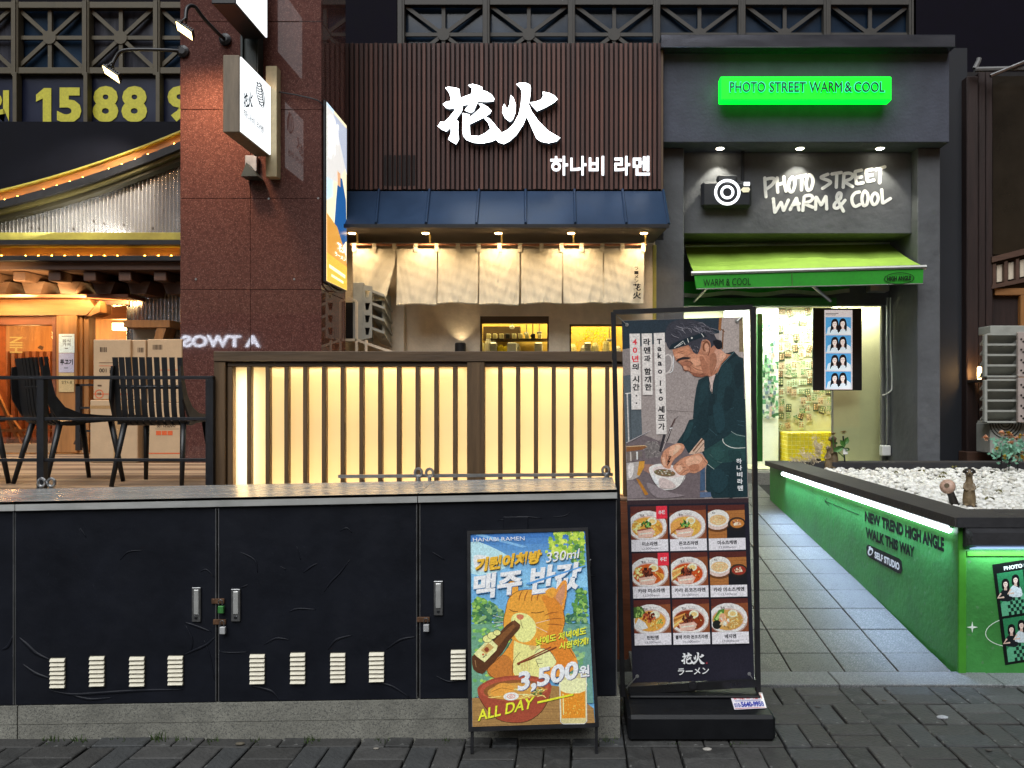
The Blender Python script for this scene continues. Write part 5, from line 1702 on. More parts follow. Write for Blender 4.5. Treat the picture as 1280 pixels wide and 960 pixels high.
def meerkat(name, label, base, h, yaw, mats=(M_fig, M_figd), hat=False):
    t = thing(name, label, 'figurine', base, 'meerkat figurines in the planter')
    rz = Matrix.Translation(base) @ Matrix.Rotation(yaw, 4, 'Z') @ Matrix.Scale(h, 4)
    b = MB()
    b.lathe([(.02, 0), (.15, .02), (.17, .12), (.165, .25), (.14, .42), (.105, .60), (.085, .72), (.09, .80), (.02, .84)], (0, 0, 0), (0, 0, 1), 14, 0, .95, .85)
    b.ball((0, -.02, .87), .115, 12, 8, 0, (.95, 1.0, .95))
    b.ball((0, -.12, .85), .06, 10, 6, 0, (.85, 1.3, .75))
    for s_ in (-1, 1):
        b.ball((s_ * .105, .01, .89), .035, 8, 5, 0, (.6, .8, 1))
        b.tube([(s_ * .10, -.02, .60), (s_ * .13, -.10, .47), (s_ * .05, -.16, .42)], [.035, .03, .02], 7)
        b.ball((s_ * .09, -.12, .03), .06, 8, 5, 0, (.8, 1.5, .6))
    b.tube([(.05, .12, .08), (.18, .24, .04), (.26, .20, .05)], [.04, .03, .015], 7)
    b.v = [rz @ v for v in b.v]
    o = b.build('body', mats[0], t, True)
    md = o.modifiers.new('remesh', 'REMESH')
    md.mode, md.voxel_size, md.use_smooth_shade = 'VOXEL', h * .022, True
    f = MB()
    for s_ in (-1, 1): f.ball((s_ * .055, -.105, .895), .028, 8, 5)
    f.ball((0, -.195, .855), .022, 8, 5)
    f.v = [rz @ v for v in f.v]
    f.build('face_marks', mats[1], t, True)
    if hat:
        hb = MB().lathe([(.02, .985), (.10, .97), (.15, .92), (.16, .87), (.13, .855), (.10, .90)], (0, .03, 0), (0, 0, 1), 14)
        hb.v = [rz @ v for v in hb.v]
        hb.build('head_fur', M_figd, t, True)
        e = MB()
        for s_ in (-1, 1): e.ball((s_ * .05, -.125, .905), .013, 6, 4)
        e.v = [rz @ v for v in e.v]
        e.build('eye', M_white, t, True)
    bs = MB().lathe([(.18, -.02), (.20, .0), (.16, .04)], (0, 0, 0), (0, 0, 1), 12)
    bs.v = [rz @ v for v in bs.v]
    bs.build('base', mats[1], t)
    return t


gz = .80
def onbed(px, py): return P(px, py, F * (CH - gz) / (py - CY))
meerkat('meerkat_figurine', 'small meerkat figurine in front, left one of the pair by the dried plume', onbed(1035.5, 586), .24, R(-40))
meerkat('meerkat_figurine', 'taller meerkat figurine standing behind its mate by the sunflowers', onbed(1040, 585) + Vector((.03, .05, 0)), .34, R(-62))
meerkat('meerkat_figurine', 'upright brown meerkat figurine with wide dark head among the white pebbles', onbed(1211.5, 633), .255, R(-24), hat=True)
ms = thing('mushroom_ornament', 'mushroom ornament with pale tilted cap leaning among the white pebbles', 'ornament', onbed(1191, 631))
q0 = onbed(1193, 631)
hd = q0 + Vector((-.052, -.01, .125))
MB().tube([q0 + Vector((.025, 0, -.02)), q0, q0 + Vector((-.02, -.004, .06)), hd], [.03, .030, .024, .02], 10).build('stalk', M_figd, ms, True)
ax_ = Vector((-.55, -.75, .35))
MB().lathe([(.004, .018), (.03, .014), (.048, .002), (.050, -.012), (.03, -.016), (.02, -.012)], hd, ax_, 18).build('cap', M_mush, ms, True)
rl = MB()
for k in range(3): rl.lathe([(.012 + k * .012, .0185 - k * .005), (.016 + k * .012, .0185 - k * .0055)], hd, ax_, 16)
rl.build('ring_mark', M_fig, ms)

sf = thing('sunflower_plant', 'artificial sunflowers with broad green leaves at the far planter corner', 'plant', onbed(1056, 585))
s0 = onbed(1056.5, 585)
MB().tube([s0, s0 + Vector((-.012, 0, .16)), P(1054, 545, s0.y)], .008, 6).build('stem', M_black, sf)
MB().tube([s0 + Vector((0, 0, .1)), P(1042, 560, s0.y), P(1041, 545, s0.y)], .006, 6).build('stem', M_leaf, sf)
for (x, y), (dx, dy), w_ in (((1055, 558), (-14, 6), .45), ((1054, 557), (6, -11), .5), ((1055, 560), (7, 3), .5), ((1042, 554), (5, 0), .6), ((1056, 559), (-6, -9), .55)):
    p, d = P(x, y, s0.y - .02), Vector((dx, 0, -dy)) / F * s0.y
    L_ = d.length
    dn, nn = d.normalized(), Vector((-d.z, 0, d.x)).normalized()
    vs = [p]
    for t_ in (.2, .45, .7): vs += [p + d * t_ + nn * L_ * w_ * math.sin(math.pi * t_ * .9) * .55 + Vector((0, -.02, 0)), p + d * t_ + Vector((0, .01, 0)), p + d * t_ - nn * L_ * w_ * math.sin(math.pi * t_ * .9) * .55 + Vector((0, -.015, 0))]
    vs.append(p + d)
    MB().add(vs, [(0, 1, 2), (0, 2, 3), (1, 4, 5, 2), (2, 5, 6, 3), (4, 7, 8, 5), (5, 8, 9, 6), (7, 10, 8), (8, 10, 9)]).build('leaf', M_leaf, sf, True)
for x, y in ((1041, 543), (1054, 541)):
    c = P(x, y, s0.y - .03)
    mb = MB()
    for k in range(22):
        a_ = 6.283 * k / 22 + rnd.uniform(-.1, .1)
        d = Vector((math.cos(a_), -math.sin(a_) * .6 - .2, math.sin(a_) * .28 + .05 + .1 * (k % 2))) * rnd.uniform(.05, .07)
        n_ = d.cross(Vector((0, 0, 1))).normalized() * .011
        mb.add([c, c + d * .5 + n_, c + d, c + d * .5 - n_], [(0, 1, 2, 3)])
    mb.build('petals', M_petal, sf)
    MB().ball(c + Vector((0, -.01, .012)), .022, 10, 6, 0, (1, 1, .5)).build('disc', M_fig, sf)
MB().pxbox(1054, 561, 1060, 568, s0.y - .02, s0.y - .01, .002).build('tag', M_white, sf)

dp = thing('dried_plume', 'beige dried pampas plumes lying on the planter corner', 'plant', onbed(1014, 582))
mb = MB()
for (x0, y0), (x1, y1), n_, w_ in (((1024, 580), (990, 577), 300, 5.0), ((1022, 576), (1002, 566), 260, 4.5), ((1024, 572), (1019, 548), 200, 3.4), ((1025, 568), (1026, 556), 120, 3.0)):
    for k in range(n_):
        t_ = rnd.random()
        px, py = x0 + (x1 - x0) * t_ + rnd.gauss(0, w_ * .55), y0 + (y1 - y0) * t_ + rnd.gauss(0, w_ * .6)
        p = P(px, min(py, 581), 7.92 + rnd.uniform(-.09, .09))
        d = Vector((rnd.uniform(-1, .2), rnd.uniform(-.6, .3), rnd.uniform(-.4, .9))) * .034
        s_ = Vector((.004, .003, .004))
        mb.add([p - s_, p + s_, p + d], [(0, 1, 2)])
mb.build('plume', M_dry, dp)
MB().box(P(1016, 581, 7.95), P(1024, 573, 8.02), .008).build('clip', M_black, dp)

bq = thing('flower_cluster', 'artificial peach and yellow flowers with teal leaves at the edge of the pebbles', 'plant', onbed(1256, 590))
yb = 7.55
st_ = MB()
for x in (1251, 1261, 1272): st_.tube([P(x, 588, yb), P(x + 1, 565, yb)], .006, 5)
st_.build('stem', M_black, bq)
lv = MB()
for k in range(230):
    px, py = rnd.gauss(1262, 13), rnd.gauss(563, 7)
    if px < 1238 or py > 580 or py < 545: continue
    p = P(px, py, yb + rnd.uniform(-.12, .12))
    d = Vector((rnd.uniform(-1, 1), rnd.uniform(-.8, .2), rnd.uniform(-.3, 1))).normalized() * rnd.uniform(.035, .06)
    n_ = d.cross(Vector((.2, 1, .1))).normalized() * .014
    lv.add([p, p + d * .5 + n_, p + d, p + d * .5 - n_], [(0, 1, 2, 3)])
lv.build('leaves', M_teal, bq)
def blossom(c, r_, mt, n_=26):
    mb = MB()
    for k in range(n_):
        d = Vector((rnd.gauss(0, 1), rnd.gauss(0, 1) - .4, rnd.gauss(0, .7) + .3)).normalized() * r_ * rnd.uniform(.7, 1)
        n2 = d.cross(Vector((.3, .2, 1))).normalized() * r_ * .38
        mb.add([c, c + d * .6 + n2, c + d, c + d * .6 - n2], [(0, 1, 2, 3)])
    mb.build('blossom', mt, bq)
for x, y in ((1232, 547.5), (1252, 542), (1262, 544), (1270, 548), (1263, 554), (1282, 545)): blossom(P(x, y, yb - .08), .042, M_peach)
for x, y in ((1256, 571), (1246, 560), (1275, 545), (1278, 571), (1260, 541)): blossom(P(x, y, yb - .10), .030, M_petal, 18)
for x, y in ((1270, 573), (1276, 566), (1264, 569)): blossom(P(x, y, yb - .06), .04, M_dry, 22)

# ------------------------------------------------------------------ street utility cabinet wrapped in dark film
YC = 3.43
cab = thing('utility_cabinet', 'long dark wrapped utility cabinet with a steel lid and pale vents', 'utility cabinet', (X(385, YC), YC, 0))
def lidtop(x): return 627.5 - .0201 * x
def lidbot(x): return 639 - .0208 * x
def dbot(x): return 882.8 - .0156 * x
def pbot(x): return 906.5 - .014 * x
seams = [(-330, 18.5), (18.5, 522), (522, 772)]
for i, (x0, x1) in enumerate(seams):
    g_ = .6
    recalc(MB().prism([P(x0 + g_, lidtop(x0), YC - .03), P(x1 - g_, lidtop(x1), YC - .03), P(x1 - g_, lidbot(x1), YC - .03), P(x0 + g_, lidbot(x0), YC - .03)], (0, .02, 0)).build('lid_edge', M_lidedge, cab))
    f0, f1 = P(x0 + g_, lidtop(x0), YC - .03), P(x1 - g_, lidtop(x1), YC - .03)
    recalc(MB().prism([f0, f1, f1 + Vector((0, .45, .010)), f0 + Vector((0, .45, .010))], (0, 0, -.012)).build('lid', M_steel, cab))
    recalc(MB().prism([P(x0 + 1, lidbot(x0) - 3, YC + .004), P(x1 - 1, lidbot(x1) - 3, YC + .004), P(x1 - 1, dbot(x1) + 3, YC + .004), P(x0 + 1, dbot(x0) + 3, YC + .004)], (0, .41, 0)).build('body', M_black, cab))
for x0, x1 in ((-330, 17), (19.5, 270), (273.5, 521), (525, 770.5)):
    dr_ = recalc(MB().prism([P(x0, lidbot(x0) + 1, YC - .012), P(x1, lidbot(x1) + 1, YC - .012), P(x1, dbot(x1) - 1.5, YC - .012), P(x0, dbot(x0) - 1.5, YC - .012)], (0, .015, 0)).build('door', M_vinyl, cab))
    for xx in (x0, x1): MB().tube([P(xx, lidbot(xx) + 2, YC - .011), P(xx, dbot(xx) - 2, YC - .011)], .003, 4).build('door_edge', M_steel2, dr_)
for x0, x1 in ((-330, 21), (22.5, 775)):
    for (ya, yb_) in (((lambda x: dbot(x) + .5), (lambda x: pbot(x) - .5)), ((lambda x: pbot(x) + .3), (lambda x: 950))):
        recalc(MB().prism([P(x0, ya(x0), YC - .018), P(x1, ya(x1), YC - .018), P(x1, yb_(x1), YC - .018), P(x0, yb_(x0), YC - .018)], (0, .44, 0)).build('plinth', M_conc, cab))
vcs = [(72.5, 822.5, 860.5), (121.8, 820, 858.5), (171.8, 820.5, 858.5), (219.8, 819.5, 857), (322, 817.5, 855.5), (372.5, 815.5, 855.5), (422.6, 816, 854), (471, 815, 853), (573, 812, 850)]
M_vgap = M('vent gap shade', (.12, .11, .08), .7)  # dark plate colour stands in for the shade between the slats
sl = recalc(bpy.data.objects.new('tmp', MB().prism([(-.0325, 0, .0080), (-.0325, -.003, .0068), (-.0325, -.010, -.0040), (-.0325, -.008, -.0068), (-.0325, 0, -.0058)], (.065, 0, 0)).mesh('slat', M_vent))).data
for i, (x, y0, y1) in enumerate(vcs):
    v_ = MB().pxbox(x - 9.2, y0, x + 9.2, y1, YC - .016, YC - .0125).build('vent', M_vgap, cab)
    for k in range(7):
        yy = y0 + (k + .5) * (y1 - y0) / 7
        piece('slat', sl, v_, P(x, yy, YC - .0165) - cab.location, (0, R(-1.0 + rnd.uniform(-.8, .8)), 0))
for x0, y0, x1, y1 in ((239.5, 734.5, 250.5, 777.5), (288.6, 736.5, 300, 777), (542, 726.5, 553.5, 769.5)):
    h_ = MB().pxbox(x0, y0, x1, y1, YC - .022, YC - .0125, .002).build('handle', M_steel2, cab)
    MB().pxbox(x0 + 2.4, y0 + 3, x1 - 2.4, y1 - 9, YC - .027, YC - .0225, .002).build('grip', M_steel, h_)
    MB().lathe([(.007, 0), (.006, .004)], P((x0 + x1) / 2, y1 - 5, YC - .0225), (0, -1, 0), 10).build('lock', M_black, h_)
for x, y, cl in ((272, 752, (.05, .22, .05)), (274, 778, (.45, .45, .45)), (529, 775, (.4, .4, .4))):
    hs = MB().pxbox(x - 8, y - 3.5, x + 8, y + 3, YC - .021, YC - .013, .002).build('hasp', M_rust, cab)
    MB().tube(smooth_pts([P(x + 1.2, y + 8, YC - .03), P(x + 1.2, y - 1, YC - .032), P(x + 5.5, y - 1, YC - .032), P(x + 5.5, y + 8, YC - .03)], 4), .0022, 6).build('shackle', M_steel2, hs)
    MB().pxbox(x, y + 6, x + 7, y + 15, YC - .038, YC - .023, .002).build('padlock', M('padlock paint', cl, .5, .2), hs)
for pts, r_ in (([(24, 797), (34, 806), (46, 817), (63, 825)], .010), ([(62, 863), (90, 868), (130, 866), (180, 863), (229, 862)], .008), ([(229, 819), (245, 812), (258, 806), (268, 797)], .007),
                ([(231, 778), (246, 783), (264, 790)], .007), ([(275, 815), (292, 816), (309, 815)], .004), ([(312, 857), (330, 861), (342, 866), (350, 877)], .007), ([(379, 716), (388, 709), (397, 704)], .005),
                ([(405, 740), (414, 727), (425, 716), (437, 700)], .005), ([(361, 765), (372, 761), (395, 762)], .005), ([(425, 664), (433, 660), (440, 666)], .004), ([(350, 708), (358, 712)], .003),
                ([(250, 715), (258, 712), (268, 722)], .004), ([(2, 812), (10, 808), (16, 795)], .008), ([(371, 683), (376, 700)], .003), ([(622, 651), (650, 646), (678, 648)], .004), ([(545, 845), (560, 852), (575, 851)], .005), ([(690, 646), (706, 645), (712, 640)], .003),
                ([(300, 735), (310, 731)], .004), ([(470, 853), (490, 858), (512, 872)], .006), ([(232, 782), (240, 800), (238, 815)], .006), ([(28, 830), (45, 842), (63, 848)], .008), ([(82, 866), (110, 874), (140, 872)], .007), ([(300, 690), (318, 700), (322, 716)], .005), ([(150, 700), (160, 690), (178, 688)], .004), ([(410, 812), (420, 800), (440, 794)], .006), ([(483, 812), (500, 800), (520, 796)], .006), ([(255, 800), (262, 820), (268, 850)], .005), ([(100, 660), (108, 672)], .004), ([(700, 700), (720, 716), (744, 720)], .005), ([(540, 690), (556, 700)], .004), ([(330, 806), (345, 798), (362, 800)], .005)):
    MB().tube(smooth_pts([P(x, y, YC - .0125) for x, y in pts], 4), [r_ * (.25 + .75 * math.sin(math.pi * k / (4 * (len(pts) - 1)))) for k in range(4 * (len(pts) - 1) + 1)], 6, 0, True, (Vector((0, 1, 0)), .45)).build('film_crease', M_vinyl, cab, True)
MB().pxbox(629, 646, 660, 662, YC - .0165, YC - .0125, .002).build('plate', M_vinyl, cab)
br_ = MB().tube([P(423, 595.5, 3.90), P(766, 593, 3.90)], .0115, 4).build('rear_bar', M_steel2, cab)
for x, y in ((52, 603), (64, 603), (523, 590.5), (537, 591), (757.5, 588)):
    mb = MB()
    c = P(x, y, 3.87)
    mb.tube([c + Vector((.018 * math.cos(t_ * .5236), .0, .02 * math.sin(t_ * .5236))) for t_ in range(13)], .007, 6, 0, False)
    mb.tube([c - Vector((0, 0, .02)), c - Vector((0, 0, .055))], .010, 6)
    mb.build('lifting_eye', M_steel2, cab)
stk_ = MB().prism([P(738, 603, YC + .28), P(752, 602.5, YC + .28), P(753.5, 607.5, YC + .16), P(739.5, 608, YC + .16)], (0, 0, .0015)).build('label_sticker', M_white, cab)

# ------------------------------------------------------------------ backlit slat fence
YFn = 4.60
fn = thing('backlit_fence', 'timber slat fence with glowing cream panels behind the steel cabinet lid', 'fence', (X(525, YFn), YFn, .926))
zt_, zb_ = Z(459, YFn), .93
def fb(x0, y0, x1, z0, Y0, Y1, ch=.004): return MB().box((X(x0, YFn), Y0, z0), (X(x1, YFn), Y1, Z(y0, YFn)), ch)
fb(270, 439.5, 788, Z(452.5, YFn), YFn - .035, YFn + .15).build('top_rail', M_fwoodh, fn)
fb(285, 452.7, 788, Z(458.5, YFn), YFn - .012, YFn + .15).build('under_rail', M_fwoodh, fn)
fb(270, 452.7, 284.5, .927, YFn - .03, YFn + .15).build('end_post', M_fwood, fn)
fb(285, 458.7, 292, .927, YFn - .012, YFn + .15).build('post_trim', M_fwood, fn)
fb(584.5, 452.7, 606.5, .927, YFn - .03, YFn + .02).build('middle_post', M_fwood, fn)
fb(600.8, 452.7, 601.6, .927, YFn - .033, YFn - .0305, 0).build('post_bead', M_fwood, fn)
fb(783, 452.7, 790, .927, YFn - .03, YFn + .15).build('end_post', M_fwood, fn)
hs_ = Z(458.7, YFn) - .927
slm_ = MB().box((-.0125, -.022, -hs_ / 2), (.0125, .022, hs_ / 2), .003).mesh('slat', M_fwood)
for x in [312.8 + i * 23.32 for i in range(12)] + [625.5 + i * 22.25 for i in range(8)]:
    if 575 < x < 607: continue
    piece('slat', slm_, fn, Vector((X(x, YFn), YFn + rnd.uniform(-.001, .001), .927 + hs_ / 2)) - fn.location)
yp = YFn + .03
MB().box((X(292, YFn), yp, zb_), (X(783, YFn), yp + .004, zt_)).build('light_sheet', M_diff, fn)
x0f, x1f = X(287, YFn), X(785, YFn)
MB().box((x0f, yp + .075, zb_), (x1f, yp + .08, zt_)).build('back_panel', M_boxwhite, fn)
MB().box((x0f, yp + .006, zt_ + .001), (x1f, yp + .129, zt_ + .006)).build('box_top', M_boxwhite, fn)
MB().box((x0f, yp + .006, zb_ - .006), (x1f, yp + .129, zb_ - .001)).build('box_floor', M_boxwhite, fn)
WARM = (1.0, .84, .55)
for sx0, sx1 in ((336, 578), (612, 780)):
    xm_, ln_ = X((sx0 + sx1) / 2, YFn), X(sx1, YFn) - X(sx0, YFn)
    lamp('fence_led_strip', 'AREA', (xm_, yp + .022, zt_ - .006), 43 * ln_, WARM, (xm_, yp + .022, 0), ln_, .02)
    o_ = lamp('fence_led_strip', 'AREA', (xm_, yp + .022, zb_ + .006), 43 * ln_, WARM, (xm_, yp + .022, 9), ln_, .02)
lamp('fence_led_strip', 'AREA', (X(303, YFn), yp + .07, 1.3), 3.0, WARM, (X(303, YFn), yp, 1.3), .10, .70)

# ------------------------------------------------------------------ deck railing, chairs, cartons
rl_ = thing('deck_railing', 'black square tube railing along the timber deck', 'railing', P(130, 600, 4.56))
YRl = 4.56
def rb(x0, y0, x1, y1, nm, d=.02): return MB().box((X(x0, YRl), YRl - d, Z(y0, YRl)), (X(x1, YRl), YRl + d, Z(y1, YRl)), .002).build(nm, M_black, rl_)
rb(-90, 470, 268, 474.2, 'top_rail')
rb(-90, 521.5, 259, 525.5, 'middle_rail', .012)
rb(-90, 573, 259, 577, 'bottom_rail', .012)
MB().box((X(259, YRl), YRl - .021, .92), (X(268.5, YRl), YRl + .021, Z(474.4, YRl))).build('post', M_black, rl_)
MB().box((X(48.5, YRl), YRl - .019, .92), (X(57, YRl), YRl + .019, Z(474.4, YRl))).build('post', M_black, rl_)
r2_ = thing('side_railing', 'short black railing by the restaurant door', 'railing', P(100, 563, 7.6))
for (x0, y0, x1, y1) in ((94, 480, 100, 563), (94, 480, 118, 482.5), (99, 508.5, 118, 511), (99, 537.5, 118, 540)):
    MB().pxbox(x0, y0, x1, y1, 7.6, 7.64).build('post' if x1 - x0 < 8 else 'rail', M_black, r2_)


def make_chair():
    t = bpy.data.objects.new('slat_chair', None)
    COL.objects.link(t)
    prof = [(.02, .415), (-.05, .40), (-.12, .405), (-.165, .43), (-.188, .50), (-.202, .62), (-.214, .74), (-.228, .855)]
    sp_ = smooth_pts([(0, y, z) for y, z in prof], 3)
    for k in range(10):
        x = -.198 + k * .044
        bow = -.03 * (1 - (abs(x) / .2) ** 2)
        vs, fs = [], []
        for i, p in enumerate(sp_):
            t_ = (sp_[min(i + 1, len(sp_) - 1)] - sp_[max(i - 1, 0)]).normalized()
            n_ = Vector((0, t_.z, -t_.y))
            ww = .0155
            fx = x * (1 + .05 * i / len(sp_))
            for dx, dn in ((-ww, 0), (ww, 0), (ww, .012), (-ww, .012)):
                vs.append(Vector((fx + dx, p.y + bow * min(1, i / 6), p.z)) + n_ * dn)
        for i in range(len(sp_) - 1):
            for e in range(4):
                fs.append([i * 4 + e, i * 4 + (e + 1) % 4, i * 4 + 4 + (e + 1) % 4, i * 4 + 4 + e])
        fs += [[0, 1, 2, 3], [len(vs) - 1, len(vs) - 2, len(vs) - 3, len(vs) - 4]]
        o = MB().add(vs, fs).build('slat', M_chair, t)
    cr_ = MB()
    cr_.tube(smooth_pts([(-.205, -.190, .66), (-.1, -.215, .66), (0, -.224, .66), (.1, -.215, .66), (.205, -.190, .66)], 4), .014, 6)
    cr_.build('cross_rail', M_chair, t, True)
    seat = MB()
    seat.prism([(-.20, .24, .445), (.20, .24, .445), (.235, .16, .445), (.235, -.14, .43), (-.235, -.14, .43), (-.235, .16, .445)], (0, 0, -.022))
    seat.build('seat', M_chair, t)
    for s_ in (-1, 1):
        w = MB()
        sec = [((s_ * .215, -.218, .80), .04), ((s_ * .222, -.206, .70), .045), ((s_ * .232, -.185, .60), .06), ((s_ * .242, -.13, .52), .075), ((s_ * .246, -.03, .475), .05), ((s_ * .246, .10, .462), .035), ((s_ * .235, .235, .455), .025)]
        vs, fs = [], []
        for i, (p, h_) in enumerate(sec):
            p = Vector(p)
            t_ = (Vector(sec[min(i + 1, 6)][0]) - Vector(sec[max(i - 1, 0)][0])).normalized()
            n_ = Vector((0, t_.z, -t_.y)).normalized()
            for dx in (-.007, .007):
                vs += [p + Vector((dx, 0, 0)) + n_ * -.008, p + Vector((dx, 0, 0)) + n_ * (h_ if i > 0 else .03)]
        for i in range(6):
            q = i * 4
            fs += [[q, q + 1, q + 5, q + 4], [q + 2, q + 6, q + 7, q + 3], [q, q + 4, q + 6, q + 2], [q + 1, q + 3, q + 7, q + 5]]
        fs += [[0, 2, 3, 1], [24, 25, 27, 26]]
        w.add(vs, fs)
        recalc(w.build('side_wing', M_chair, t))
        for (x0, y0), (x1, y1) in (((.20, .19), (.235, .255)), ((.19, -.13), (.225, -.235))):
            MB().tube([(s_ * x0, y0, .43), (s_ * (x0 + x1) / 2, (y0 + y1) / 2, .22), (s_ * x1, y1, 0)], [.021, .018, .0145], 8).build('leg', M_chair, t, True)
    return t


ch = make_chair()
zd = .927
for i, (px, Yc, rot, lbl) in enumerate(((204, 5.32, R(4), 'black slatted plastic chair with its back to the railing, between the cartons and the fence'),
                                        (84, 5.34, R(-32), 'black slatted plastic chair turned towards the cardboard cartons'),
                                        (-58, 5.25, R(-40), 'black slatted plastic chair mostly cut off by the edge of the picture'))):
    o = ch if i == 0 else copy_tree(ch)
    o.location = (X(px, Yc), Yc, zd)
    o.rotation_euler = (0, 0, rot)
    tag(o, lbl, 'chair', 'black slatted chairs on the deck')


def carton(name, label, x0, y0, x1, y1, Y, dep, marks=None, zbase=None):
    t = thing(name, label, 'box', P((x0 + x1) / 2, y1, Y), 'cardboard cartons on the deck')
    MB().pxbox(x0, y0, x1, y1, Y, Y + dep, .006).build('carton', M_card, t)
    if marks:
        a = Art((0, Y - .001, 0), (0, -1, 0), gain=1)
        marks(a)
        a.build('print', M_print, t)
    return t


def bars(a, x, y, w_, h_):
    k = x
    while k < x + w_:
        ww = rnd.choice((.5, .8, 1.1))
        a.rect(k, y, k + ww, y + h_, '#3a2c22')
        k += ww + rnd.choice((.5, .8))


OR = '#d8643a'
def mk1(a):
    bars(a, 125, 434, 8.5, 6)
    a.rect(124, 453, 155, 453.8, '#6a4f3a').rect(124, 457, 156, 457.6, OR)
    a.text('네프킨 100', (124, 460, 155, 466.5), '#2a1d15', .02, flip=True)
    a.rect(122, 481, 127, 483, '#5a4332')
    a.rect(117, 492, 162, 493, OR).ring(124, 492.5, 5, 5, 1, OR).text('업소', (121.5, 490.8, 126.5, 494), '#2a1d15', .03, flip=True)
    a.text('냅킨', (145, 490, 158, 495), OR, .03, flip=True)
def mk2(a):
    bars(a, 172, 434.5, 8, 6)
def mk3(a):
    bars(a, 191, 431, 11, 6)
    a.rect(196, 462, 226, 463, OR)
def mk4(a):
    a.text('NAPKIN 100', (196, 531.5, 219, 534.5), '#2a1d15', .02, flip=True)
    a.rect(194, 531, 223.5, 531.4, '#2a1d15').rect(194, 536, 223.5, 536.4, '#2a1d15')
    for k in range(3): a.rect(195 + k * 7.2, 538.5, 201.3 + k * 7.2, 544, OR)
    a.rect(183, 566, 226, 567.3, OR)
YB = 7.0
carton('cardboard_carton', 'cardboard carton with upside down 네프킨 100 print, upper one beside the timber post', 116.5, 424.5, 163, 499.5, YB, .34, mk1)
carton('cardboard_carton', 'plain taped cardboard carton under the one with 네프킨 100 print', 112.5, 500, 172, 578.5, YB - .01, .36, lambda a: a.rect(142, 500.5, 150, 578, '#b08d62').rect(112.5, 507, 172, 511, '#ab885c'))
carton('cardboard_carton', 'narrow cardboard carton standing between the two taller ones', 163.5, 425, 182, 499.5, YB + .03, .3, mk2)
carton('cardboard_carton', 'cardboard carton with barcode against the granite pillar, upper one', 184, 424, 227.5, 503, YB + .04, .3, mk3)
carton('cardboard_carton', 'cardboard carton with orange squares against the granite pillar, lower one', 180.5, 503.5, 228, 578, YB + .02, .3, mk4)

# ------------------------------------------------------------------ standing banner with the cook and the menu
YB2 = 3.62
bn = thing('standing_banner', 'tall standing banner with a cook picture and nine ramen dishes in a black frame', 'banner', (.55, 3.52, 0))
Q = [(766.5, 390.5), (940.5, 384), (947.5, 864), (778.5, 870)]
for (a_, c_), nm in zip(((Q[0], Q[1]), (Q[1], Q[2]), (Q[3], Q[0])), ('frame_top', 'frame_post', 'frame_post')):
    MB().tube([P(*a_, YB2), P(*c_, YB2)], .0155, 4).build(nm, M_black, bn)
recalc(MB().prism([P(786, 858.5, YB2 - .02), P(946, 849.5, YB2 - .02), P(947.5, 859, YB2 - .02), P(785.5, 868, YB2 - .02)], (0, .05, 0)).build('foot_bar', M('dark satin bar', (.03, .03, .032), .3, .6), bn))
T4 = [(777.2, 400.8), (928.7, 396), (942.7, 849.3), (790.7, 853.3)]
recalc(MB().prism([P(x, y, YB2 - .002) for x, y in T4], (0, .003, 0)).build('sheet', M('banner cloth', (.02, .02, .025), .6), bn))
for (x, y), (x2, y2) in (((783.5, 406), (769, 393)), ((921, 401.5), (937, 388)), ((796.5, 845), (783, 860)), ((936.5, 842), (946, 856))):
    MB().lathe([(.0085, 0), (.0085, .003), (.004, .003)], P(x, y, YB2 - .003), (0, -1, 0), 12).build('eyelet', M_alu, bn)
    MB().tube([P(x, y, YB2 - .008), P(x2, y2, YB2)], .0025, 5).build('hook', M_alu, bn)
bb = MB()
y0_, y1_, zt2 = 3.37, 3.72, .1165
xl_, xr_ = X(785, 3.37), X(970, 3.37)
bb.box((xl_, y0_, 0), (xr_, y1_, zt2 - .002), .014)
bb.build('base', M_blackp, bn)
MB().box((xl_ + .02, YB2 - .06, zt2 - .001), (xr_ - .02, YB2 + .06, zt2 + .012), .005).build('socket', M_blackp, bn)
MB().lathe([(.02, 0), (.018, .012), (.01, .012)], (X(866, YB2 - .02), YB2 - .022, zt2 + .05), (0, -1, 0), 12).build('plug', M_black, bn)

a = Art((0, YB2 - .0025, 0), (0, -1, 0), eps=.000008, gain=1.5)
a.crop(0, 0, 1)
a.poly([(777.2, 400.8), (928.7, 396), (935.5, 622.5), (784.3, 625.5)], '#8f8480')
a.poly([(777.3, 401), (912, 396.6), (912.5, 414), (778, 437)], '#232f38')
a.poly([(778, 437), (797, 436), (799, 470), (779, 476)], '#7d7471').poly([(779, 470), (800, 466), (803, 552), (782, 556)], '#4f575c')
a.line([(784, 492), (786, 552)], 1.6, '#b6b0aa').line([(787.5, 492), (789, 550)], .7, '#2c3034').line([(782, 492), (790, 491)], 1.2, '#c8c2bb')
a.poly([(899, 397.5), (928.7, 396.2), (930.4, 452), (918, 440), (905, 444), (899, 425)], '#9d918b').poly([(899, 397), (902.5, 397), (901, 414), (898, 412)], '#8a5a34').line([(904, 412), (903, 436)], 1.6, '#6d472a').line([(901, 411), (906, 415)], 1, '#5a3a22').poly([(924, 398), (928.7, 397), (930, 440), (924, 440)], '#7a6a50')
for i in range(70):                                                   # plaster marks of the kitchen wall
    x, y = rnd.uniform(834, 872), rnd.uniform(455, 535)
    if x > 872 - max(0, (y - 500)) * .6: continue
    a.line([(x, y), (x + rnd.uniform(-2.5, 2.5), y + rnd.uniform(-1.5, 1.5))], .45, rnd.choice(['#6d6461', '#a79c97', '#7b716d']))
a.line([(833, 513), (868, 515)], .5, '#6a615e')
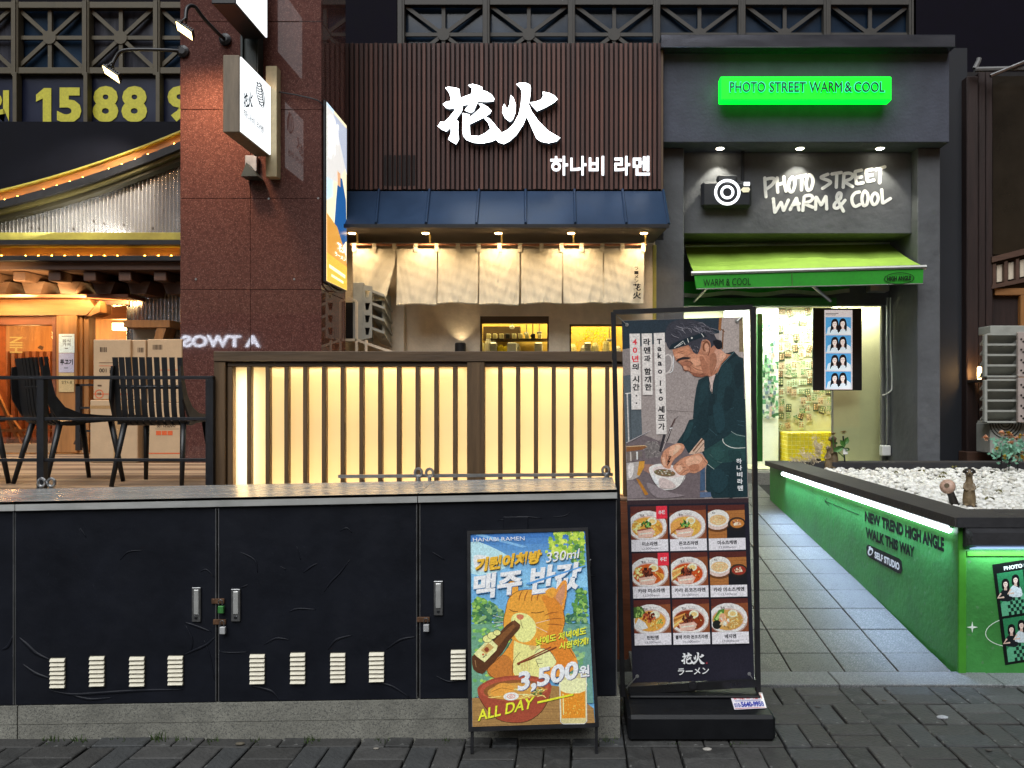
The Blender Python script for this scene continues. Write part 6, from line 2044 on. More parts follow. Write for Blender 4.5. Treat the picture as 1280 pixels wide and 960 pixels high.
a.ell(834, 455, 7, 13, '#b9b0ab', 10).ell(833.5, 455, 5.5, 11, '#8b8380', 10).line([(842, 445), (841, 462), (837, 466)], .9, '#e6ded8', 3)
# bench, pots, tools
a.crop(780, 500, 7.382)
a.poly([(20, 400), (180, 320), (330, 380), (560, 420), (745, 640), (745, 905), (35, 915)], '#655a5c')
a.poly([(20, 420), (200, 300), (240, 290), (30, 410)], '#3b3e44').line([(20, 395), (240, 285)], 5, '#b0a8a8')
a.poly([(200, 390), (290, 380), (345, 430), (340, 520), (200, 540), (190, 470)], '#6f6866')
for i in range(40):
    x, y = rnd.uniform(190, 330), rnd.uniform(385, 530)
    a.line([(x, y), (x + rnd.uniform(-25, 25), y + rnd.uniform(-14, 14)), (x + rnd.uniform(-30, 30), y + rnd.uniform(-20, 20))], 3, rnd.choice(['#2b2829', '#a99f9b', '#4d4748']))
a.poly([(20, 425), (190, 415), (215, 432), (165, 458), (20, 478)], '#7e5231').line([(20, 430), (190, 420), (212, 432)], 5, '#d0b28c')
a.poly([(24, 478), (170, 470), (165, 520), (30, 575)], '#6a605a').line([(60, 482), (64, 560)], 12, '#b6aca4').line([(120, 480), (122, 545)], 14, '#d6cfc8')
a.poly([(22, 580), (150, 560), (188, 565), (186, 620), (140, 705), (80, 735), (26, 740)], '#a29a96').poly([(140, 562), (190, 562), (186, 620), (142, 700), (120, 690)], '#b98435').line([(22, 578), (188, 560)], 4, '#2a2422')
a.poly([(26, 745), (80, 740), (160, 800), (180, 880), (210, 900), (34, 910)], '#7a6f70').poly([(110, 720), (140, 735), (200, 830), (225, 870), (195, 880), (150, 800)], '#a36b28')
a.line([(195, 590), (360, 760)], 6, '#3b3436').poly([(190, 590), (330, 600), (280, 700), (180, 650)], '#8e6a5c')
a.line([(335, 470), (352, 400), (372, 325)], 24, '#2f2c30').line([(392, 380), (420, 300), (440, 240)], 18, '#2a2428').line([(438, 245), (470, 175)], 14, '#4d3a38').line([(425, 262), (445, 258)], 9, '#d8d2cc').line([(470, 180), (500, 150)], 5, '#5a5050').line([(350, 470), (440, 250)], 4, '#c9beb8')
# jacket
a.poly([(672, -10), (660, 120), (638, 175), (600, 185), (555, 290), (488, 392), (550, 412), (595, 492), (640, 460), (715, 350), (745, 440), (720, 482), (768, 575), (755, 640), (755, 830), (820, 905), (1142, 895), (1118, -10)], '#1b2f34')
a.poly([(595, 500), (715, 350), (740, 375), (738, 470), (650, 500)], '#b79a86').line([(640, 470), (725, 365)], 12, '#6d4a34').line([(660, 490), (735, 400)], 5, '#3a2a26')
a.poly([(745, 600), (750, 830), (700, 840), (705, 640)], '#3c5068').poly([(700, 850), (800, 850), (806, 895), (700, 900)], '#50607a')
a.poly([(735, 470), (905, 365), (1000, 300), (1118, 330), (1118, 560), (900, 580), (830, 640), (765, 580)], '#24403f')
a.line([(912, 358), (915, 385), (950, 420), (1020, 443), (1117, 440)], 6, '#c3c5bd', 3).line([(990, 290), (1040, 320), (1117, 335)], 4, '#8a9692', 3)
a.line([(770, 590), (830, 638)], 4, '#a9b3ac').line([(790, 500), (870, 570), (905, 575)], 3, '#58706c', 3)
for p in ([(1040, 190), (1110, 200)], [(1050, 225), (1105, 240)], [(975, 40), (1010, 70), (985, 80)], [(880, 480), (930, 460)], [(860, 650), (960, 700), (1040, 690)], [(820, 700), (900, 720)], [(780, 260), (860, 330)], [(700, 60), (690, 200), (640, 260)], [(880, 60), (860, 200), (900, 300)], [(760, 40), (740, 180)]):
    a.line(p, 4, '#37525a', 4, True)
# hands and bowl
a.poly([(232, 655), (245, 612), (330, 588), (470, 610), (565, 690), (525, 778), (455, 826), (350, 828), (285, 770)], '#d6c7c2', 3).ell(400, 662, 140, 52, '#c9b9b4', 8).ell(375, 672, 100, 34, '#6c5a42', 6)
a.line([(238, 690), (285, 770), (350, 828), (455, 826), (525, 778), (560, 700)], 4, '#2f2728', 3)
for i in range(26):
    x, y = rnd.uniform(290, 450), rnd.uniform(650, 692)
    a.line([(x, y), (x + rnd.uniform(-18, 18), y + rnd.uniform(-8, 8))], 5, rnd.choice(['#d8c6a4', '#b06a40', '#4f6b3e', '#e8dcc4']))
SK, SD, SH = '#b98266', '#5d382a', '#cf9c80'
a.poly([(492, 400), (540, 405), (558, 436), (530, 490), (470, 540), (440, 585), (425, 630), (395, 632), (362, 612), (342, 575), (340, 540), (352, 500), (372, 465), (430, 425)], SK, 3)
a.poly([(430, 430), (500, 410), (530, 440), (470, 500), (420, 520)], SH, 3)
for p in ([(355, 480), (360, 560), (380, 615)], [(385, 470), (395, 540), (405, 600)], [(420, 500), (405, 560), (402, 615)], [(440, 515), (415, 560)], [(342, 540), (350, 600)]): a.line(p, 4, SD, 3, True)
a.line([(412, 525), (430, 515), (405, 575), (425, 560), (400, 600)], 9, '#2a1a16')
a.poly([(540, 535), (610, 512), (700, 492), (740, 530), (772, 580), (720, 640), (650, 676), (600, 668), (560, 694), (512, 690), (478, 660), (452, 622), (468, 590)], SK, 3)
a.poly([(580, 540), (690, 510), (720, 560), (640, 610), (580, 600)], SH, 3)
for p in ([(460, 600), (480, 590), (500, 600)], [(470, 630), (530, 590), (550, 600)], [(485, 665), (540, 625), (575, 620)], [(520, 690), (570, 650), (600, 645)], [(600, 665), (640, 640)], [(700, 500), (745, 560), (770, 590)], [(540, 540), (470, 590), (455, 625)]): a.line(p, 4, SD, 3, True)
for p in ([(600, 560), (640, 575)], [(650, 540), (690, 560)], [(620, 590), (660, 600)]): a.line(p, 2.5, '#8f5f49', 0, True)
# head
a.crop(820, 390, 7.385)
a.poly([(372, 700), (392, 625), (480, 585), (545, 585), (600, 480), (655, 400), (720, 362), (765, 412), (806, 428), (815, 850), (340, 980), (352, 830)], '#1b2f34')
a.poly([(630, 385), (720, 362), (745, 400), (640, 470), (560, 600), (545, 575), (600, 470)], '#15252a').line([(720, 368), (600, 500), (560, 580)], 5, '#4a6468')
a.poly([(488, 598), (548, 578), (528, 650), (518, 755), (500, 720)], '#b9a39a').line([(550, 580), (528, 660), (520, 750)], 5, '#0f1a1e').line([(484, 600), (505, 700), (515, 745)], 5, '#0f1a1e')
a.poly([(150, 348), (300, 305), (345, 372), (385, 388), (412, 330), (420, 268), (470, 250), (520, 310), (575, 322), (640, 385), (690, 392), (606, 478), (572, 555), (510, 596), (470, 585), (425, 602), (345, 590), (305, 548), (265, 542), (242, 492), (185, 450), (165, 405)], '#a56f56')
a.poly([(300, 400), (440, 400), (470, 540), (400, 560), (320, 500)], '#b67f63', 3).poly([(560, 340), (640, 390), (600, 470), (540, 540), (520, 420)], '#b98a74', 3).poly([(165, 370), (290, 325), (310, 380), (220, 410)], '#b67c5e', 3)
a.poly([(86, 200), (110, 120), (180, 78), (290, 66), (400, 92), (490, 135), (530, 190), (560, 250), (600, 268), (606, 330), (566, 335), (536, 300), (505, 335), (492, 268), (430, 252), (405, 330), (385, 388), (340, 368), (300, 306), (160, 336), (115, 335), (92, 280)], '#34343c', 2)
for i in range(46):
    t_ = i / 46
    x, y = 120 + 400 * t_ + rnd.uniform(-15, 15), 160 - 70 * math.sin(t_ * 3.0) + rnd.uniform(0, 70)
    a.line([(x, y), (x + rnd.uniform(10, 50), y + rnd.uniform(-6, 28)), (x + rnd.uniform(40, 90), y + rnd.uniform(10, 60))], 3.5, rnd.choice(['#6f6d75', '#8e8a90', '#1d1e25', '#55545c']), 2, True)
for i in range(18):
    x, y = rnd.uniform(310, 395), rnd.uniform(300, 375)
    a.line([(x, y), (x + rnd.uniform(-8, 18), y + rnd.uniform(8, 26))], 3, rnd.choice(['#7d7a80', '#2b2a30']))
a.poly([(118, 345), (165, 337), (245, 312), (330, 268), (425, 235), (470, 228), (440, 190), (400, 200), (300, 232), (200, 272), (140, 300)], '#14222a')
for p in ([(170, 330), (250, 268), (268, 300)], [(290, 245), (300, 280)], [(200, 318), (245, 290)], [(420, 200), (440, 230)]): a.line(p, 6, '#cfcac4')
a.ell(330, 240, 9, 9, '#b9b5b0').poly([(525, 265), (600, 262), (610, 325), (570, 345), (540, 310)], '#14161c', 2)
a.ell(462, 325, 42, 66, '#ad785e', 12).ell(458, 318, 30, 46, '#70452f', 12).ell(462, 318, 18, 34, '#a97559', 12).line([(430, 275), (470, 270), (495, 310), (490, 370), (478, 400)], 6, SD, 3)
a.poly([(188, 448), (215, 425), (265, 415), (320, 420), (300, 435), (235, 440), (200, 458)], '#2b2426', 2)
a.line([(250, 468), (280, 452), (320, 462), (335, 480)], 6, '#2b1c18', 3).line([(262, 478), (300, 470), (330, 488)], 3, SD, 3)
a.line([(240, 492), (250, 530), (268, 543), (300, 538)], 5, SD, 3).line([(305, 505), (320, 520), (316, 540)], 4, SD, 3).line([(306, 548), (360, 570), (420, 572), (465, 560)], 5, '#4a2a22', 3)
for p in ([(330, 500), (380, 530), (450, 545)], [(345, 590), (400, 585), (440, 570)], [(470, 560), (480, 520), (465, 490)], [(505, 590), (520, 540), (510, 500)], [(190, 380), (250, 360)], [(200, 395), (270, 375)], [(360, 470), (400, 490), (440, 500)], [(540, 560), (560, 510)], [(400, 600), (470, 590), (500, 600)], [(350, 430), (372, 450)]):
    a.line(p, 4, '#6f4635', 3, True)
for pts, c_ in (([(400, 420), (430, 410), (470, 480), (490, 560), (450, 585), (420, 520)], '#9b664e'), ([(500, 400), (545, 380), (560, 460), (530, 550), (500, 560)], '#94634c'), ([(225, 470), (300, 455), (330, 490), (290, 505), (245, 500)], '#94604a'),
               ([(340, 560), (420, 575), (460, 565), (430, 600), (350, 590)], '#84523f'), ([(170, 400), (230, 385), (260, 405), (200, 430)], '#c38a6c'), ([(320, 440), (390, 430), (410, 480), (360, 500)], '#c48d70'), ([(250, 500), (285, 505), (290, 535), (262, 530)], '#bd8468'),
               ([(600, 385), (650, 392), (610, 450), (580, 440)], '#c6987f'), ([(450, 300), (480, 300), (486, 350), (462, 370)], '#c08c72')):
    a.poly(pts, c_, 4)
for pts, c_ in (([(600, 520), (680, 470), (700, 620), (620, 800), (560, 900), (570, 700)], '#1e353a'), ([(420, 660), (480, 640), (470, 760), (410, 860), (390, 800)], '#1e3439'), ([(720, 520), (790, 470), (800, 640), (740, 700)], '#17282d'), ([(640, 700), (720, 720), (700, 860), (630, 900)], '#17292e'), ([(500, 780), (540, 760), (530, 920), (480, 940)], '#17282d')):
    a.poly(pts, c_, 4)
a.crop(780, 500, 7.382)
for pts, c_ in (([(690, 120), (760, 100), (780, 260), (700, 330), (660, 260)], '#182b30'), ([(820, 60), (900, 40), (930, 240), (860, 300)], '#1f373d'), ([(800, 660), (900, 640), (960, 760), (880, 860), (800, 800)], '#1e353b'), ([(980, 600), (1030, 590), (1030, 860), (960, 880)], '#182b30'), ([(600, 220), (640, 210), (600, 340), (540, 380)], '#213a3e'), ([(800, 470), (880, 430), (920, 520), (850, 560)], '#284745'), ([(960, 470), (1060, 470), (1080, 540), (990, 550)], '#20393a')):
    a.poly(pts, c_, 4)
for pts, c_ in (([(480, 420), (520, 425), (500, 470), (450, 510)], '#d3a78c'), ([(350, 540), (372, 530), (385, 600), (365, 605)], '#cf9f84'), ([(600, 610), (680, 590), (690, 640), (620, 655)], '#a36c52'), ([(480, 620), (520, 600), (540, 640), (500, 670)], '#cf9f84'), ([(330, 720), (420, 740), (480, 800), (400, 820), (330, 800)], '#b9a8a3'), ([(260, 690), (300, 720), (320, 780), (280, 760)], '#e6dad5'), ([(40, 600), (90, 590), (80, 690), (45, 720)], '#c9c2bd'), ([(210, 760), (420, 850), (560, 880), (300, 900)], '#7d7274')):
    a.poly(pts, c_, 4)
# paper strips with the title
a.crop(760, 380, 3.84)
for q in ([(103, 143), (153, 142), (160, 506), (113, 507)], [(161, 142), (211, 141), (214, 436), (167, 437)], [(219, 140), (272, 138), (281, 624), (232, 626)]): a.poly(q, '#d8c4be')
DK, RD = '#1c1a1e', '#cf3a44'
def put(t_, x, y, w, h, c=DK): a.text(t_, (x - w / 2, y - h / 2, x + w / 2, y + h / 2), c, .035)
for t_, y, w, h in (('T', 180, 24, 25), ('a', 217, 20, 20), ('k', 248, 21, 27), ('a', 287, 20, 20), ('o', 325, 21, 20), ('I', 380, 6, 26), ('t', 417, 16, 26), ('o', 455, 21, 20), ('셰', 506, 33, 33), ('프', 546, 33, 28), ('가', 588, 32, 33)): put(t_, 246 + (y - 180) * .026, y, w, h)
for t_, y in (('라', 182), ('멘', 222), ('과', 262), ('함', 324), ('께', 362), ('한', 399)): put(t_, 186 + (y - 180) * .03, y, 32, 32)
for t_, y, c_ in (('4', 182, RD), ('0', 222, RD), ('년', 263, RD), ('의', 302, DK), ('시', 361, DK), ('간', 399, DK)): put(t_, 128 + (y - 180) * .03, y, 21 if t_ in '40' else 32, 27 if t_ in '40' else 32, c_)
for y in (440, 476): a.ell(136, y, 4, 4, DK, 0, 8)
for i, ch_ in enumerate('하나비라멘'): put(ch_, 628 + i * 1.7, 754 + i * 32.2, 26, 25, '#e4dcd8')
# menu
a.crop(0, 0, 1)
a.poly([(784.3, 625.5), (935.5, 622.5), (942.7, 849.3), (790.7, 853.3)], '#1e1d27').poly([(784.3, 625.5), (935.5, 622.5), (935.7, 628), (784.5, 631)], '#34262a')


def clip(pts):
    for ax_, lim, sg_ in ((0, 0, 1), (0, 1, -1), (1, 0, 1), (1, .735, -1)):
        out = []
        for i in range(len(pts)):
            p, q = pts[i - 1], pts[i]
            dp, dq = (p[ax_] - lim) * sg_, (q[ax_] - lim) * sg_
            if (dp >= 0) != (dq >= 0):
                t_ = dp / (dp - dq)
                out.append((p[0] + (q[0] - p[0]) * t_, p[1] + (q[1] - p[1]) * t_))
            if dq >= 0: out.append(q)
        pts = out
        if len(pts) < 3: return []
    return pts


def menu_cell(c_, r_, kind, name, price, red=False, soup='#c98f3c'):
    x0, y0 = 787.8 + 48.3 * c_ + 1.9 * r_, 633.2 + 58.3 * r_ - .9 * c_
    q = lambda u, v: (x0 + 45.8 * u + 1.7 * v, y0 + 56.3 * v - 1.0 * u)
    def po(pts, col):
        pts = clip(pts)
        if len(pts) > 2: a.poly([q(*p) for p in pts], col)
    def el(cx, cy, rx, ry, col, n=18, rot=0):
        ca, sa = math.cos(rot), math.sin(rot)
        po([(cx + rx * math.cos(6.283 * i / n) * ca - ry * math.sin(6.283 * i / n) * sa, cy + rx * math.cos(6.283 * i / n) * sa + ry * math.sin(6.283 * i / n) * ca) for i in range(n)], col)
    def bits(cx, cy, rx, ry, n, cols, sz=.03):
        for _ in range(n):
            an, rr = rnd.uniform(0, 6.28), math.sqrt(rnd.random())
            el(cx + rx * rr * math.cos(an), cy + ry * rr * math.sin(an), sz * rnd.uniform(.5, 1.6), sz * rnd.uniform(.4, 1), rnd.choice(cols), 6, rnd.uniform(0, 3))
    po([(0, 0), (1, 0), (1, .735), (0, .735)], '#6b3526')
    po([(0, 0), (1, 0), (1, .12), (0, .16)], '#4f2621')
    if kind == 'tsuke':
        po([(0, .14), (1, .12), (1, .735), (0, .735)], '#9a6334')
        for i in range(6): po([(0, .2 + i * .09), (1, .19 + i * .09), (1, .2 + i * .09), (0, .215 + i * .09)], '#8b562b')
        el(.26, .44, .34, .16, '#5f3a20'); el(.25, .36, .33, .19, '#c6afa4'); el(.26, .29, .315, .19, '#ddc9c2'); el(.27, .33, .235, .115, '#cfa97a')
        for i in range(24):
            an = rnd.uniform(0, 6.28); a1 = an + rnd.uniform(.4, 1.3); rr = rnd.uniform(.03, .10)
            p0_, p1_ = q(.27 + rr * 2 * math.cos(an), .33 + rr * math.sin(an)), q(.27 + rr * 2 * math.cos(a1), .33 + rr * math.sin(a1))
            a.line([p0_, p1_], .6, rnd.choice(['#e6cfa4', '#b88c58', '#dcc090']))
        a.text('花火', [q(.11, .155), q(.2, .15), q(.2, .19), q(.11, .195)], '#3a2a28', .02)
        po([(.5, .5), (1, .46), (1, .735), (.5, .735)], '#191a1e')
        el(.78, .43, .25, .155, '#1d1a1a'); el(.78, .41, .215, .125, '#3c2c22'); el(.79, .415, .19, .10, soup)
        po([(.66, .40), (.86, .385), (.9, .45), (.7, .465)], '#dcb49a')
        bits(.78, .40, .12, .05, 12, ['#e8cdb8', '#7a3a22', '#c99a7a'], .025)
    else:
        po([(.5, .12), (1, .10), (1, .735), (.5, .735)], '#7b4429')
        el(.46, .50, .52, .29, '#a38a80'); el(.45, .43, .53, .335, '#dcc8c4'); el(.45, .46, .44, .25, '#bfa298'); el(.44, .47, .42, .23, soup)
        bits(.44, .47, .36, .19, 46, [tuple(min(1, v * 1.5) for v in lin(soup)), tuple(v * .55 for v in lin(soup)), '#e2c58a'], .022)
        a.text('花火', [q(.24, .175), q(.38, .17), q(.38, .225), q(.24, .23)], '#3a2428', .03)
        a.text('ラーメン', [q(.43, .16), q(.62, .155), q(.62, .185), q(.43, .19)], '#4a3436', .01)
        a.rect(q(.45, .2)[0], q(.45, .2)[1], q(.62, .2)[0], q(.62, .2)[1] + .5, '#6a5452')
        el(.58, .33, .13, .085, '#e6cdb2'); el(.58, .335, .085, .05, '#e9b070' if kind != 'tan' else '#e0d0b4')
        if kind in ('miso', 'karamiso'):
            bits(.16, .44, .12, .12, 26, ['#d9b45a', '#ecd890', '#b88a3a'], .04)
            for i in range(5): po([(.62 + i * .04, .42 + i * .01), (.66 + i * .04, .42 + i * .01), (.84 + i * .01, .60 - i * .02), (.8 + i * .01, .61 - i * .02)], rnd.choice(['#b3772e', '#d39a48']))
        if kind in ('don', 'karadon', 'black'):
            for i in range(5): po([(.02, .40 + i * .05), (.34, .30 + i * .03), (.36, .33 + i * .03), (.03, .44 + i * .05)], rnd.choice(['#c98f4a', '#e3b873', '#9c6428']))
        if kind == 'tan':
            po([(0, .16), (.22, .14), (.32, .28), (.2, .38), (0, .40)], '#3f5a2c'); bits(.14, .27, .12, .1, 14, ['#6d8a42', '#2a4020', '#8fae5a'], .04)
            po([(.02, .56), (.12, .40), (.3, .50), (.38, .62), (.2, .66)], '#e2cfc8'); bits(.42, .38, .17, .10, 44, ['#8e3a24', '#6a2418', '#b5603a', '#4a1a14'], .035); bits(.7, .5, .1, .06, 14, ['#5f8a3c', '#d8c46a'], .02)
        elif kind == 'veg':
            po([(.05, .46), (.2, .25), (.36, .22), (.34, .32), (.16, .5)], '#4f7a32'); po([(.1, .44), (.26, .28), (.3, .31), (.15, .48)], '#9fbd6c'); el(.14, .57, .12, .10, '#1d1f1b'); el(.3, .42, .1, .1, '#d89a78'); bits(.34, .5, .12, .1, 20, ['#e0b48c', '#c87a58', '#e8d8c0'], .035)
            for i in range(26):
                x_, y_ = rnd.uniform(.5, .82), rnd.uniform(.36, .62)
                a.line([q(x_, y_), q(x_ + rnd.uniform(-.12, .12), y_ + rnd.uniform(-.04, .04))], .5, rnd.choice(['#d9b878', '#b88c46', '#e8d09a']))
        else:
            po([(.16, .52), (.54, .47), (.66, .56), (.58, .68), (.2, .70)], '#d9a796'); po([(.16, .52), (.54, .47), (.57, .50), (.19, .55)], '#8a4a38'); po([(.22, .60), (.58, .57), (.57, .6), (.22, .63)], '#edc9ba')
            if kind in ('miso', 'don'): bits(.42, .40, .13, .07, 40, ['#2f5a2a', '#4f8a3c', '#1f3d1f', '#7fb05a'], .03)
            else: bits(.42, .42, .15, .09, 50, ['#3a1812', '#2a1410', '#5a2a1c', '#7a3826'], .03)
    if red:
        po([(.70, 0), (1, 0), (1, .28), (.70, .285)], '#cf2f3e')
        a.text('추천', [q(.76, .10), q(.94, .09), q(.94, .18), q(.76, .19)], '#f0e6e6', .03)
    a.poly([q(0, .737), q(1, .737), q(1, 1), q(0, 1)], '#cfc8d2')
    w_ = min(.88, .105 * len(name))
    a.text(name, [q(.5 - w_ / 2, .79), q(.5 + w_ / 2, .785), q(.5 + w_ / 2, .875), q(.5 - w_ / 2, .88)], '#17151c', .035)
    a.text(price, [q(.28, .915), q(.72, .91), q(.72, .965), q(.28, .97)], '#5d5964', .005)


menu_cell(0, 0, 'miso', '미소라멘', '12,000won', True, '#c8923c')
menu_cell(1, 0, 'don', '돈코츠라멘', '10,000won', False, '#c79a45')
menu_cell(2, 0, 'tsuke', '미소츠케멘', '12,000won', False, '#b07034')
menu_cell(0, 1, 'karamiso', '카라 미소라멘', '12,500won', True, '#b4521f')
menu_cell(1, 1, 'karadon', '카라 돈코츠라멘', '10,500won', False, '#b4481c')
menu_cell(2, 1, 'tsuke', '카라 미소츠케멘', '13,500won', False, '#8a2f22')
menu_cell(0, 2, 'tan', '탄탄멘', '13,000won', False, '#cf9440')
menu_cell(1, 2, 'black', '블랙 카라 돈코츠라멘', '11,000won', False, '#7e3318')
menu_cell(2, 2, 'veg', '베지멘', '13,000won', False, '#b58a48')
kanji_art(a, 851, 814.5, 880.5, 829.5, '#e6e0e2')
a.rect(882, 826.5, 884, 829, '#7a2c34')
a.text('ラーメン', [(847, 834.5), (885.7, 832.8), (885.7, 841.5), (847, 843)], '#dcd6d8', .02)
a.build('print', M_print, bn)
stt = thing('phone_sticker', 'white sticker with red line and blue phone number on the black banner base', 'sticker', (X(935, 3.55), 3.52, zt2 + .001))
a = Art((0, 0, zt2 + .0015), (0, 0, 1), eps=.0002, gain=1.3).crop(780, 745, 6.195)
sq = [(818, 755), (1070, 748), (1105, 868), (855, 880)]
a.poly(sq, '#d8d2dc')
L4 = lambda u, v: tuple((1 - v) * ((1 - u) * sq[0][k] + u * sq[1][k]) + v * ((1 - u) * sq[3][k] + u * sq[2][k]) for k in (0, 1))
bx = lambda u0, v0, u1, v1: [L4(u0, v0), L4(u1, v0), L4(u1, v1), L4(u0, v1)]
a.poly(bx(.03, .04, .97, .07), '#b02a30').poly(bx(.03, .93, .97, .96), '#b02a30')
a.text('휴대폰 소액결제', bx(.06, .11, .94, .40), '#b0242c', .04)
a.poly(bx(.08, .45, .92, .47), '#8088b8').poly(bx(.10, .50, .9, .52), '#8088b8')
a.text('010-', bx(.04, .62, .24, .88), '#2a3a9a', .03).text('5640-9958', bx(.25, .55, .95, .90), '#22309a', .045)
a.build('sticker_print', M_sticker, stt)

# ------------------------------------------------------------------ A-board with the cat picture
ab = thing('poster_board', 'black framed leaning poster board with a cat drinking beer over a ramen bowl', 'poster board', (X(667, 3.27), 3.27, 0))
pA, pB, pC = P(590.1, 908.3, 3.265), P(743.9, 903, 3.265), P(588.2, 667, 3.39)
nrm = (pB - pA).cross(pC - pA).normalized()
if nrm.y > 0: nrm = -nrm
fl = Art(pA, nrm, eps=0)
fl.k = 0
def onb(x, y, d=0.0): return fl.pt((x, y)) + nrm * d
out_ = [(583.6, 666.5), (734.6, 661.6), (748.8, 908.5), (585.6, 914.5)]
inn_ = [(588.2, 667.6), (731.2, 663.4), (743.9, 903), (590.1, 908.3)]
out_[0], out_[1] = (584.0, 663.5), (734.8, 659.2)
recalc(MB().prism([onb(*p, -.004) for p in out_], -nrm * .014).build('board', M_black, ab))
for i in range(4):
    j = (i + 1) % 4
    recalc(MB().prism([onb(*out_[i], .005), onb(*out_[j], .005), onb(*inn_[j], .005), onb(*inn_[i], .005)], -nrm * .0085).build('frame', M_black, ab))
for x in (590, 745.5):
    tp = onb(x, 905, -.012)
    MB().tube([tp, Vector((tp.x, tp.y - .012, 0))], .009, 4).build('leg', M_black, ab)
    MB().tube([onb(x - (0 if x < 600 else 8), 700, -.02), onb(x - (0 if x < 600 else 8), 700, -.02) * 1 + Vector((0, .02, -.03))], .006, 4).build('hinge', M_steel2, ab)
a = Art(pA, nrm, eps=.000008, gain=1.6)
a.crop(580, 655, 7.11)
a.poly([(58, 85), (1075, 55), (1165, 1765), (72, 1801)], '#5f93b8')
sk = [(58, 85), (1075, 55), (1100, 560), (64, 560)]
for i in range(9):
    t0, t1 = i / 9, (i + 1) / 9
    lp = lambda p, q, t: (p[0] + (q[0] - p[0]) * t, p[1] + (q[1] - p[1]) * t)
    c0_, c1_ = lin('#35659f'), lin('#7fb2cc')
    a.poly([lp(sk[0], sk[3], t0), lp(sk[1], sk[2], t0), lp(sk[1], sk[2], t1), lp(sk[0], sk[3], t1)], tuple(c0_[k] + (c1_[k] - c0_[k]) * t0 for k in range(3)))
a.poly([(60, 160), (300, 230), (420, 330), (300, 420), (66, 440)], '#9fc0d0', 3).poly([(90, 280), (250, 300), (300, 380), (120, 420)], '#c3d2cc', 3)
a.poly([(56, 86), (140, 83), (560, 200), (520, 210)], '#6f9cc0')


def leafy(cx, cy, rx, ry, n, cols, sz):
    for _ in range(n):
        an, rr = rnd.uniform(0, 6.28), math.sqrt(rnd.random())
        x, y = cx + rx * rr * math.cos(an), cy + ry * rr * math.sin(an)
        x = max(62 + (y - 85) * .008 + sz, min(x, 1070 + (y - 55) * .053 - sz))
        a.poly([(x + sz * rnd.uniform(.6, 1.2) * math.cos(k * 1.05), y + sz * rnd.uniform(.5, 1) * math.sin(k * 1.05)) for k in range(6)], rnd.choice(cols))


G1 = ['#8fae3c', '#a9bf4a', '#6d9434', '#bccb5c']
G2 = ['#4d7d3c', '#6d9a48', '#3f6a3c', '#86a950']
G3 = ['#3f6a4c', '#557f5a', '#2f5746', '#7a9a62']
leafy(940, 150, 190, 95, 120, G1, 24)
leafy(860, 250, 130, 60, 60, G1, 20)
leafy(1020, 300, 60, 120, 50, G2, 20)
leafy(160, 780, 110, 130, 110, G2, 22)
leafy(240, 850, 110, 150, 90, G3, 24)
leafy(1040, 720, 70, 150, 70, G2, 22)
leafy(990, 880, 110, 90, 60, G3, 24)
a.crop(580, 780, 7.11)
leafy2 = lambda *k: leafy(*k)
a.poly([(66, 0), (500, 0), (500, 500), (73, 660)], '#5f8a70')
for _ in range(120):
    x, y = rnd.uniform(90, 470), rnd.uniform(0, 520)
    a.poly([(x + 24 * rnd.uniform(.5, 1.2) * math.cos(k * 1.05), y + 20 * rnd.uniform(.5, 1) * math.sin(k * 1.05)) for k in range(6)], rnd.choice(['#7aa84a', '#5f9450', '#4c7d5a', '#8fb858', '#6d9a8a']))
a.poly([(880, 0), (1118, 0), (1150, 700), (900, 700)], '#5b8379')
for _ in range(70):
    x, y = rnd.uniform(920, 1090), rnd.uniform(20, 640)
    a.poly([(x + 26 * rnd.uniform(.5, 1.2) * math.cos(k * 1.05), y + 22 * rnd.uniform(.5, 1) * math.sin(k * 1.05)) for k in range(6)], rnd.choice(['#5d8a5a', '#6f9a70', '#4a7766', '#86a870']))
a.poly([(73, 655), (300, 640), (300, 560), (500, 500), (900, 560), (1150, 745), (1163, 875), (76, 910)], '#8b6a3e')
for i in range(9): a.line([(78, 690 + i * 26), (600, 705 + i * 22), (1155, 745 + i * 14)], 3, rnd.choice(['#6f5230', '#a07c48', '#7a5c36']))
OL = '#3a2414'
# cat: body, head, arms
a.poly([(440, 120), (360, 250), (215, 380), (210, 420), (250, 470), (420, 470), (600, 480), (820, 470), (1000, 380), (980, 260), (880, 120), (860, -40), (480, -40)], '#c9812f', 3)
a.poly([(470, 60), (640, 60), (680, 200), (700, 400), (640, 480), (460, 470), (440, 300)], '#d9c17a', 3)
a.poly([(640, 60), (860, 60), (980, 300), (900, 420), (760, 330), (700, 200)], '#bd7228', 3)
a.poly([(210, 400), (340, 270), (430, 330), (420, 460), (260, 475)], '#a8672c', 3).line([(430, 120), (350, 260), (215, 390), (225, 440), (265, 475)], 4, OL, 3).line([(430, 470), (440, 330), (500, 250)], 4, OL, 3).line([(900, 160), (990, 300)], 4, OL, 3)
a.poly([(560, 20), (700, 20), (660, 180), (600, 230), (560, 120)], '#b49a60', 3)
a.crop(580, 655, 7.11)
a.poly([(385, 560), (410, 505), (470, 525), (480, 610), (400, 640)], '#c98a34', 2).line([(385, 560), (412, 505), (470, 528)], 4, OL)
a.poly([(770, 660), (860, 520), (905, 498), (918, 560), (900, 700), (880, 780), (800, 760)], '#c98234', 2).poly([(790, 640), (870, 540), (900, 530), (896, 640), (860, 740), (800, 720)], '#b07a58', 2).line([(770, 660), (860, 522), (905, 498), (918, 570), (890, 760)], 4, OL, 3)
a.poly([(375, 740), (400, 660), (460, 600), (560, 580), (680, 590), (790, 640), (870, 740), (895, 850), (870, 960), (780, 1040), (640, 1080), (480, 1050), (390, 980), (350, 880)], '#cd8a33', 3)
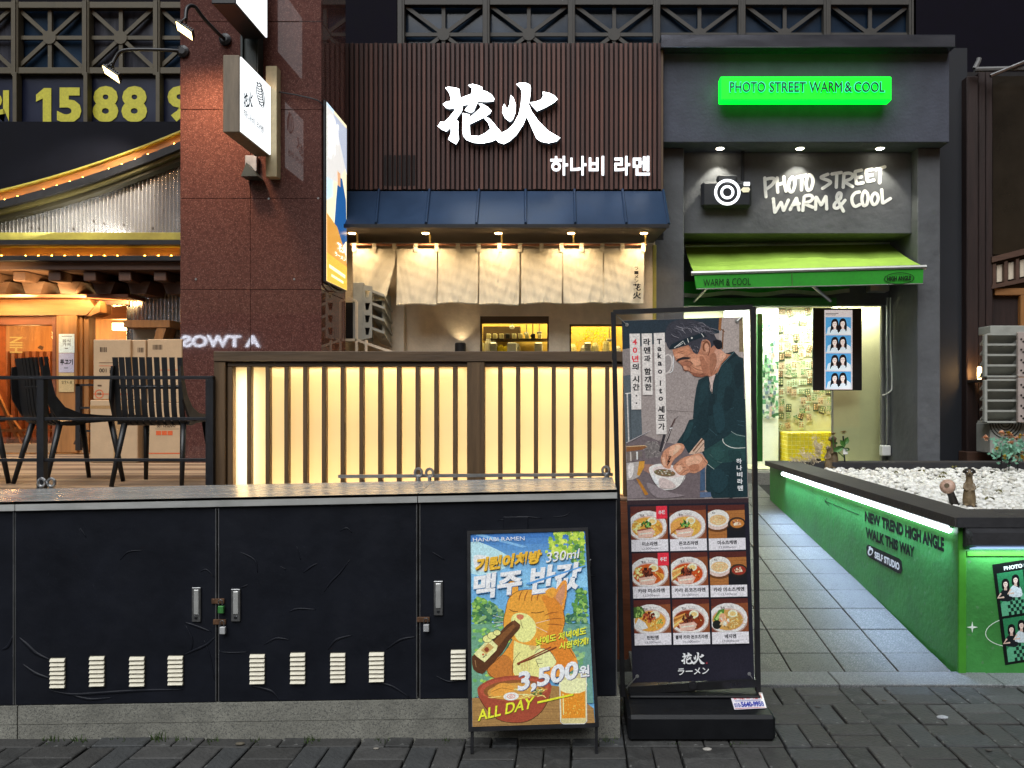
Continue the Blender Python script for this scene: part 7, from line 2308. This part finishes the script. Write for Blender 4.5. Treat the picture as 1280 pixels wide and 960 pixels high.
a.poly([(690, 640), (800, 650), (880, 760), (890, 880), (820, 1000), (700, 1050), (760, 900), (740, 760)], '#bb7428', 3)
a.poly([(420, 840), (470, 790), (560, 800), (630, 870), (640, 960), (580, 1040), (490, 1040), (440, 960)], '#dcc57e', 3)
a.line([(375, 740), (400, 660), (470, 600), (560, 582), (680, 590)], 4, OL, 3).line([(352, 900), (356, 830), (378, 735)], 4, OL, 3).line([(880, 760), (896, 860), (870, 960), (800, 1030)], 4, OL, 3)
for x in (500, 550, 610, 660): a.line([(x + 20, 590), (x - 4, 640), (x - 10, 680)], 10, '#8a4f20', 3, True)
for p in ([(840, 780), (770, 790), (720, 810)], [(880, 840), (800, 840), (730, 850)], [(880, 900), (810, 890), (740, 890)]): a.line(p, 10, '#8f5420', 3, True)
a.line([(406, 756), (430, 772), (478, 778)], 6, OL, 3).line([(600, 786), (650, 788), (710, 776)], 6, OL, 3)
a.poly([(466, 815), (490, 800), (528, 808), (530, 835), (505, 850), (480, 842)], '#b2694a', 2).line([(505, 850), (510, 890), (525, 925)], 4, OL)
for p in ([(350, 830), (260, 812)], [(350, 868), (250, 875)], [(345, 890), (270, 910)], [(640, 880), (760, 850)], [(640, 910), (740, 960)]): a.line(p, 3, '#e6ddc0')
# titles behind and over the ears
a.text('HANABI RAMEN', [(80, 122), (538, 110), (540, 144), (82, 156)], '#c6d3dc', .0)
for dx, c_ in ((3.5, '#4a3410'), (0, '#c99a2e')):
    a.text('기린이치방', [(100 + dx, 305 + dx), (695 + dx, 225 + dx), (690 + dx, 345 + dx), (100 + dx, 430 + dx)], c_, .06, .15)
for dx, c_ in ((3, '#2c4434'), (0, '#cdd3da')): a.text('330ml', [(728 + dx, 255 + dx), (1030 + dx, 215 + dx), (1030 + dx, 300 + dx), (728 + dx, 345 + dx)], c_, .01, .15)
for dx, c_ in ((6, '#2f5f8a'), (0, '#c9cedc')):
    a.text('맥주', [(80 + dx, 450 + dx), (520 + dx, 395 + dx), (515 + dx, 610 + dx), (88 + dx, 680 + dx)], c_, .042, .08)
    a.text('반값', [(588 + dx, 378 + dx), (1050 + dx, 330 + dx), (1030 + dx, 575 + dx), (585 + dx, 635 + dx)], c_, .042, .08)
a.poly([(545, 528), (1082, 362), (1082, 374), (580, 540)], '#4f86b8')
a.poly([(720, 600), (790, 560), (830, 600), (780, 660)], '#cd8a33', 2).poly([(800, 640), (860, 522), (905, 498), (916, 560), (896, 700)], '#c98234', 2).poly([(815, 640), (872, 545), (898, 535), (892, 650), (850, 700)], '#b07a58', 2)
# bottle, paws, chopsticks, bowl, glass
a.crop(580, 780, 7.11)
a.poly([(72, 300), (100, 262), (270, 130), (330, 60), (430, -30), (500, 10), (480, 60), (400, 150), (350, 240), (190, 420), (150, 438), (85, 400)], '#4a2c18', 2)
a.poly([(180, 250), (330, 90), (450, -10), (470, 10), (370, 120), (260, 250)], '#6d4524', 2).poly([(418, -12), (450, -38), (505, 8), (480, 30)], '#5a3820').line([(110, 380), (100, 320)], 6, '#8a6844')
a.poly([(90, 262), (190, 160), (245, 138), (300, 190), (290, 230), (185, 338), (120, 290)], '#d4c489').poly([(150, 230), (220, 165), (268, 205), (200, 268)], '#b09055').poly([(180, 225), (205, 200), (225, 225), (205, 250)], '#7a3a24', 2).ell(172, 268, 10, 9, '#a84a2a').text('맥주', [(165, 290), (200, 262), (212, 275), (178, 305)], '#2a2018', .02)
for cx, cy, rx in ((210, 130, 42), (250, 100, 40), (295, 75, 32)): a.ell(cx, cy, rx, rx * .8, '#dcc57e', 0, 18).ring(cx, cy, rx, rx * .8, 4, OL)
a.poly([(630, 250), (680, 215), (760, 235), (815, 310), (810, 360), (740, 400), (670, 380), (640, 320)], '#dcc98a', 3).line([(630, 255), (680, 215), (760, 235), (815, 315)], 4, OL, 3).line([(640, 310), (690, 310)], 4, OL).line([(650, 345), (700, 350)], 4, OL).line([(640, 320), (665, 380)], 4, OL)
a.line([(475, 350), (770, 205)], 13, '#7a3a24').line([(480, 360), (820, 205)], 13, '#5e2c1c').poly([(500, 350), (585, 320), (590, 430), (500, 420)], '#dcc57e')
for k in range(6): a.line([(510 + k * 14, 345 - k * 5), (508 + k * 14, 430)], 4, '#b58a3a')
a.poly([(122, 590), (140, 545), (250, 485), (430, 455), (620, 460), (740, 505), (778, 555), (750, 660), (680, 780), (560, 860), (420, 870), (300, 840), (190, 740), (140, 660)], '#8a3f2c', 3)
a.ell(450, 575, 305, 105, '#9c4a34', -3, 30).ell(450, 585, 275, 90, '#7a4a26', -3, 30).ell(460, 595, 250, 75, '#b5853e', -3, 30)
a.line([(130, 640), (200, 750), (300, 842), (420, 872), (560, 862), (690, 775), (765, 640)], 5, OL, 3)
for k in range(36):
    x, y = rnd.uniform(210, 690), rnd.uniform(550, 655)
    a.line([(x, y), (x + 30, y + rnd.uniform(-14, 14)), (x + 60, y + rnd.uniform(-10, 16))], 7, rnd.choice(['#d8b868', '#c49a48', '#e6cf8c']), 3)
a.poly([(240, 600), (290, 540), (360, 520), (430, 545), (445, 590), (380, 610), (330, 635), (260, 635)], '#c58a3a', 3).line([(250, 600), (340, 565), (440, 585)], 5, '#8a5a20', 3)
a.ell(420, 640, 68, 36, '#e8dcc0', -4, 20).ring(420, 640, 34, 17, 6, '#c0705c', -4).ring(422, 640, 14, 7, 5, '#c0705c', -4)
for k in range(24):
    x, y = rnd.uniform(590, 690), rnd.uniform(560, 630)
    a.line([(x, y), (x + 18, y + rnd.uniform(-8, 8))], 7, rnd.choice(['#3f5a2c', '#56783a', '#2c4424']))
a.poly([(845, 450), (1085, 430), (1092, 860), (1070, 880), (880, 880), (855, 860)], '#b3a878').poly([(860, 580), (1075, 560), (1078, 830), (870, 835)], '#c07a24').poly([(858, 500), (1075, 480), (1078, 590), (960, 615), (862, 590)], '#dccf96', 2)
for k in range(40): a.ell(rnd.uniform(880, 1060), rnd.uniform(620, 810), 5, 5, rnd.choice(['#e0a850', '#d89438']), 0, 7)
a.line([(850, 455), (858, 865), (880, 884), (1070, 882), (1092, 860), (1086, 435)], 5, '#e0dcc4').line([(880, 620), (885, 800)], 9, '#e8c88a')
for dx, c_ in ((4, '#4a4a14'), (0, '#d8d23c')):
    a.text('낮에도 저녁에도', [(636 + dx, 120 + dx), (1082 + dx, 22 + dx), (1085 + dx, 90 + dx), (640 + dx, 190 + dx)], c_, .03, .1)
    a.text('시원하게!', [(842 + dx, 165 + dx), (1105 + dx, 108 + dx), (1108 + dx, 175 + dx), (845 + dx, 228 + dx)], c_, .03, .1)
for dx, c_ in ((6, '#56506c'), (0, '#c4c6e0')):
    a.text('3,500', [(478 + dx, 425 + dx), (1015 + dx, 318 + dx), (1015 + dx, 505 + dx), (478 + dx, 625 + dx)], c_, .035, .05)
    a.text('원', [(1025 + dx, 370 + dx), (1112 + dx, 358 + dx), (1115 + dx, 460 + dx), (1020 + dx, 472 + dx)], c_, .03)
for dx, c_ in ((4, '#4a4a14'), (0, '#d2cf30')):
    a.text('ALL DAY', [(120 + dx, 762 + dx), (630 + dx, 640 + dx), (610 + dx, 742 + dx), (125 + dx, 858 + dx)], c_, .02, .05)
    a.poly([(653 + dx, 685 + dx), (972 + dx, 614 + dx), (972 + dx, 630 + dx), (653 + dx, 703 + dx)], c_)
a.build('print', M_print, ab)

# ------------------------------------------------------------------ weeds along the cabinet foot
wd = MB()
for px, n_, h_ in ((200, 26, .05), (60, 14, .03), (102, 18, .035), (228, 14, .03), (265, 12, .03), (390, 16, .035), (150, 10, .02), (320, 8, .02), (480, 10, .025), (560, 12, .02), (760, 14, .03), (840, 10, .02), (925, 10, .02)):
    for k in range(n_):
        yy = YC - .03 - abs(rnd.gauss(0, .02)) if px < 775 else 3.35
        p = Vector((X(px + rnd.gauss(0, 7), yy), yy, -.005))
        d = Vector((rnd.uniform(-.5, .5), rnd.uniform(-.7, .1), 1)).normalized() * h_ * rnd.uniform(.4, 1.3)
        s_ = Vector((.0022, .001, 0))
        wd.add([p - s_, p + s_, p + d * .6 + s_ * .7 + Vector((d.x * .1, 0, 0)), p + d], [(0, 1, 2, 3)])
wo = struct(wd.build('grass', M_grass), 'stuff')
wo['label'] = 'tufts of weeds growing along the foot of the utility cabinet'

# ------------------------------------------------------------------ small litter on the footway
for i, (px, py, w_, c_) in enumerate(((884, 937, .016, (.35, .33, .30)), (1178, 897, .022, (.30, .31, .33)), (1022, 884, .012, (.05, .045, .04)), (1105, 876, .010, (.06, .05, .04)), (300, 930, .016, (.10, .085, .06)), (470, 936, .010, (.22, .20, .17)), (1236, 938, .012, (.05, .045, .04)))):
    Yp = F * CH / (py - CY)
    t = thing('litter', ['pale pebble lying in front of the black banner base', 'flattened pale scrap on the pavers below the planter corner', 'dark bit of dirt on the pavers near the kerb below the path', 'dark speck on the pavers beside the kerb stone', 'dry leaf lying on the pavers by the cabinet foot', 'cigarette end on the pavers below the cabinet', 'dark speck on the pavers below the cat ear star print'][i], 'litter', P(px, py, Yp), 'bits of litter on the pavers')
    t['label'] = t['label'].replace('below the cat ear star print', 'near the edge of the picture')
    MB().ball(P(px, py, Yp) + Vector((0, 0, .002)), w_, 9, 5, 0, (1.3, .8, .35)).build('bit', M('litter %d' % i, c_, .8, var=.3, scale=80), t)

# ------------------------------------------------------------------ lit lettering of the shops across the street (it mirrors in the polished granite)
YA = -13.0
def mir(px, py): return (X(px, 2 * PY0 - YA), Z(py, 2 * PY0 - YA))
ac_ = thing('street_facade', 'plain dark building across the street carrying lit lettering', 'building', (-14, YA - .3, 0))
MB().box((-34, YA - 1.0, -.05), (10, YA - .25, 4.6)).build('wall', M_slate, ac_)
def across(t_, pxa, pxb, py0, py1, mt, nm, lbl, bold):
    (xa, z0), (xb, z1) = mir(pxa, py0), mir(pxb, py1)
    o = thing(nm, lbl, 'lettering', ((xa + xb) / 2, YA, z1))
    solid_text(t_, [(xa, YA, z0), (xb, YA, z0), (xb, YA, z1), (xa, YA, z1)], (0, -.06, 0), bold).build('letters', mt, o)
M_far = EMIT('far lit letter', (.80, .86, 1.0), 11)
across('A TWOSOME PLACE', 325, 96, 419, 434, M_far, 'cafe_lettering', 'white lit cafe lettering on the building across the street', .03)
